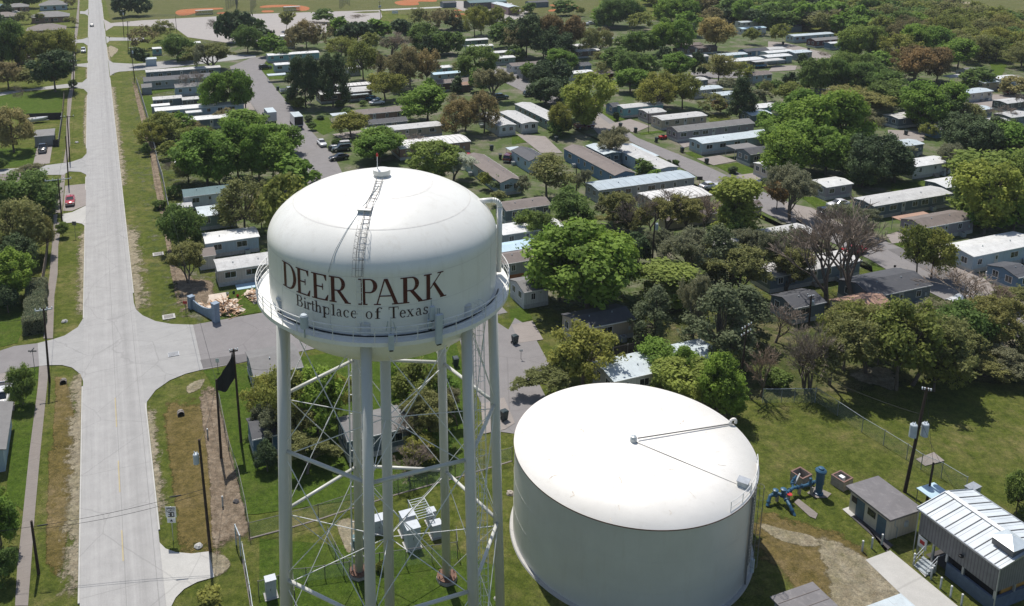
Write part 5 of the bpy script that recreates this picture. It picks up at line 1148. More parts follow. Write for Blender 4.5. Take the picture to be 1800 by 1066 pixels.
11:[(290,650,150,280,'n'),(250,640,240,260,'n'),(420,620,120,380,'S'),(520,520,60,330,'y'),(680,540,50,400,'S'),(890,655,60,520,'y'),(1000,620,100,420,'S'),(1150,665,320,360,'y'),(1300,560,200,340,'S'),(1350,420,70,380,'g'),(1480,330,60,300,'y'),(1600,400,10,340,'S'),(1660,580,380,300,'s'),(1150,240,40,300,'s'),(50,330,60,220,'n'),(1730,480,200,260,'o'),(1500,560,400,280,'S'),(760,480,130,260,'g'),(1750,640,480,160,'s'),(60,640,520,160,'k')],
12:[(10,640,210,260,'G'),(20,920,680,190,'g'),(1450,1080,970,180,'q'),(-40,460,230,180,'G')],
13:[(1060,190,-20,300,'n'),(360,150,-80,280,'S'),(1150,60,-120,240,'y'),(1260,1066-1066+10,-140,200,'G'),(80,130,-60,160,'d'),(860,830,760,70,'q')],
15:[(1722,418,60,190,'g')],
14:[]}
for t,L in TD.items():
    for (x,yb,yt,wd,k) in L: tree(t,x,yb,yt,wd,k)
# the wood behind the park
r5=random.Random(3)
WOOD=[(1140,20),(1330,52),(1400,56),(1470,66),(1560,80),(1640,92),(1720,108),(1800,128),(1960,160),(1960,60),(1800,52),(1700,36),(1620,22),(1500,4),(1460,-30),(1140,-30)]
Wp=[inv(*p) for p in WOOD]
def inside(p,poly):
    c=False;j=len(poly)-1
    for i in range(len(poly)):
        a,b_=poly[i],poly[j]
        if (a[1]>p[1])!=(b_[1]>p[1]) and p[0]<(b_[0]-a[0])*(p[1]-a[1])/(b_[1]-a[1])+a[0]: c=not c
        j=i
    return c
x0,x1=min(p.x for p in Wp),max(p.x for p in Wp); y0,y1=min(p.y for p in Wp),max(p.y for p in Wp)
WT=[]; sx=9.6
yy=y0
while yy<y1:
    xx=x0
    while xx<x1:
        q=(xx+r5.uniform(-3.5,3.5),yy+r5.uniform(-3.5,3.5)); xx+=sx
        if not inside(q,Wp): continue
        pxy=proj((q[0],q[1],0))
        if pxy[0]>1830 or pxy[1]<-26: continue
        WT.append((q,pxy))
    yy+=sx
for q,pxy in WT:
    # drifts of colour: greener on the left, browner on the right
    u=(pxy[0]-1140)/700+r5.uniform(-.28,.28); k=r5.choice('GgdggGoyG') if u<.45 else r5.choice('oyoygoybgyo')
    v=r5.randrange(3); cm,tm=proto(k,v); W=r5.uniform(10.5,15); Ht=r5.uniform(8.5,12)
    TREES.append([((q[0],q[1],0),r5.uniform(0,6.28),v,1.0),k,W,Ht,None,pxy[0],pxy[1],'wood'])
# the 300 trees that show largest are objects; the small far rest is one mass of foliage
def shown(T):
    k,W,H=T[1],T[2],T[3]; g=Vector(T[0][0]); p=ppm(g); x,y=proj((g.x,g.y,H*.5)); s_=W*H*p*p
    if x<-60 or x>1860 or y<-20 or y>1100: s_*=.05
    if 474<x<870 and 300<y<600: s_*=.1
    return s_
tr_=sorted([T for T in TREES if T[1] not in 'RkKq'],key=shown,reverse=True); keep,rest=tr_[:296],tr_[296:]; shrubs=[T for T in TREES if T[1] in 'RkKq']
for T in keep+shrubs:
    (loc,rz,v,fx),k,W,H=T[:4]; cm,tm=proto(k,v)
    e=empty('shrub' if k in 'RkKq' else 'tree',loc,rz)
    for nm,me in (('crown',cm),('trunk',tm)):
        o=bpy.data.objects.new(nm,me); COL.objects.link(o); o.parent=e; o.scale=(W*fx,W/fx,H)
    T[0]=e
TREES=keep+shrubs
import numpy as np
def mass():
    VV=[];FF=[];TT=[];MI=[];mats=[];off=0
    for (loc,rz,v,fx),k,W,H,*_ in rest:
        cm,_t=proto(k,v); n_=len(cm.vertices)//4
        if n_==0: continue
        co=np.empty(len(cm.vertices)*3,'f'); cm.vertices.foreach_get('co',co); co=co.reshape(n_,4,3)
        tt=np.empty(n_,'f'); cm.attributes['tint'].data.foreach_get('value',tt)
        st=max(1,n_//1500); co=co[::st]; tt=tt[::st]; c=co.mean(1,keepdims=True); co=c+(co-c)*(st**.5*.92)
        a=np.array([[math.cos(rz),-math.sin(rz),0],[math.sin(rz),math.cos(rz),0],[0,0,1]]); co=co*np.array([W,W,H]); co=co@a.T+np.array(loc)
        m=cm.materials[0]
        if m not in mats: mats.append(m)
        q=len(co); VV.append(co.reshape(-1,3)); TT.append(tt); FF.append(np.arange(q*4).reshape(q,4)+off); MI.append(np.full(q,mats.index(m))); off+=q*4
    V=np.concatenate(VV); F=np.concatenate(FF); me=bpy.data.meshes.new('distant_trees')
    me.vertices.add(len(V)); me.vertices.foreach_set('co',V.astype('f').ravel()); me.loops.add(F.size); me.loops.foreach_set('vertex_index',F.ravel().astype('i'))
    me.polygons.add(len(F)); me.polygons.foreach_set('loop_start',np.arange(0,F.size,4,dtype='i')); me.polygons.foreach_set('loop_total',np.full(len(F),4,'i'))
    for m in mats: me.materials.append(m)
    me.polygons.foreach_set('material_index',np.concatenate(MI).astype('i')); at=me.attributes.new('tint','FLOAT','FACE'); at.data.foreach_set('value',np.concatenate(TT))
    me.update(calc_edges=True); o=bpy.data.objects.new('distant_trees',me); COL.objects.link(o)
    tag(o,'mass of small far trees filling the gaps between homes and the wood beyond the park','trees',None,'stuff')
mass()
# hedge along the left pavement
def hedge():
    r=random.Random(8); a=TG(4,265,1000); b=TG(8,240,270); V=[];F=[];T=[]
    d=(b-a); L=d.length; e=empty('hedge',a,math.atan2(d.y,d.x)); Wd=2.6;H=2.3
    for j in range(9000):
        x=r.uniform(0,L); f=r.randrange(4)
        if f==0: p=Vector((x,-Wd/2,r.uniform(0,H)))
        elif f==1: p=Vector((x,Wd/2,r.uniform(0,H)))
        elif f==2: p=Vector((x,r.uniform(-Wd/2,Wd/2),H))
        else: p=Vector((r.choice((0,L)),r.uniform(-Wd/2,Wd/2),r.uniform(0,H)))
        p+=unit(r)*.14+Vector((0,.15*math.sin(x*1.3),.12*math.sin(x*.9))); n_=unit(r); aa=n_.cross(unit(r)).normalized(); bb=n_.cross(aa); l=r.uniform(.07,.15); i=len(V)
        V+=[tuple(p-aa*l),tuple(p+bb*l*.7),tuple(p+aa*l),tuple(p-bb*l*.7)]; F.append((i,i+1,i+2,i+3)); T.append(r.random())
    me=bpy.data.meshes.new('foliage'); me.from_pydata(V,[],F); me.materials.append(MATS['leaf_grey']); at=me.attributes.new('tint','FLOAT','FACE'); at.data.foreach_set('value',T)
    o=bpy.data.objects.new('foliage',me); COL.objects.link(o); o.parent=e
    MB().box(.1,L-.1,-Wd/2+.15,Wd/2-.15,0,H-.15).build('core','leaf_dark',e)
    tag(e,'clipped grey green box hedge between the left lawn and the pavement','hedge')
hedge()
# ------------------------------------------------------------------ vehicles
for nm,c in dict(car_white=(.62,.62,.62),car_black=(.016,.017,.02),car_red=(.38,.02,.025),car_silver=(.36,.38,.40),car_teal=(.03,.055,.06),car_blue=(.06,.22,.36),car_maroon=(.12,.02,.025),car_beige=(.38,.33,.27)).items():
    m=paint(nm,c,.22,.03,2,0,.6); m.node_tree.nodes['Principled BSDF'].inputs['Coat Weight'].default_value=.7
def loft(secs,mat=0):
    "secs: (x, [(y,z)...]) half profiles mirrored; returns closed MB"
    b=MB(); k=len(secs[0][1]); vs=[]
    for x,pr in secs:
        for y,z in pr: vs.append((x,y,z))
        for y,z in pr[::-1]: vs.append((x,-y,z))
    n_=2*k; fs=[]
    for i in range(len(secs)-1):
        for j in range(n_): fs.append((i*n_+j,i*n_+(j+1)%n_,(i+1)*n_+(j+1)%n_,(i+1)*n_+j))
    fs+=[tuple(range(n_))[::-1],tuple((len(secs)-1)*n_+j for j in range(n_))]
    return b.add(vs,[f[::-1] for f in fs],mat)
def vehicle(kind,paintm):
    "front faces +x"
    e=empty({'sedan':'car','suv':'car','pickup':'pickup_truck','minivan':'car'}[kind])
    if kind=='sedan':
        L,Wd=4.7,.90; st=[(-2.35,.45,.78,.80),(-2.2,.28,.95,.86),(-1.3,.25,1.0,.9),(-.6,.22,.98,.9),(.9,.22,.96,.9),(1.6,.24,.90,.88),(2.2,.28,.78,.82),(2.35,.42,.66,.72)]
        cab=[(-1.75,.98,1.0,.72),(-1.05,.98,1.40,.60),(.15,.96,1.44,.60),(.95,.93,.97,.72)]; ax=(-1.45,1.45); r=.33
    elif kind in('suv','minivan'):
        L,Wd=4.8,.95; st=[(-2.4,.5,1.0,.86),(-2.3,.32,1.08,.92),(-1,.28,1.10,.94),(.9,.28,1.06,.94),(1.6,.3,1.02,.92),(2.25,.34,.92,.86),(2.4,.5,.78,.76)]
        cab=[(-2.3,1.08,1.1,.80),(-2.0,1.08,1.72,.70),(.2,1.06,1.76,.70),(1.15,1.03,1.06,.78)]; ax=(-1.5,1.5); r=.36
    else:
        L,Wd=5.6,.98; st=[(-2.8,.5,1.0,.9),(-2.75,.38,1.08,.95),(-.6,.36,1.10,.97),(.9,.34,1.10,.97),(1.9,.34,1.08,.95),(2.65,.4,.98,.90),(2.8,.5,.84,.84)]
        cab=[(-.75,1.08,1.10,.82),(-.6,1.08,1.78,.72),(.65,1.08,1.80,.72),(1.35,1.06,1.09,.80)]; ax=(-1.75,1.8); r=.40
    secs=[(x,[(w_*.92,lo_),(w_,lo_+(hi-lo_)*.45),(w_*.98,hi-.07),(w_*.86,hi)]) for x,lo_,hi,w_ in st]
    bd=loft(secs).build('body',paintm,e)
    for p in bd.data.polygons: p.use_smooth=len(p.vertices)==4
    secs=[(x,[(w_*1.06,lo_-.05),(w_*1.03,lo_+(hi-lo_)*.5),(w_,hi-.02),(w_*.9,hi-.01)]) for x,lo_,hi,w_ in cab]
    loft(secs).build('cabin_glass','window_glass',e)
    xa,xb=cab[1][0],cab[2][0]; w_=cab[1][3]; zt_=cab[1][2]
    loft([(xa-.08,[(w_*.92,zt_-.05),(w_,zt_-.02),(w_*.9,zt_+.01),(w_*.5,zt_+.03)]),((xa+xb)/2,[(w_*1.02,zt_-.03),(w_*1.02,zt_+.02),(w_*.9,zt_+.06),(w_*.5,zt_+.08)]),(xb+.1,[(w_*.92,zt_-.06),(w_,zt_),(w_*.9,zt_+.04),(w_*.5,zt_+.05)])]).build('roof',paintm,e)
    b=MB()
    for x,lo_,hi,ww in cab[1:3]:
        for s_ in (-1,1): b.beam((x,s_*ww*1.04,lo_-.02),(x,s_*ww*1.01,hi),.07,.05)
    b.build('pillars',paintm,e)
    if kind=='pickup':
        MB().box(-2.72,-.85,-.78,.78,1.085,1.115).build('bed','black_rail',e)
        b=MB(); b.box(-2.8,-.8,-.95,-.82,1.0,1.25); b.box(-2.8,-.8,.82,.95,1.0,1.25); b.box(-2.85,-2.75,-.82,.82,.7,1.25); b.build('bed_sides',paintm,e)
    for x in ax:
        for s_ in (-1,1):
            wy=s_*(Wd-.12); wh=MB().tube((x,wy-.11*s_,r),(x,wy+.12*s_,r),r,n=16).build('wheel','tyre',e)
            MB().tube((x,wy+.1*s_,r),(x,wy+.135*s_,r),r*.6,n=12).build('rim','rim',wh)
    for s_ in (-1,1):
        MB().box(L/2-.12,L/2+.005,s_*.62-.16,s_*.62+.16,.62,.80).build('headlight','glass_lamp',e)
        MB().box(-L/2-.01,-L/2+.1,s_*.70-.12,s_*.70+.12,.72,.92).build('tail_lamp','tail_lamp',e)
    MB().box(L/2-.1,L/2+.04,-.75,.75,.32,.5).build('bumper','car_silver',e); MB().box(-L/2-.05,-L/2+.1,-.75,.75,.36,.52).build('bumper','car_silver',e)
    return e
VP={}
PARKED={'sedan':'car','suv':'car','minivan':'car','pickup':'pickup truck'}
def car(t,x,y,kind,col,az,label,phrase=None):
    "az: heading clockwise from +y of the street grid"
    g=TG(t,x,y)
    if kind not in VP: VP[kind]=vehicle(kind,'car_white'); e=VP[kind]; VP[kind+'_used']=False
    if not VP[kind+'_used'] : e=VP[kind]; VP[kind+'_used']=True; first=True
    else: e=copy_tree(VP[kind]); first=False
    if col!='car_white':
        for c in e.children:
            for sl in c.material_slots:
                if sl.material and sl.material.name.startswith('car_white'): sl.link='OBJECT'; sl.material=MATS[col]
    e.location=(g.x,g.y,.14); e.rotation_euler=(0,0,math.pi/2-rad(az))
    tag(e,label,PARKED[kind]); land(g,phrase) if phrase else None; return e
# prototypes hold white paint: make sure the first one placed of each kind is a white one
car(2,548,172,'sedan','car_white',70,'white car parked in the back row right of the rust coloured tree')
car(7,1615,905,'pickup','car_white',62,'white pickup truck with open bed parked beside the pale blue home on the right','white pickup on the right')
car(5,590,5,'suv','car_white',250,'white front of a car beside the dark teal one on the first street')
car(0,638,185,'sedan','car_black',159,'black car driving down the main road near the top')
car(4,489,388,'sedan','car_red',159,'red car parked on the gravel lot left of the main road','red car on the gravel lot')
car(0,298,1050,'pickup','car_black',159,'black pickup truck standing in front of the small grey garage','black pickup by the garage')
car(0,580,365,'minivan','car_white',159,'white van standing on the verge at the upper left of the road')
car(1,457,1012,'sedan','car_white',159,'white car parked alone on the first park street','white car on the first street')
car(1,592,1050,'suv','car_teal',250,'dark teal car in the driveway beside the first park street')
car(5,575,85,'sedan','car_black',240,'black car under the trees just behind the tower dome')
car(1,65,482,'minivan','car_black',70,'dark minivan parked on the lawn by the short pale blue home')
car(1,230,645,'pickup','car_silver',70,'silver pickup truck under the two dark trees')
car(1,815,700,'sedan','car_blue',110,'blue car beside the brown roofed brick home')
car(1,838,728,'sedan','car_white',60,'white car half hidden behind the brown roofed brick home')
car(5,1460,95,'pickup','car_red',30,'red pickup truck behind the right side of the tower dome','red pickup')
car(5,1755,90,'suv','car_maroon',20,'dark maroon car under the pale carport behind the tower')
car(2,500,895,'pickup','car_maroon',70,'dark red pickup truck under the bright yellow green tree','dark red pickup')
car(2,503,182,'sedan','car_silver',70,'silver car in the back row beside the white one')
car(2,665,278,'sedan','car_white',80,'white car in front of the long green tree group at the back')
car(2,610,575,'sedan','car_white',150,'white car beside the small brown and maroon home')
car(2,130,670,'suv','car_teal',70,'dark car parked at the bend of the back lane')
car(1,1700,690,'minivan','car_teal',75,'dark green van parked under the sparse grey green tree')
car(6,1372,285,'sedan','car_white',70,'white car parked by the striped corrugated roof','white car by the striped roof')
car(6,1770,262,'sedan','car_black',80,'black car tucked beside the cream home by the orange shrub')
car(7,485,412,'sedan','car_white',250,'white car roof beside the long blue grey home')
car(7,430,475,'suv','car_black',80,'black car under the sparse trees across from the white car roof')
car(7,1345,1085,'sedan','car_silver',60,'silver car half hidden by bare branches near the dark roofed slate home')
car(11,1310,92,'suv','car_white',60,'white car in the gravel drive above the thicket on the right')
car(7,600,735,'sedan','car_red',70,'red car glimpsed through the bare trees')
car(3,350,485-30,'sedan','car_black',70,'dark car under the grey carport on the far lane')
car(3,1680,655,'sedan','car_maroon',70,'maroon car under the yellow tree at the far right')
car(0,120,95,'sedan','car_white',70,'white car behind the grey hip roofed house')
car(2,1720,470,'suv','car_blue',75,'blue car parked beneath the grey flat carport on the far lane')
car(8,15,745,'pickup','car_white',165,'white pickup truck cut off by the left edge of the photo')
car(3,1640,645-20,'sedan','car_black',75,'black car beside the maroon one at the far right')
for k in ('sedan','suv','minivan','pickup'): pass
# box trucks
def box_truck(t,x,y,label,open_=False):
    g=TG(t,x,y); e=empty('box_truck',(g.x,g.y,.1),HROT-math.pi/2*0); w_=1.22
    # local y away from the camera along the street; rear door faces the camera
    if open_:
        b=MB(); b.box(-w_,-w_+.08,0,5.6,.95,3.35); b.box(w_-.08,w_,0,5.6,.95,3.35); b.box(-w_+.08,w_-.08,5.52,5.6,.95,3.35); b.box(-w_+.08,w_-.08,0.0,5.52,.85,.98); b.build('cargo_box','car_white',e)
        MB().box(-w_,w_,0,5.6,3.35,3.45).build('box_roof','roof_pale_blue',e); MB().box(-w_+.1,w_-.1,.6,.7,.98,3.3).build('interior_shade','black_rail',e)  # black panel paints the shade inside the open cargo box
    else:
        MB().box(-w_,w_,0,5.6,.95,3.35).build('cargo_box','car_white',e); MB().box(-w_-.02,w_+.02,-.02,5.62,3.35,3.45).build('box_roof','roof_pale_blue',e)
        MB().box(-w_+.1,w_-.1,-.03,0,1.0,3.25).build('rear_door','car_silver',e)
    cb=MB(); cb.prism([(-1.0,5.7),(1.0,5.7),(1.0,7.0),(.9,7.3),(-.9,7.3),(-1.0,7.0)],.6,1.5); cb.box(-.95,.95,5.75,6.7,1.5,2.3); cb=cb.build('cab','car_white',e)
    MB().box(-.85,.85,6.7,6.73,1.55,2.2).build('windscreen','window_glass',cb)
    MB().box(-.9,.9,-.1,.0,.55,.8).build('bumper','dark_asphalt',e)
    for yy_ in (1.3,6.3):
        for s_ in (-1,1):
            wh=MB().tube((s_*.85,yy_,.45),(s_*1.15,yy_,.45),.45,n=16).build('wheel','tyre',e); MB().tube((s_*1.14,yy_,.45),(s_*1.17,yy_,.45),.25,n=12).build('rim','rim',wh)
    tag(e,label,'truck'); land(g,label.split(' with')[0]); return e
box_truck(1,116,868,'closed white box truck with pale roof on the first park street')
box_truck(1,300,900,'open white box truck with dark interior on the first park street',True)
# boat on a trailer behind the fence
def boat():
    g=TG(0,245,852); e=empty('boat',(g.x,g.y,0),HROT)
    secs=[(-3,[(.95,.6),(1.1,1.0),(1.1,1.25),(.9,1.27)]),(0,[(.9,.5),(1.15,1.0),(1.15,1.3),(.95,1.32)]),(2,[(.5,.6),(.9,1.1),(.95,1.4),(.7,1.42)]),(3.3,[(.03,1.1),(.06,1.4),(.08,1.5),(.03,1.52)])]
    loft(secs).build('hull','car_white',e); MB().box(-1.6,.2,-.6,.6,1.3,1.36).build('deck','pale_concrete',e)
    MB().box(.2,.28,-.6,.6,1.3,1.8).build('windscreen','window_glass',e); MB().box(-3.3,-3.0,-.2,.2,.6,1.5).build('outboard_motor','black_rail',e)
    b=MB(); b.beam((-2.8,-.8,.4),(3.6,0,.45),.1,.1); b.beam((-2.8,.8,.4),(3.6,0,.45),.1,.1); b.build('trailer','galv',e)
    for s_ in (-1,1): MB().tube((-1.2,s_*.95,.3),(-1.2,s_*1.15,.3),.3,n=12).build('wheel','tyre',e)
    tag(e,'white boat on a trailer behind the dark fence on the left','boat')
boat()
# mower beside the long lilac home
g=TG(2,1045,968); e=empty('riding_mower',g,HROT); MB().box(-1,1,-.5,.5,.35,.9).build('deck','red_paint',e); MB().box(-.2,.4,-.3,.3,.9,1.2).build('seat','black_rail',e)
for a in (-.7,.7):
    for b_ in (-.55,.55): MB().tube((a,b_-.06,.28),(a,b_+.06,.28),.28,n=10).build('wheel','tyre',e)
tag(e,'red riding mower in front of the long lilac home','riding mower')
# wheelie bins
def bin_(mat):
    e=empty('wheelie_bin'); b=MB(); b.add([(-.28,-.32,.05),(.28,-.32,.05),(.28,.30,.05),(-.28,.30,.05),(-.36,-.42,1.1),(.36,-.42,1.1),(.36,.40,1.1),(-.36,.40,1.1)],[(0,3,2,1),(4,5,6,7),(0,1,5,4),(1,2,6,5),(2,3,7,6),(3,0,4,7)]); b.build('body',mat,e)
    b=MB(); b.add([(-.38,-.46,1.11),(.38,-.46,1.11),(.38,.44,1.16),(-.38,.44,1.16),(-.3,-.3,1.2),(.3,-.3,1.2),(.3,.3,1.24),(-.3,.3,1.24)],[(0,3,2,1),(4,5,6,7),(0,1,5,4),(1,2,6,5),(2,3,7,6),(3,0,4,7)]); b.build('lid',mat,e)
    for s_ in (-.3,.3): MB().tube((s_-.04,.38,.13),(s_+.04,.38,.13),.13,n=10).build('wheel','tyre',e)
    return e
BI=None
BINS=[(2,752,888,'dark wheelie bin at the kerb nearest the yellow green tree on the second street'),(2,857,922,'dark wheelie bin second in line down the second street'),(2,1002,990,'dark wheelie bin beside the red mower'),(2,1180,1060,'dark wheelie bin in front of the long pale blue home'),
 (2,307,985,'dark wheelie bin in the shade of the bright yellow green tree'),(6,1350,112,'dark wheelie bin on the drive left of the dark grey home'),(6,1708,178,'blue wheelie bin behind the cream home by the orange shrub'),(7,356,458,'blue grey wheelie bin on the gravel by the leaning pale tree'),
 (7,212,542,'blue wheelie bin beside the low pale roofed home'),(7,920,895,'dark green wheelie bin on the small driveway above the dark roofed slate home'),(7,1052,770,'green wheelie bin beside the twin trunked tree'),(10,20,335,'blue wheelie bin at the kerb beside the pale driveway right of the tower'),
 (9,1386,490,'dark blue wheelie bin seen between the two right tower legs'),(9,1722,865,'dark wheelie bin at the edge of the lawn behind the right tower leg'),(1,152,630,'dark wheelie bin under the first dark tree by the street'),(1,56,815,'dark wheelie bin behind the closed box truck'),
 (1,516,1050,'blue wheelie bin beside the two parked cars'),(1,1635,1045,'blue wheelie bin behind the white home with a bay window end'),(3,956,940,'black wheelie bin on the gravel driveway at the right'),(3,280,355,'black wheelie bin beyond the joined white roofs'),(3,104,312,'black wheelie bin before the pale blue home at the wood'),
 (2,40,548,'black wheelie bin at the back lane bend'),(5,1695,80,'dark wheelie bin by the pale carport behind the tower'),(2,735,290-4,'dark wheelie bin among the far homes')]
for i,(t,x,y,lb) in enumerate(BINS):
    g=TG(t,x,y)
    if BI is None: BI=bin_('bin_blue'); e=BI
    else: e=copy_tree(BI)
    if 'blue' not in lb.split('wheelie')[0]:
        for c in e.children:
            for sl in c.material_slots:
                if sl.material.name.startswith('bin'): sl.link='OBJECT'; sl.material=MATS['bin_dark']
    e.location=(g.x,g.y,.13); e.rotation_euler=(0,0,HROT+rnd.uniform(-.4,2)); tag(e,lb,'wheelie bin','wheelie bins put out along the park streets')
# ------------------------------------------------------------------ poles, lamps and signs
TOPS={}
def pole(key,bx_,by_,tx,ty,label,arm=0,armaz=0,trafo=(),r=.15,Hmax=14,cat='utility pole',arms=1,lean=True):
    g=inv(bx_,by_); 
    h=min(Hmax,height_at(g,ty)); top=Vector((g.x,g.y,h))
    # lean: move the top sideways so that it stands where the photo shows it
    x0,_=proj(top); dx=(tx-x0)/ppm(top); dx=max(-.8,min(.8,dx)) if lean else 0; e=empty('utility_pole' if cat=='utility pole' else cat.replace(' ','_'),(g.x,g.y,0)); T=Vector((dx,0,h))
    MB().tube((0,0,-.2),T,r,r*.72,10).build('pole','pole_wood',e)
    a=Vector((math.cos(armaz),math.sin(armaz),0)); pts=[]
    for q in range(arms if arm else 0):
        c=T*(1-(.25+.9*q)/h); ca=MB().beam(c-a*arm/2,c+a*arm/2,.12,.13).build('crossarm','pole_wood' if not label.count('pale crossarm') else 'galv',e)
        for s_ in (-.95,-.4,.4,.95):
            p=c+a*(arm/2*s_); b=MB().tube(p+Vector((0,0,.05)),p+Vector((0,0,.18)),.05,n=6); b.lathe([(.001,.34),(.07,.3),(.08,.2),(.03,.16)],8,p); b.build('insulator','insulator',ca)
            if q==0: pts.append(Vector((g.x,g.y,0))+p+Vector((0,0,.3)))
    for (ox,oz,tr_,th_) in trafo:
        c=T*(1-oz/h)+Vector((ox,-.05,0)); tb=MB().lathe([(.001,0),(tr_,.02),(tr_,th_),(tr_*.8,th_+.08),(.001,th_+.1)],18,c-Vector((0,0,th_))); tb=tb.build('transformer','antenna_grey',e,smooth=False)
        b=MB()
        for q in (-.12,.12): b.lathe([(.03,0),(.06,.08),(.03,.16),(.06,.22),(.001,.32)],8,c+Vector((q,0,.05)))
        b.build('bushing','insulator',tb); MB().beam(c-Vector((0,0,.3)),T*(1-(oz+.3)/h),.06,.06).build('bracket','galv',tb)
    TOPS[key]=(Vector((g.x,g.y,0))+T,pts); tag(e,label,cat,'utility poles of the neighbourhood' if cat=='utility pole' else None); return e
pole('L1',87,672,76.5,542,'tall dark utility pole with a pale crossarm beside the left pavement junction',2.0,HROT)
pole('L2',68,1009,55,916,'short bare wooden pole beside the left pavement near the bottom',0)
pole('L3',109.7,396,102,314,'utility pole with a pale crossarm beside the red car',4.6,HROT)
pole('L4',120.7,326,115.5,224,'utility pole standing in the verge above the driveway',0,Hmax=11)
pole('L5',122.7,284,118,193,'utility pole with a crossarm over the left pavement',2.8,HROT,Hmax=11)
pole('L6',130,168,129,80,'utility pole at the left pavement under the large bright tree',2.2,HROT,Hmax=11)
pole('L7',133,112,131,45,'utility pole beside the far part of the left pavement',0,Hmax=11)
pole('R1',218,64.5,214.5,19,'utility pole in the grass island by the parking lot entrance',1.4,HROT,trafo=((.45,1.2,.25,.8),))
pole('R2',225.4,92.5,224.5,38,'utility pole right of the upper grass island',1.6,HROT)
pole('R3',237,141.5,230,84,'utility pole at the corner of the long rail fence',1.2,HROT,trafo=((.4,1.3,.25,.8),))
pole('R4',311.6,63,308.2,30,'pole at the front of the parking lot',0,r=.12,Hmax=9)
pole('R5',504,57,503.4,23,'pole standing alone at the edge of the parking lot',0,r=.12,Hmax=9)
pole('R6',670,40.5,667,3,'tall pole with transformer by the ball park path',1.4,HROT,trafo=((.4,2.0,.28,.9),(-.4,2.2,.28,.9)))
pole('B1',370,971,350,758,'tall utility pole with one transformer at the bottom left driveway',0,trafo=((-.42,1.5,.27,.95),),Hmax=12)
pole('B2',389,806,380,667,'black utility pole at the left end of the hanging dark banner',0,Hmax=11)
pole('B3',424,778,410.5,614,'black utility pole at the right end of the hanging dark banner',.9,HROT,Hmax=13)
pole('T1',1590,866,1631,683,'dark utility pole carrying two grey transformers on the right',.8,HROT+math.pi*.75,trafo=((-.55,4.1,.36,1.35),(.62,4.0,.36,1.35)),r=.19,Hmax=13)
pole('T2',1628,889,1641,814,'short bare dark pole behind the metal pump building',0,r=.14)
pole('T3',1300,688,1313,572,'utility pole with double crossarm in the shade right of the storage tank',2.2,HROT+.35,arms=2,Hmax=13)
pole('T4',1422,572,1426,520,'slender utility pole beside the dark gabled house',1.0,HROT,trafo=((.3,.9,.2,.6),),Hmax=9)
pole('T5',1146,470,1152,375,'utility pole with one transformer in the brown thicket',0,trafo=((.35,1.9,.26,.95),))
pole('T6',1013.5,338,1013,296,'plain utility pole by the seamed blue grey roof',0,Hmax=8)
pole('T7',1140,234,1140,196,'thin pole between the lilac and tan homes',0,r=.08,Hmax=7)
pole('T8',378,172,377,100-0,'thin pole behind the pale blue home with two dark windows',0,r=.08,Hmax=8) if False else None
# hanging dark banner between two poles
pa,pb=TOPS['B2'][0],TOPS['B3'][0]
b=MB(); N_=14; vs=[]
for i in range(N_+1):
    u=i/N_; p=pa.lerp(pb,u); sag=.9*math.sin(math.pi*u); wv=.28*math.sin(u*11)
    dpt=1.3+1.9*u
    vs+=[(p.x+wv*.3,p.y+wv,p.z-.1-sag*.4),(p.x-wv*.2,p.y+wv*.5+.1,p.z-.1-sag-dpt)]
b.add(vs,[(2*i,2*i+2,2*i+3,2*i+1) for i in range(N_)]); vs2=[(x,y+.03,z) for x,y,z in vs]; b.add(vs2,[(2*i+1,2*i+3,2*i+2,2*i) for i in range(N_)])
tag(b.build('banner','dark_cloth'),'dark cloth banner sagging between the two black poles','banner')
# wires
def wire(a,b_,label,sag=.5,r=.018,n=16):
    a,b_=Vector(a),Vector(b_); m=MB(); pts=[a.lerp(b_,i/n)-Vector((0,0,sag*4*(i/n)*(1-i/n))) for i in range(n+1)]; m.path(pts,r,4); return tag(m.build('wire','black_rail'),label,'wire','overhead wires')
P1,P2=TOPS['L2'][0],TOPS['B1'][0]
w1=wire(P1-Vector((0,0,.6)),P2-Vector((0,0,5.2)),'overhead wire crossing the main road near the bottom left, upper of two',.35,.02)
w2=wire(P1-Vector((0,0,.9)),P2-Vector((0,0,5.6)),'overhead wire crossing the main road near the bottom left, lower of two',.5,.02)
for a_,s_ in ((P1-Vector((0,0,.6)),P2-Vector((0,0,5.2))),):
    for u0,u1 in ((.03,.09),(.80,.87)):
        o=MB().tube(a_.lerp(s_,u0)-Vector((0,0,.05)),a_.lerp(s_,u1)-Vector((0,0,.12)),.06,n=6).build('cable_sleeve','black_rail'); o.parent=w1; 
wire(P1-Vector((0,0,.6)),P1-Vector((26,3,1.5)),'overhead wire leaving the short bare pole past the left edge',.3,.02)
def pair(a,b_,lb,sag=.9):
    A_1,B_1=TOPS[a],TOPS[b_]; wire(A_1[0]-Vector((0,0,.2)),B_1[0]-Vector((0,0,.2)),lb,sag)
pair('L1','L3','overhead wire from the pavement junction pole up to the pole by the red car'); pair('L3','L5','overhead wire above the left pavement beyond the red car'); pair('L5','L6','overhead wire above the left pavement below the bright tree'); pair('L6','L7','overhead wire at the far end of the left pavement')
pair('R3','R2','overhead wire over the side lane entrance'); pair('R2','R1','overhead wire beside the parking lot entrance'); pair('B2','B1','overhead wire along the bark strip from the banner pole'); pair('T3','T4','overhead wire over the thicket on the right',.8); pair('T1','T2','short overhead wire behind the pump building',.2)
wire(TOPS['B2'][0]-Vector((0,0,.4)),TOPS['R3'][0]-Vector((0,0,.4)),'long overhead wire along the right side of the main road',2.2)
wire(TOPS['T1'][0]-Vector((0,0,3)),TOPS['T3'][0]-Vector((0,0,1)),'overhead wire from the two transformer pole into the trees',1.0)
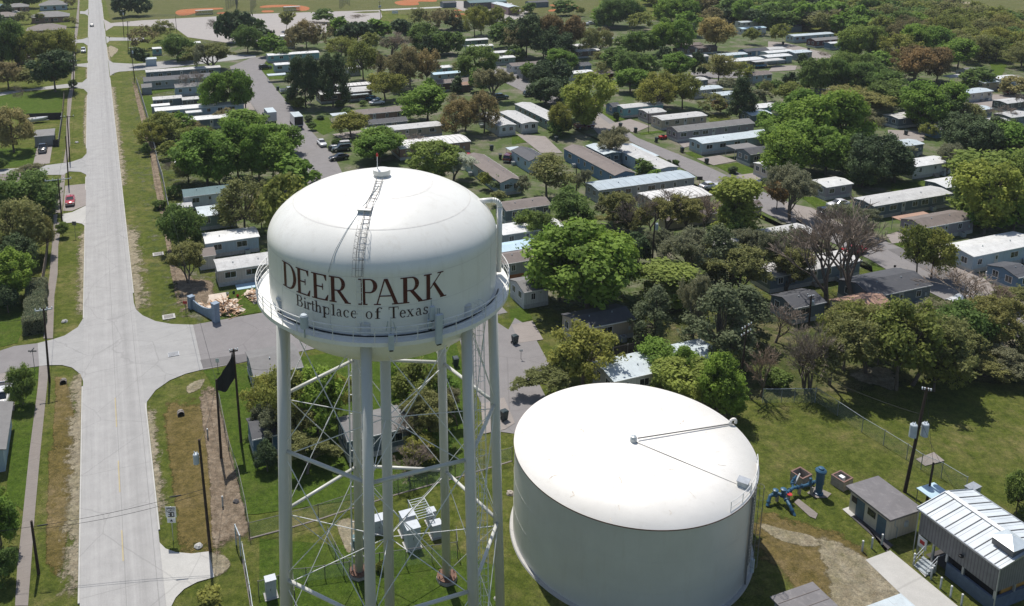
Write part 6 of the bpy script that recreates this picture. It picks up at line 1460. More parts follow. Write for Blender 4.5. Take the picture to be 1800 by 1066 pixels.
def drop(k,q,dz,lb,sg=.8): wire(TOPS[k][0]-Vector((0,0,dz)),q,lb,sg)
drop('T5',TOPS['T6'][0]-Vector((0,0,.3)),.4,'overhead wire between the thicket pole and the plain pole',1.2); drop('T5',TOPS['T3'][0]-Vector((0,0,.5)),.6,'overhead wire from the thicket pole towards the double crossarm pole',1.5)
drop('T5',inv(1225,314,3.0),1.0,'service wire from the thicket pole to the seamed metal roof'); drop('T4',inv(1840,470,9),.4,'overhead wire leaving the slender pole past the right edge',1.2); drop('T3',inv(1425,530,3),1.5,'service wire to the dark gabled house',.5)
drop('R3',inv(262,126,3.0),1.2,'service wire from the corner pole to the speckled white roof',.4); drop('L3',inv(20,400,4),1.2,'service wire from the pole by the red car to the left',.6); drop('L1',inv(-30,560,8),.5,'overhead wire from the pavement junction pole past the left edge',.8)
drop('B3',inv(470,650,3),1.5,'service wire from the right banner pole to the wide grey roofed house',.4); drop('T1',inv(1690,880,4.6),4,'service wire from the two transformer pole to the pump building',.3); drop('T7',inv(1190,215,3),.3,'service wire from the thin pole to the tan home',.3)
# traffic signs
def sign_post(x,y,ty,label,w_,h,facing=0.0,front='white_trim',back='steel',post='steel',lines=None,name='road_sign',blank=False):
    g=inv(x,y); H=height_at(g,ty); e=empty(name,(g.x,g.y,.0),facing)
    MB().tube((0,.03,0),(0,.03,H),.035,n=6).build('post',post,e); p=MB().box(-w_/2,w_/2,-.02,.0,H-h,H).build('panel',front,e); return e,H
e,H=sign_post(304.5,951,891,'',1.0,1.15,0); 
# SPEED LIMIT 30 in block strokes
SEG={'S':[(0,0,1,0),(1,0,1,.5),(1,.5,0,.5),(0,.5,0,1),(0,1,1,1)],'P':[(0,0,0,1),(0,1,1,1),(1,1,1,.5),(1,.5,0,.5)],'E':[(0,0,0,1),(0,1,1,1),(0,.5,.8,.5),(0,0,1,0)],'D':[(0,0,0,1),(0,1,.7,1),(.7,1,1,.7),(1,.7,1,.3),(1,.3,.7,0),(.7,0,0,0)],
 'L':[(0,1,0,0),(0,0,1,0)],'I':[(.5,0,.5,1)],'M':[(0,0,0,1),(0,1,.5,.5),(.5,.5,1,1),(1,1,1,0)],'T':[(.5,0,.5,1),(0,1,1,1)],'3':[(0,1,1,1),(1,1,1,0),(1,0,0,0),(.2,.5,1,.5)],'0':[(0,0,0,1),(0,1,1,1),(1,1,1,0),(1,0,0,0)],'1':[(.5,0,.5,1)],'A':[(0,0,.5,1),(.5,1,1,0),(.25,.4,.75,.4)],'H':[(0,0,0,1),(1,0,1,1),(0,.5,1,.5)],'O':[(0,0,0,1),(0,1,1,1),(1,1,1,0),(1,0,0,0)]}
def text_mesh(txt,x0,x1,z0,z1,y,t):
    b=MB(); n_=len(txt); cw=(x1-x0)/n_; k=0
    for i,ch in enumerate(txt):
        for (a,b_,c,d) in SEG.get(ch,[]):
            k+=1; f=.72; X=lambda u:x0+cw*(i+.14+u*f); Z=lambda v:z0+(z1-z0)*v; yy_=y-.0012*(k%5)
            b.beam((X(a),yy_,Z(b_)),(X(c),yy_,Z(d)),t,.006,up=(0,1,0))
    return b
text_mesh('SPEED',-.40,.40,H-.26,H-.10,-.03,.035).build('lettering','black_rail',e); text_mesh('LIMIT',-.40,.40,H-.50,H-.34,-.03,.035).build('lettering','black_rail',e); text_mesh('30',-.32,.32,H-1.08,H-.60,-.03,.085).build('lettering','black_rail',e)
p=MB().box(-.4,.4,-.02,0,H-1.75,H-1.22).build('lower_panel','white_trim',e); text_mesh('TO',-.2,.2,H-1.45,H-1.3,-.03,.03).build('lettering','black_rail',p) if False else None
b=MB(); b.add([(-.16,-.03,H-1.62),(.16,-.03,H-1.62),(0,-.03,H-1.36)],[(0,1,2)]); b.build('arrow','black_rail',p)
tag(e,'white SPEED LIMIT 30 sign on a post in the right ditch','road sign')
def simple_sign(t,bx_,by_,ty,w_,h,front,label,double=False):
    x,y=tp(t,bx_,by_); e,H=sign_post(x,y,tp(t,0,ty)[1],'',w_,h,0,front,post='rail_dark')
    if double: MB().box(-.01,.01,-w_/2,w_/2,H-.05,H+.15).build('name_plate',front,e)
    return tag(e,label,'road sign')
simple_sign(8,243,540,380,1.1,.2,'rail_dark','dark street name blades on a post at the left corner',True)
simple_sign(4,525,625,512,.75,.75,'rail_dark','square sign seen from behind in the left verge below the pale driveway')
simple_sign(8,1290,125,38,.6,.45,'red_paint','small red sign on a dark post beside the bare dirt')
simple_sign(8,1513,525,435,.45,.6,'white_trim','small white sign at the near corner of the side street')
simple_sign(1,965,100,75,3.2,1.6,'white_trim','wide white board standing before the ball fields')
simple_sign(6,1300,262,200,1.2,.8,'black_rail','black board sign beside the long seamed roof home')
simple_sign(0,762,290,255,.5,.5,'rail_dark','thin dark sign post at the far driveway on the right')
simple_sign(10,62,445,372,.45,.35,'white_trim','white mailbox on a post right of the tower beside the street')
simple_sign(7,875,870,815,.4,.35,'black_rail','black mailbox on a post beside the dark green wheelie bin')
simple_sign(5,402,188,140,.4,.35,'rail_dark','mailbox post at the kerb just above the tower dome')
# bollards
BO=None
for i,(t,x,y,lb) in enumerate([(15,652,690,'left of the three'),(15,718,668,'middle of the three'),(15,788,645,'right of the three'),(15,1195,948,'first along the metal building'),(15,1265,1008,'second along the metal building'),(15,1340,1066,'third along the metal building'),(15,1130,880,'at the foot of the steps'),(15,1010,780,'left of the steps')]):
    g=TG(t,x,y); 
    if BO is None:
        BO=empty('bollard'); MB().tube((0,0,0),(0,0,1.15),.09,n=10).build('post','galv',BO); MB().lathe([(.095,1.1),(.08,1.2),(.001,1.24)],10).build('cap','white_trim',BO); e=BO
    else: e=copy_tree(BO)
    e.location=(g.x,g.y,.05); tag(e,'steel bollard, %s%s'%(lb,' between the drive and the block hut' if 'three' in lb else ' beside the pale drive'),'bollard','steel bollards round the pump buildings')
for t,x,y,lb in ((12,1547,375,'white capped marker post in the bark strip, nearer the camera'),(8,1443,990,'white capped marker post in the bark strip, farther from the camera')):
    g=TG(t,x,y); e=copy_tree(BO); e.location=(g.x,g.y,.03); tag(e,lb,'marker post')
# manhole stub and rocks in the bark strip
def rock(t,x,y,s_,mat,lab,name='rock'):
    g=TG(t,x,y); r=random.Random(int(x+y)); b=MB(); b.lathe([(s_*.9,0),(s_,s_*.3),(s_*.7,s_*.7),(.001,s_*.8)],9)
    b.v=[(a+r.uniform(-.15,.15)*s_,c+r.uniform(-.15,.15)*s_,z*r.uniform(.8,1.2)) for a,c,z in b.v]; o=b.build(name,mat,None,g); return tag(o,lab,name)
rock(12,1638,345,.35,'dark_asphalt','dark round lump beside the bark strip fence'); rock(12,1378,655,.4,'pale_concrete','pale stone at the edge of the bottom driveway'); rock(8,447,183,.45,'pale_concrete','white stone lying in the left verge'); rock(0,533,993,.5,'pale_concrete','white scrap in the upper left verge'); rock(0,788,518,.4,'pale_concrete','pale stone at the upper right kerb corner')
# ------------------------------------------------------------------ fences
def fence(pts,h,label,panel='chain_link',post='galv',rail=True,step=3.0,name='fence',pr=.04,kerb=False,cat='fence'):
    pts=[Vector((p.x,p.y,0)) for p in pts]; e=empty(name,pts[0]); o0=pts[0]; P=MB();PO=[];R_=MB();K=MB()
    for a,b_ in zip(pts,pts[1:]):
        a=a-o0;b_=b_-o0; L=(b_-a).length; n_=max(1,int(L/step))
        if panel.startswith('chain') or panel=='net_dark': P.add([(a.x,a.y,.03),(b_.x,b_.y,.03),(b_.x,b_.y,h),(a.x,a.y,h)],[(0,1,2,3)])
        else: P.beam(a+Vector((0,0,h/2)),b_+Vector((0,0,h/2)),.05,h)
        for i in range(n_+1): PO.append(a.lerp(b_,i/n_))
        if rail: R_.tube(a+Vector((0,0,h)),b_+Vector((0,0,h)),pr*.7,n=6)
        if kerb: K.beam(a+Vector((0,0,.05)),b_+Vector((0,0,.05)),.16,.14)
    P.build('fence_panel',panel,e); pm=MB().tube((0,0,0),(0,0,h+.08),pr,n=6).build('fence_post',post,e); pm.location=PO[0]
    for p in PO[1:]:
        if all((p-q).length>.05 for q in PO[:PO.index(p)]): q=pm.copy(); COL.objects.link(q); q.location=p
    if rail: R_.build('top_rail',post,e)
    if kerb: K.build('kerb_beam','old_walk',e)
    return tag(e,label,cat)
F=lambda t,*pp:[TG(t,*p) for p in pp]
fence([inv(*p) for p in ((240,146),(247,168),(258,206),(264,226),(272,262),(277,290),(286,318),(296,370),(306,410))],1.9,'pale weathered board fence along the left side of the home park','fence_grey','fence_grey',False,2.5)
fence(F(0,(448,668),(437,800)),1.7,'brown board fence beside the left pavement above the lawn','fence_wood','dark_wood',False,2.4)
fence(F(0,(435,820),(408,1018)),1.8,'light capped dark fence between the grey garage and the pavement','fence_dark','fence_grey',True,2.4)
fence(F(0,(188,836),(430,828)),1.9,'dark board fence behind the white boat','fence_dark','dark_wood',False,2.4)
fence(F(0,(372,1020),(412,1016)),1.8,'short dark fence panel right of the grey garage','fence_dark','dark_wood',False,2)
fence([inv(*p) for p in ((86,424),(82,460),(76,500),(72,520))],1.8,'brown board fence in the shade of the left pavement trees','fence_wood','dark_wood',False,2.4)
fence([inv(*p) for p in ((386,715),(395,760),(403,798),(420,850),(432,905),(439,948))],1.8,'chain link fence between the bark strip and the green lawn','chain_link','rail_dark',True,3)
fence([inv(*p) for p in ((427,985),(433,1020),(440,1060),(446,1100))],1.9,'low chain link fence running down past the bottom edge','chain_link','galv',True,3,kerb=True)
fence(F(12,(1640,640),(1672,716)),2.2,'grey steel gate leaf standing open by the bottom driveway','chain_dark','antenna_grey',True,1.2,name='gate',pr=.07,cat='gate')
fence([inv(*p) for p in ((439,948),(500,932),(560,915),(617,896),(700,870),(800,842),(900,812))],1.8,'long chain link fence crossing behind the tower legs','chain_link','rail_dark',True,3,kerb=True)
fence(F(11,(-40,745),(90,745),(180,742),(325,745),(400,770))[:4],1.9,'short chain link fence at the foot of the vine covered trees','chain_link','galv',True,3)
fence(F(11,(325,735),(480,835),(650,950),(800,1040),(960,1140))+F(15,(1060,120),(1200,180),(1370,282)),1.9,'long chain link fence running down to the metal pump building','chain_link','galv',True,3)
fence(F(15,(1050,95),(1060,130)),1.0,'tiny fence stub at the slab','chain_link','galv') if False else None
fence(F(13,(20,1000),(160,960),(260,945),(270,1066)),1.6,'chain link enclosure round the electrical cabinet at the bottom left','chain_link','rail_dark',True,1.5)
fence(F(13,(500,640),(610,860),(860,820),(1400,740),(1390,640)),1.9,'chain link compound fence under the water tower','chain_link','rail_dark',True,2.2)
fence(F(13,(240,905),(350,900),(480,880),(650,855)),1.5,'metal railing with dark posts in the grass under the tower','chain_link','rail_dark',True,2.0)
fence(F(0,(1000,105+15),(1220,118),(1500,102),(1777,92)),1.2,'low chain link fence in front of the nearest ball field','chain_link','rail_dark',True,5,pr=.05)
fence(F(10,(700,430),(900,385),(1000,330)),1.5,'dark board fence between two homes behind the storage tank','fence_dark','fence_grey',False,1.8)
for q,lb in ((F(0,(1570,70),(1650,20),(1640,75)),'tall grey net backstop at the left ball field'),(F(1,(580,60),(620,20),(650,40)),'tall net backstop in the middle of the ball park'),(F(0,(1740,85),(1777,30)),'tall grey net screen beside the parking lot')):
    fence(q,6.5,lb,'chain_dark','rail_dark',True,6,name='backstop',pr=.09,cat='backstop')
def dugout(t,x,y,lb):
    g=TG(t,x,y); e=empty('dugout',g,HROT); MB().box(0,9,0,2.4,2.3,2.45).build('roof','roof_weathered',e); MB().box(0,9,2.3,2.4,0,2.3).build('back_wall','chain_dark',e)
    for xx_ in (.1,3,6,8.9): MB().tube((xx_,.1,0),(xx_,.1,2.3),.06,n=6).build('post','rail_dark',e)
    MB().box(.5,8.5,1.5,1.9,.4,.48).build('bench','galv',e); tag(e,lb,'dugout')
dugout(0,1360,108,'open dugout shelter at the left ball field'); dugout(1,195,82,'open dugout shelter at the second ball field from the left')
# ------------------------------------------------------------------ utility yard buildings
def quadpts(t,pp,z): return [TG(t,*p,z) for p in pp]
Z=2.75; c=quadpts(15,((850,470),(1080,390),(785,155),(535,230)),Z); org=c[0]; Lh=(c[1]-c[0]).dot(HA); Lv=(c[3]-c[0]).dot(VA)
e=empty('pump_hut',(org.x,org.y,0),HROT); s_=.45
MB().box(s_,Lh-s_*.3,s_,Lv-.3,0,Z-.2).build('wall','siding_cream',e); MB().box(0,Lh,0,Lv,Z-.2,Z).build('roof','roof_hut',e) if 'roof_hut' in MATS else MB().box(0,Lh,0,Lv,Z-.2,Z).build('roof',roofmat('roof_hut',(.155,.145,.145),0,0,1,(.24,.225,.22),.9),e)
MB().box(s_-.04,s_,.75,1.75,0,2.05).build('door','door_blue' if 'door_blue' in MATS else P_('door_blue',(.07,.12,.16),.5),e); MB().box(s_-.04,s_,3.3,4.3,0,2.05).build('door','door_blue',e)
f=MB().box(s_-.05,s_,2.0,2.9,1.25,1.95).build('window','dark_wood',e); MB().box(s_-.06,s_-.05,2.08,2.82,1.33,1.87).build('pane','window_glass',f); MB().box(s_-.05,s_,Lv-1.2,Lv-.55,1.3,1.95).build('window','dark_wood',e)
b=MB(); b.path([(1.6,s_-.05,0),(1.6,s_-.05,1.1),(1.2,s_-.05,1.5),(1.2,s_-.05,2.5)],.04,6); b.build('conduits','galv',e); MB().box(2.5,2.9,s_-.14,s_,1.0,1.6).build('meter_box','antenna_grey',e)
tag(e,'small cream block hut with flat grey roof and dark blue doors','pump hut')
# metal building: ridge runs away from the camera
Z=4.7; A0=TG(15,1610,790,Z); A1=TG(15,1085,385,Z); A2=TG(15,1440,265,Z); org=Vector((A0.x,A0.y,0)); Lv=(A1-A0).dot(VA); Wh=(A2-A1).dot(HA)
roofmat('standing_seam',(.60,.64,.66),.95,.05,.50,(.5,.52,.52),.15,.3,1)
def corr():
    m,n,b=nt('corrugated_grey'); s=n.nodes.new('ShaderNodeSeparateXYZ'); n.links.new(coord(n),s.inputs[0])
    f=mth(n,'FRACT',mth(n,'DIVIDE',mth(n,'ADD',s.outputs[0],s.outputs[1]),.30)); o=mix(n,(.20,.195,.20),(.13,.128,.135),mth(n,'LESS_THAN',f,.3))
    o=mix(n,o,ramp(n,noise(n,geo(n),1.5,5),[(.3,(.85,.85,.85)),(.7,(1.1,1.1,1.1))]),1,'MULTIPLY'); n.links.new(o,b.inputs['Base Color']); b.inputs['Roughness'].default_value=.55; MATS['corrugated_grey']=m
corr(); P_('block_blue',(.10,.135,.19),.8,.15,2); P_('interior_shade',(.008,.008,.01),.9); P_('orange_plant',(.42,.22,.05),.6)
e=empty('pump_building',org,HROT); rise=.75
b=MB(); W=Wh; L=Lv
# upper corrugated skirt walls
for x in (0,W-.06): b.box(x,x+.06,0,L,2.15,Z-.02)
b.box(.06,W-.06,0,.06,2.1,Z-.02); b.box(.06,W-.06,L-.06,L,2.1,Z-.02); b.add([(0,.0,Z-.02),(W,.0,Z-.02),(W/2,.0,Z+rise-.03)],[(0,1,2)]); b.add([(0,L,Z-.02),(W,L,Z-.02),(W/2,L,Z+rise-.03)],[(0,2,1)])
b.build('upper_wall','corrugated_grey',e)
b=MB(); b.box(.0,.25,0,L-3.1,0,1.35); b.box(.25,W,.0,.25,0,1.35); b.box(W-.25,W,.25,L,0,1.35); b.build('lower_wall','block_blue',e)
b=MB(); [b.box(.02,.2,y,y+.18,1.35 if y<L-3 else 0,2.15) for y in (0,3,6,L-3.1,L-.2) if y<L]; [b.box(x,x+.18,.02,.2,1.35,2.1) for x in (2.4,4.8,7.2) if x<W]; b.build('columns','steel',e)
MB().box(.6,W-.6,.6,L-.6,0,.05).build('floor','dark_asphalt',e); MB().box(.45,.5,.5,L-3.3,.1,2.6).build('interior_shade','interior_shade',e); MB().box(.5,W-.5,.45,.5,.1,2.6).build('interior_shade','interior_shade',e); MB().box(1.2,W-1.2,.3,.42,1.0,1.7).build('machinery','orange_plant',e)  # black sheets behind the openings stand in for the shade inside
r=MB(); ov=.25
r.add([(-ov,-ov,Z),(W/2,-ov,Z+rise),(W/2,L+ov,Z+rise),(-ov,L+ov,Z)],[(0,1,2,3)]); r.add([(W/2,-ov,Z+rise),(W+ov,-ov,Z),(W+ov,L+ov,Z),(W/2,L+ov,Z+rise)],[(0,1,2,3)])
r.add([(-ov,-ov,Z-.08),(W/2,-ov,Z+rise-.08),(W/2,L+ov,Z+rise-.08),(-ov,L+ov,Z-.08)],[(3,2,1,0)]); r.add([(W/2,-ov,Z+rise-.08),(W+ov,-ov,Z-.08),(W+ov,L+ov,Z-.08),(W/2,L+ov,Z+rise-.08)],[(3,2,1,0)])
r=r.build('roof','standing_seam',e)
b=MB(); y=.35
while y<L: b.beam((-ov,y,Z+.03),(W/2-.1,y,Z+rise+.02),.05,.06); b.beam((W/2+.1,y,Z+rise+.02),(W+ov,y,Z+.03),.05,.06); y+=.95
b.build('seams','rail_dark',r)
b=MB(); b.box(-ov-.1,-ov,-ov,L+ov,Z-.12,Z+.05); b.box(W+ov,W+ov+.1,-ov,L+ov,Z-.12,Z+.05); b.beam((-ov,-ov-.02,Z+.02),(W/2,-ov-.02,Z+rise+.02),.06,.16); b.beam((W/2,-ov-.02,Z+rise+.02),(W+ov,-ov-.02,Z+.02),.06,.16); b.beam((-ov,L+ov+.02,Z+.02),(W/2,L+ov+.02,Z+rise+.02),.06,.16); b.beam((W/2,L+ov+.02,Z+rise+.02),(W+ov,L+ov+.02,Z+.02),.06,.16); b.build('trim','steel',e)
b=MB(); b.beam((W/2,-ov,Z+rise+.04),(W/2,L+ov,Z+rise+.04),.5,.06); b.build('ridge_cap','white_trim',r)
sx_,sy_=W*.52,.2; b=MB(); 
g=TG(15,1690,620,Z+rise+.2); lx,ly=(g-org).dot(HA),(g-org).dot(VA); sx_,sy_=lx-1.0,ly-.9
b.box(sx_,sx_+1.9,sy_,sy_+1.9,Z+.1,Z+rise+.35); b.build('skylight_curb','rail_dark',e); b=MB(); b.add([(sx_-.15,sy_-.15,Z+rise+.36),(sx_+2.05,sy_-.15,Z+rise+.36),(sx_+2.05,sy_+2.05,Z+rise+.36),(sx_-.15,sy_+2.05,Z+rise+.36),(sx_+.95,sy_+.95,Z+rise+.95)],[(0,1,4),(1,2,4),(2,3,4),(3,0,4),(3,2,1,0)]); b.build('skylight','skylight',e)
lam=MB().lathe([(.05,.1),(.2,0),(.22,-.12),(.001,-.12)],12); lam.v=[(x-.25,y+L*.42,z+3.3) for x,y,z in lam.v]; lam.build('wall_lamp','black_rail',e)
b=MB(); b.tube((-.2,-.18,0),(-.2,-.18,Z-.1),.06,n=6); b.tube((-.2,L+.1,0),(-.2,L+.1,Z-.1),.05,n=6); b.build('downpipes','steel',e)
# steps with handrails and the red and white sign board in the bay
for k in range(4): MB().box(-.9-.28*k,-.62-.28*k,L-2.6,L-1.3,0,.8-.2*k).build('step','galv',e)
b=MB()
for yy_ in (L-2.65,L-1.25):
    b.path([(-1.8,yy_,.9),(-.6,yy_,1.8),(.3,yy_,1.8)],.03,6); b.path([(-1.8,yy_,.5),(-.6,yy_,1.35)],.025,6)
    for xx_,zz_ in ((-1.8,.9),(-1.2,1.35),(-.6,1.8)): b.tube((xx_,yy_,0),(xx_,yy_,zz_),.03,n=6)
b.build('handrail','steel',e)
q=MB().box(-.02,.04,L-1.0,L-.1,.9,2.0).build('notice_board','white_trim',e); MB().box(-.03,-.02,L-.8,L-.3,1.3,1.7).build('red_panel','red_paint',q)
tag(e,'grey corrugated pump building with white seamed metal roof and pyramid skylight','pump building')
# pale awning, cabinet
Zb=2.3; g0=TG(15,1180,340,Zb); g1=TG(15,1100,290,Zb); e=empty('awning',(g0.x,g0.y,0),HROT); MB().box(-.2,2.2,0,2.3,Zb-.08,Zb).build('roof','roof_sky_blue',e)
for xx_ in (-.1,2.1):
    for yy_ in (.1,2.2): MB().tube((xx_,yy_,0),(xx_,yy_,Zb-.08),.04,n=6).build('post','rail_dark',e)
tag(e,'small pale blue awning roof beside the short bare pole','awning')
g=TG(15,1405,350); e=empty('electrical_cabinet',g,HROT+.1); MB().box(-.7,.7,-.4,.4,.15,1.9).build('cabinet','antenna_grey',e); MB().box(-.75,.75,-.45,.45,1.9,1.98).build('lid','steel',e); MB().box(-.62,-.03,-.43,-.4,.3,1.8).build('door','antenna_grey',e); MB().box(.03,.62,-.43,-.4,.3,1.8).build('door','antenna_grey',e); MB().box(-.04,.04,-.46,-.43,1.0,1.2).build('handle','rail_dark',e); MB().tube((-.85,0,0),(-.85,0,1.6),.06,n=6).build('conduit','galv',e)
tag(e,'blue grey electrical cabinet behind the metal pump building','electrical cabinet')
# sheds in the bottom right
Z=2.4; c0=TG(15,480,1066,Z); c1=TG(15,310,895,Z); c3=TG(15,0,985,Z); e=empty('shed',(c1.x,c1.y,0),HROT); Wd=(c1-c3).dot(HA); MB().box(-Wd,0,-8,0,Z-.15,Z).build('roof','roof_hut',e); MB().box(-Wd+.3,-.3,-7.7,-.3,0,Z-.15).build('wall','siding_grey',e)
b=MB(); [b.box(-Wd+.1,-.1,-.9-1.1*k,-.86-1.1*k,Z,Z+.03) for k in range(5)]; b.build('roof_battens','roof_brown_shingle',e); tag(e,'weathered flat plank roofed shed at the bottom edge beside the gravel','shed')
g=TG(15,920,992,1.8); e=empty('tank_lid',(g.x,g.y,0),HROT); MB().box(-4.2,0,-5,0,0,1.8).build('wall','pale_concrete',e); MB().box(-4.3,.1,-5.1,.1,1.8,1.92).build('roof','roof_pale_blue',e); tag(e,'low pale concrete roofed chamber at the bottom edge','chamber')
# blue pump manifold
e=empty('pump_manifold',TG(15,160,300),HROT); o0=e.location.copy()
def LP(t,x,y,z): g=TG(t,x,y,z); d=g-Vector((o0.x,o0.y,0)); return Vector((d.dot(HA),d.dot(VA),z))
def pipe(pts,r,name='pipe',fl=True):
    b=MB(); b.path(pts,r,12)
    for p in pts[1:-1]: b.lathe([(.001,-r),(r*.7,-r*.7),(r,0),(r*.7,r*.7),(.001,r)],10,p)
    o=b.build(name,'pipe_blue',e)
    if fl:
        b=MB()
        for p,q in zip(pts,pts[1:]):
            L=(q-p).length; d=(q-p).normalized()
            for k in range(1,int(L/.55)+1): c=p+d*(k*.55-.1); b.tube(c-d*.05,c+d*.05,r*1.5,n=12)
        b.build('flange','pipe_blue',o)
    return o
pipe([LP(15,-5,372,.1),LP(15,15,300,.9),LP(15,60,280,1.0),LP(15,110,300,1.0),LP(15,150,365,.7),LP(15,185,440,.0)],.17)
pipe([LP(15,115,290,1.0),LP(15,175,245,1.0),LP(15,262,228,1.05),LP(15,330,200,1.05)],.16)
pipe([LP(15,175,245,1.0),LP(15,165,205,1.3),LP(15,200,160,1.9)],.13)
for (x,y,r_,z0_,z1_) in ((50,300,.22,.9,1.5),(105,300,.24,.8,1.6),(292,232,.12,1.0,1.7)):
    p=LP(15,x,y,.9); p.z=0; MB().lathe([(r_,z0_),(r_,z1_),(r_*1.3,z1_),(r_*1.3,z1_+.1),(r_*.5,z1_+.16),(.001,z1_+.16)],14,p).build('valve','pipe_blue',e)
p=LP(15,350,290,0); p.z=0; m=MB().lathe([(.45,0),(.45,.25),(.34,.3),(.34,1.3),(.42,1.35),(.42,1.5)],20,p).build('pump_head','pipe_blue',e)
MB().lathe([(.40,1.5),(.42,2.6),(.55,2.65),(.55,2.85),(.40,3.0),(.28,3.0),(.28,3.15),(.001,3.2)],20,p).build('motor','pipe_blue',e)
q=LP(15,150,290,1.0); MB().lathe([(.001,-.03),(.27,-.03),(.27,.05),(.001,.05)],14,q).build('hand_wheel','red_paint',e)
for x,y in ((60,340),(140,330),(215,290),(300,290)): p=LP(15,x,y,.0); MB().box(p.x-.12,p.x+.12,p.y-.12,p.y+.12,0,.85).build('pipe_support','concrete_base',e)
p=LP(15,215,150,1.6); b=MB(); b.beam(LP(15,185,215,1.2),LP(15,222,145,2.3),.16,.06); b.build('cover_plate','white_trim',e)
tag(e,'bright blue well pump with branching flanged pipes and a red hand wheel','pump')
def pit(t,x,y,lab,s_=1.5,h=1.1,mat='brick_pink'):
    g=TG(t,x,y); e=empty('valve_box',g,HROT+.15); b=MB(); b.box(-s_/2,s_/2,-s_/2,-s_/2+.15,0,h); b.box(-s_/2,s_/2,s_/2-.15,s_/2,0,h); b.box(-s_/2,-s_/2+.15,-s_/2+.15,s_/2-.15,0,h); b.box(s_/2-.15,s_/2,-s_/2+.15,s_/2-.15,0,h); b.build('walls','concrete_base',e)
    b=MB(); b.box(-s_/2-.02,s_/2+.02,-s_/2-.02,-s_/2+.13,h,h+.05); b.box(-s_/2-.02,s_/2+.02,s_/2-.13,s_/2+.02,h,h+.05); b.box(-s_/2-.02,-s_/2+.13,-s_/2+.13,s_/2-.13,h,h+.05); b.box(s_/2-.13,s_/2+.02,-s_/2+.13,s_/2-.13,h,h+.05); b.build('rim',mat,e); MB().box(-s_/2+.15,s_/2-.15,-s_/2+.15,s_/2-.15,.02,.2).build('inside','dark_asphalt',e); return tag(e,lab,'valve box')
pit(15,225,205,'open topped box with pink rim behind the blue pump'); p_=pit(15,508,230,'open topped box with red stained rim holding a white block'); MB().box(-.2,.25,-.2,.3,.2,1.1).build('block','white_trim',p_)
# equipment under the tower
def cabinet(t,x,y,w_,d_,h,lab,mat='car_white',rz=.0,legs=False):
    g=TG(t,x,y); e=empty('equipment_cabinet',g,HROT+rz); MB().box(-w_/2,w_/2,-d_/2,d_/2,.15,h).build('cabinet',mat,e); MB().box(-w_/2-.04,w_/2+.04,-d_/2-.04,d_/2+.04,h,h+.07).build('lid',mat,e)
    MB().box(-w_/2+.06,-.02,-d_/2-.03,-d_/2,.3,h-.15).build('door',mat,e); MB().box(.02,w_/2-.06,-d_/2-.03,-d_/2,.3,h-.15).build('door',mat,e); MB().box(-.1,-.05,-d_/2-.06,-d_/2-.03,h*.5,h*.62).build('handle','rail_dark',e); MB().box(-w_/2-.15,w_/2+.15,-d_/2-.15,d_/2+.15,0,.15).build('plinth','pale_concrete',e); return tag(e,lab,'equipment cabinet','cabinets of the compound below the tower')
P_('cabinet_grey',(.46,.49,.52),.5,.08,2)
cabinet(13,1050,560,1.3,1.0,2.2,'tall white cabinet standing behind another in the tower compound','cabinet_grey'); cabinet(13,1085,650,1.3,1.1,2.3,'tall white cabinet nearest the camera in the tower compound','cabinet_grey'); cabinet(13,850,545,1.8,1.0,1.5,'wide low white cabinet left of the riser pipe','cabinet_grey')
cabinet(13,1215,490,.8,.7,1.5,'small grey cabinet behind on the right of the compound','cabinet_grey'); cabinet(13,1250,580,1.0,.8,1.5,'small grey cabinet in front on the right of the compound','cabinet_grey'); cabinet(13,105,1000,.9,.7,1.9,'single tall cabinet in the bottom left enclosure','cabinet_grey')
e=empty('cable_ice_bridge',TG(13,1140,520),HROT); b=MB(); [b.beam((-.7,-1.4+.35*k,2.2),(.9,-1.4+.35*k,2.2),.05,.04) for k in range(9)]; b.beam((-.7,-1.5,2.16),(-.7,1.6,2.16),.06,.08); b.beam((.9,-1.5,2.16),(.9,1.6,2.16),.06,.08); b.build('grid','galv',e)
for xx_ in (-.7,.9):
    for yy_ in (-1.4,1.4): MB().tube((xx_,yy_,0),(xx_,yy_,2.2),.05,n=6).build('post','galv',e)
tag(e,'grey metal grid shelter over the cabinets of the tower compound','cable bridge')
e=empty('backup_generator',TG(13,720,650),HROT); MB().box(-.7,.7,-.45,.45,.2,1.1).build('housing','roof_teal',e); MB().box(-.8,.8,-.55,.55,0,.2).build('plinth','pale_concrete',e); MB().tube((.4,0,1.1),(.4,0,1.5),.05,n=6).build('exhaust','rail_dark',e); tag(e,'green generator box at the foot of the back left tower leg','generator')
rock(13,1672,1022,.3,'pale_concrete','white valve cap in the grass at the right tower leg'); rock(13,1765,290,.45,'concrete_base','pink and white block beside the storage tank on the left')
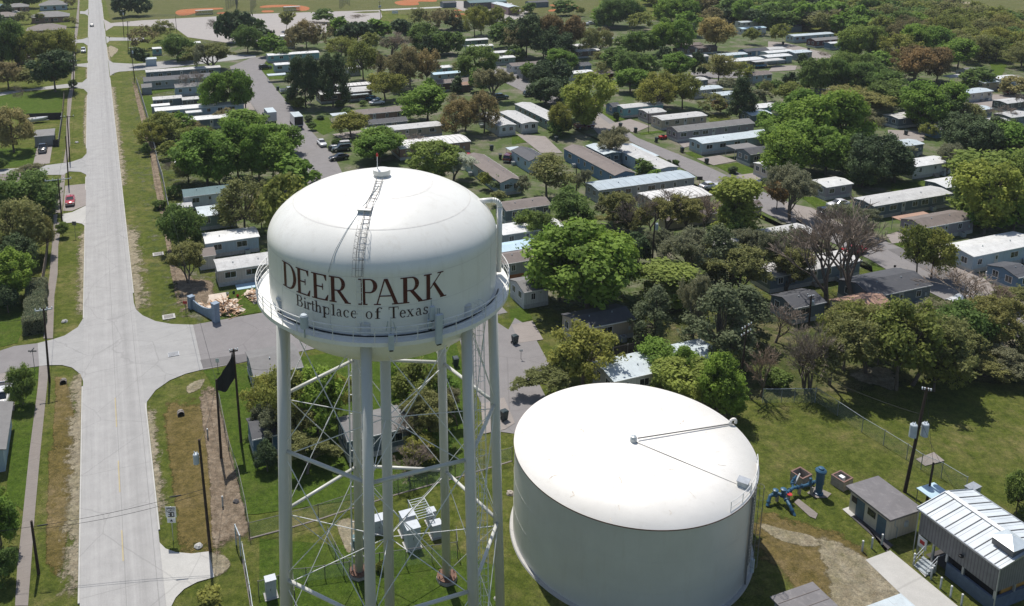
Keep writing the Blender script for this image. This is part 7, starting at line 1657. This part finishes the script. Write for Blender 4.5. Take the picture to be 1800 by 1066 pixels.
# ------------------------------------------------------------------ entrance wall and scrap
P_('wall_blue',(.22,.28,.35),.7,.15,2)
g0,g1=inv(337,542),inv(380,566); e=empty('entrance_wall',(g0.x,g0.y,0)); d=Vector((g1.x-g0.x,g1.y-g0.y,0)); L=d.length; e.rotation_euler=(0,0,math.atan2(d.y,d.x))
N_=10; hs=[1.25+.35*abs(2*i/N_-1)**2-.25*math.sin(math.pi*i/N_)+.5*(i/N_) for i in range(N_+1)]
b=MB()
for i in range(N_):
    x0_,x1_=.35+(L-.7)*i/N_,.35+(L-.7)*(i+1)/N_; b.add([(x0_,-.1,0),(x1_,-.1,0),(x1_,.1,0),(x0_,.1,0),(x0_,-.1,hs[i]),(x1_,-.1,hs[i+1]),(x1_,.1,hs[i+1]),(x0_,.1,hs[i])],[(4,5,6,7),(0,1,5,4),(2,3,7,6)])
b.build('wall','wall_blue',e); MB().box(-.4,.4,-.4,.4,0,1.9).box(-.45,.45,-.45,.45,1.9,2.0).build('pillar','wall_blue',e); MB().box(L-.4,L+.45,-.42,.42,0,2.9).box(L-.46,L+.5,-.48,.48,2.9,3.02).build('pillar','wall_blue',e)
tag(e,'blue grey curved entrance wall with two pillars before the scrap timber','entrance wall'); land(inv(360,556),'blue grey entrance wall')
def heap(pts,n_,h,label,seed,scale=1.0):
    r=random.Random(seed); b=MB(); poly=[inv(*p) for p in pts]; cx=sum(p.x for p in poly)/len(poly); cy=sum(p.y for p in poly)/len(poly)
    for k in range(n_):
        u=r.random(); i=r.randrange(len(poly)); j=(i+1)%len(poly); p=poly[i].lerp(poly[j],r.random()).lerp(Vector((cx,cy,0)),r.random()**.7); dc=1-min(1,((p.x-cx)**2+(p.y-cy)**2)**.5/4.0)
        z=r.uniform(.05,.15+h*max(0,dc)); c_=Vector((p.x,p.y,z)); a=Vector((r.uniform(-1,1),r.uniform(-1,1),r.uniform(-.4,.4))).normalized()
        if r.random()<.62: b.beam(c_-a*r.uniform(.4,1.3)*scale,c_+a*r.uniform(.4,1.3)*scale,r.uniform(.06,.16),r.uniform(.03,.08),0)
        else: s__=r.uniform(.3,.9)*scale; q_=a.cross(Vector((r.uniform(-.3,.3),r.uniform(-.3,.3),1))).normalized(); b.obox(c_,a*s__*1.4,q_*s__,a.cross(q_)*.03,1)
    tag(b.build('scrap_heap',['scrap_wood','cardboard']),label,'scrap heap',None,'stuff')
heap([(343,538),(372,528),(395,520),(425,545),(432,552),(408,560),(385,556)],260,1.1,'sprawling heap of broken timber and cardboard beside the entrance wall',4)
heap([(431,520),(446,512),(458,515),(456,538),(446,536)],90,.7,'second small heap of timber and boxes nearer the tower',9)
b=MB(); g=inv(383,524,.8); b.obox((g.x,g.y,.9),HA*2.6,(VA*1.6+Vector((0,0,.5))),Vector((0,-.02,.05))); tag(b.build('board','cardboard'),'big pale flat board leaning on the timber heap','board')
for x,y,m_,lb in ((404,529,'black_rail','small black pot on the grass'),(418,523,'red_paint','small red pot on the grass'),(400,519,'car_white','small white bucket on the grass'),(411,517,'bin_dark','small dark bucket on the grass')):
    g=inv(x,y); o=MB().lathe([(.001,0),(.17,0),(.22,.4),(.20,.4),(.16,.06),(.001,.06)],12).build('pot',m_,None,g); tag(o,lb+' between the two scrap heaps','pot')
g=inv(440,503); MB().box(-2.2,2.2,-1.0,1.0,0,.14).build('porch_slab','roof_sky_blue',None,g,HROT)['kind']='structure'

# the air: one even box of thin haze round the camera and everything built
tag(MB().box(-2700,2700,-950,4300,-1,64).build('haze',HAZEM),'thin even haze softening the far trees and homes','haze',None,'stuff')
# ------------------------------------------------------------------ labels: every tree told apart by size, look and neighbour
FIX=[('ball park',(450,30)),('parking lot',(500,45))]
marks=[(x,y,p) for x,y,p in LAND if p]
seen={}
def rel(dx,dy):
    # dx to the right, dy away from the camera
    if abs(dx)>abs(dy)*.9: return 'right of' if dx>0 else 'left of'
    return 'behind' if dy>0 else 'in front of'
def size(k,W):
    if k in 'RkKq': return 'small' if W<2.4 else 'big'
    return 'small' if W<5 else 'medium' if W<8 else 'large' if W<12 else 'very large'
cand={}
for T in sorted(TREES,key=lambda T:-T[2]):
    e,k,W,H,lab,gx,gy,grp=T
    if grp=='wood':
        tag(e,'%s of the wood beyond the far end of the park'%LOOK[k],'tree','trees of the wood behind the park, %s'%LOOK[k]); continue
    ds=sorted(((math.hypot(e.location.x-x,e.location.y-y),x,y,p) for x,y,p in marks))[:9]
    ok=None
    for d,x,y,p in ds:
        s='%s %s %s the %s'%(size(k,W),LOOK[k],rel(e.location.x-x,e.location.y-y),p)
        if s not in seen and len(s.split())<=16: ok=s; break
    if not ok:
        col='left' if gx<600 else 'middle' if gx<1200 else 'right'; row='upper' if gy<250 else 'middle' if gy<550 else 'lower'
        for q in ('%s %s in the %s %s of the photo'%(size(k,W),LOOK[k],row,col),):
            for d,x,y,p in ds:
                for o_ in ('second widest','third widest','fourth widest','fifth widest','sixth widest','seventh widest','eighth widest'):
                    s='%s %s near the %s'%(o_,LOOK[k],p)
                    if s not in seen and len(s.split())<=16: ok=s; break
                if ok: break
    seen[ok]=1; tag(e,ok,CATS[k],'trees among the homes' if CATS[k]=='tree' else 'shrubs among the homes')
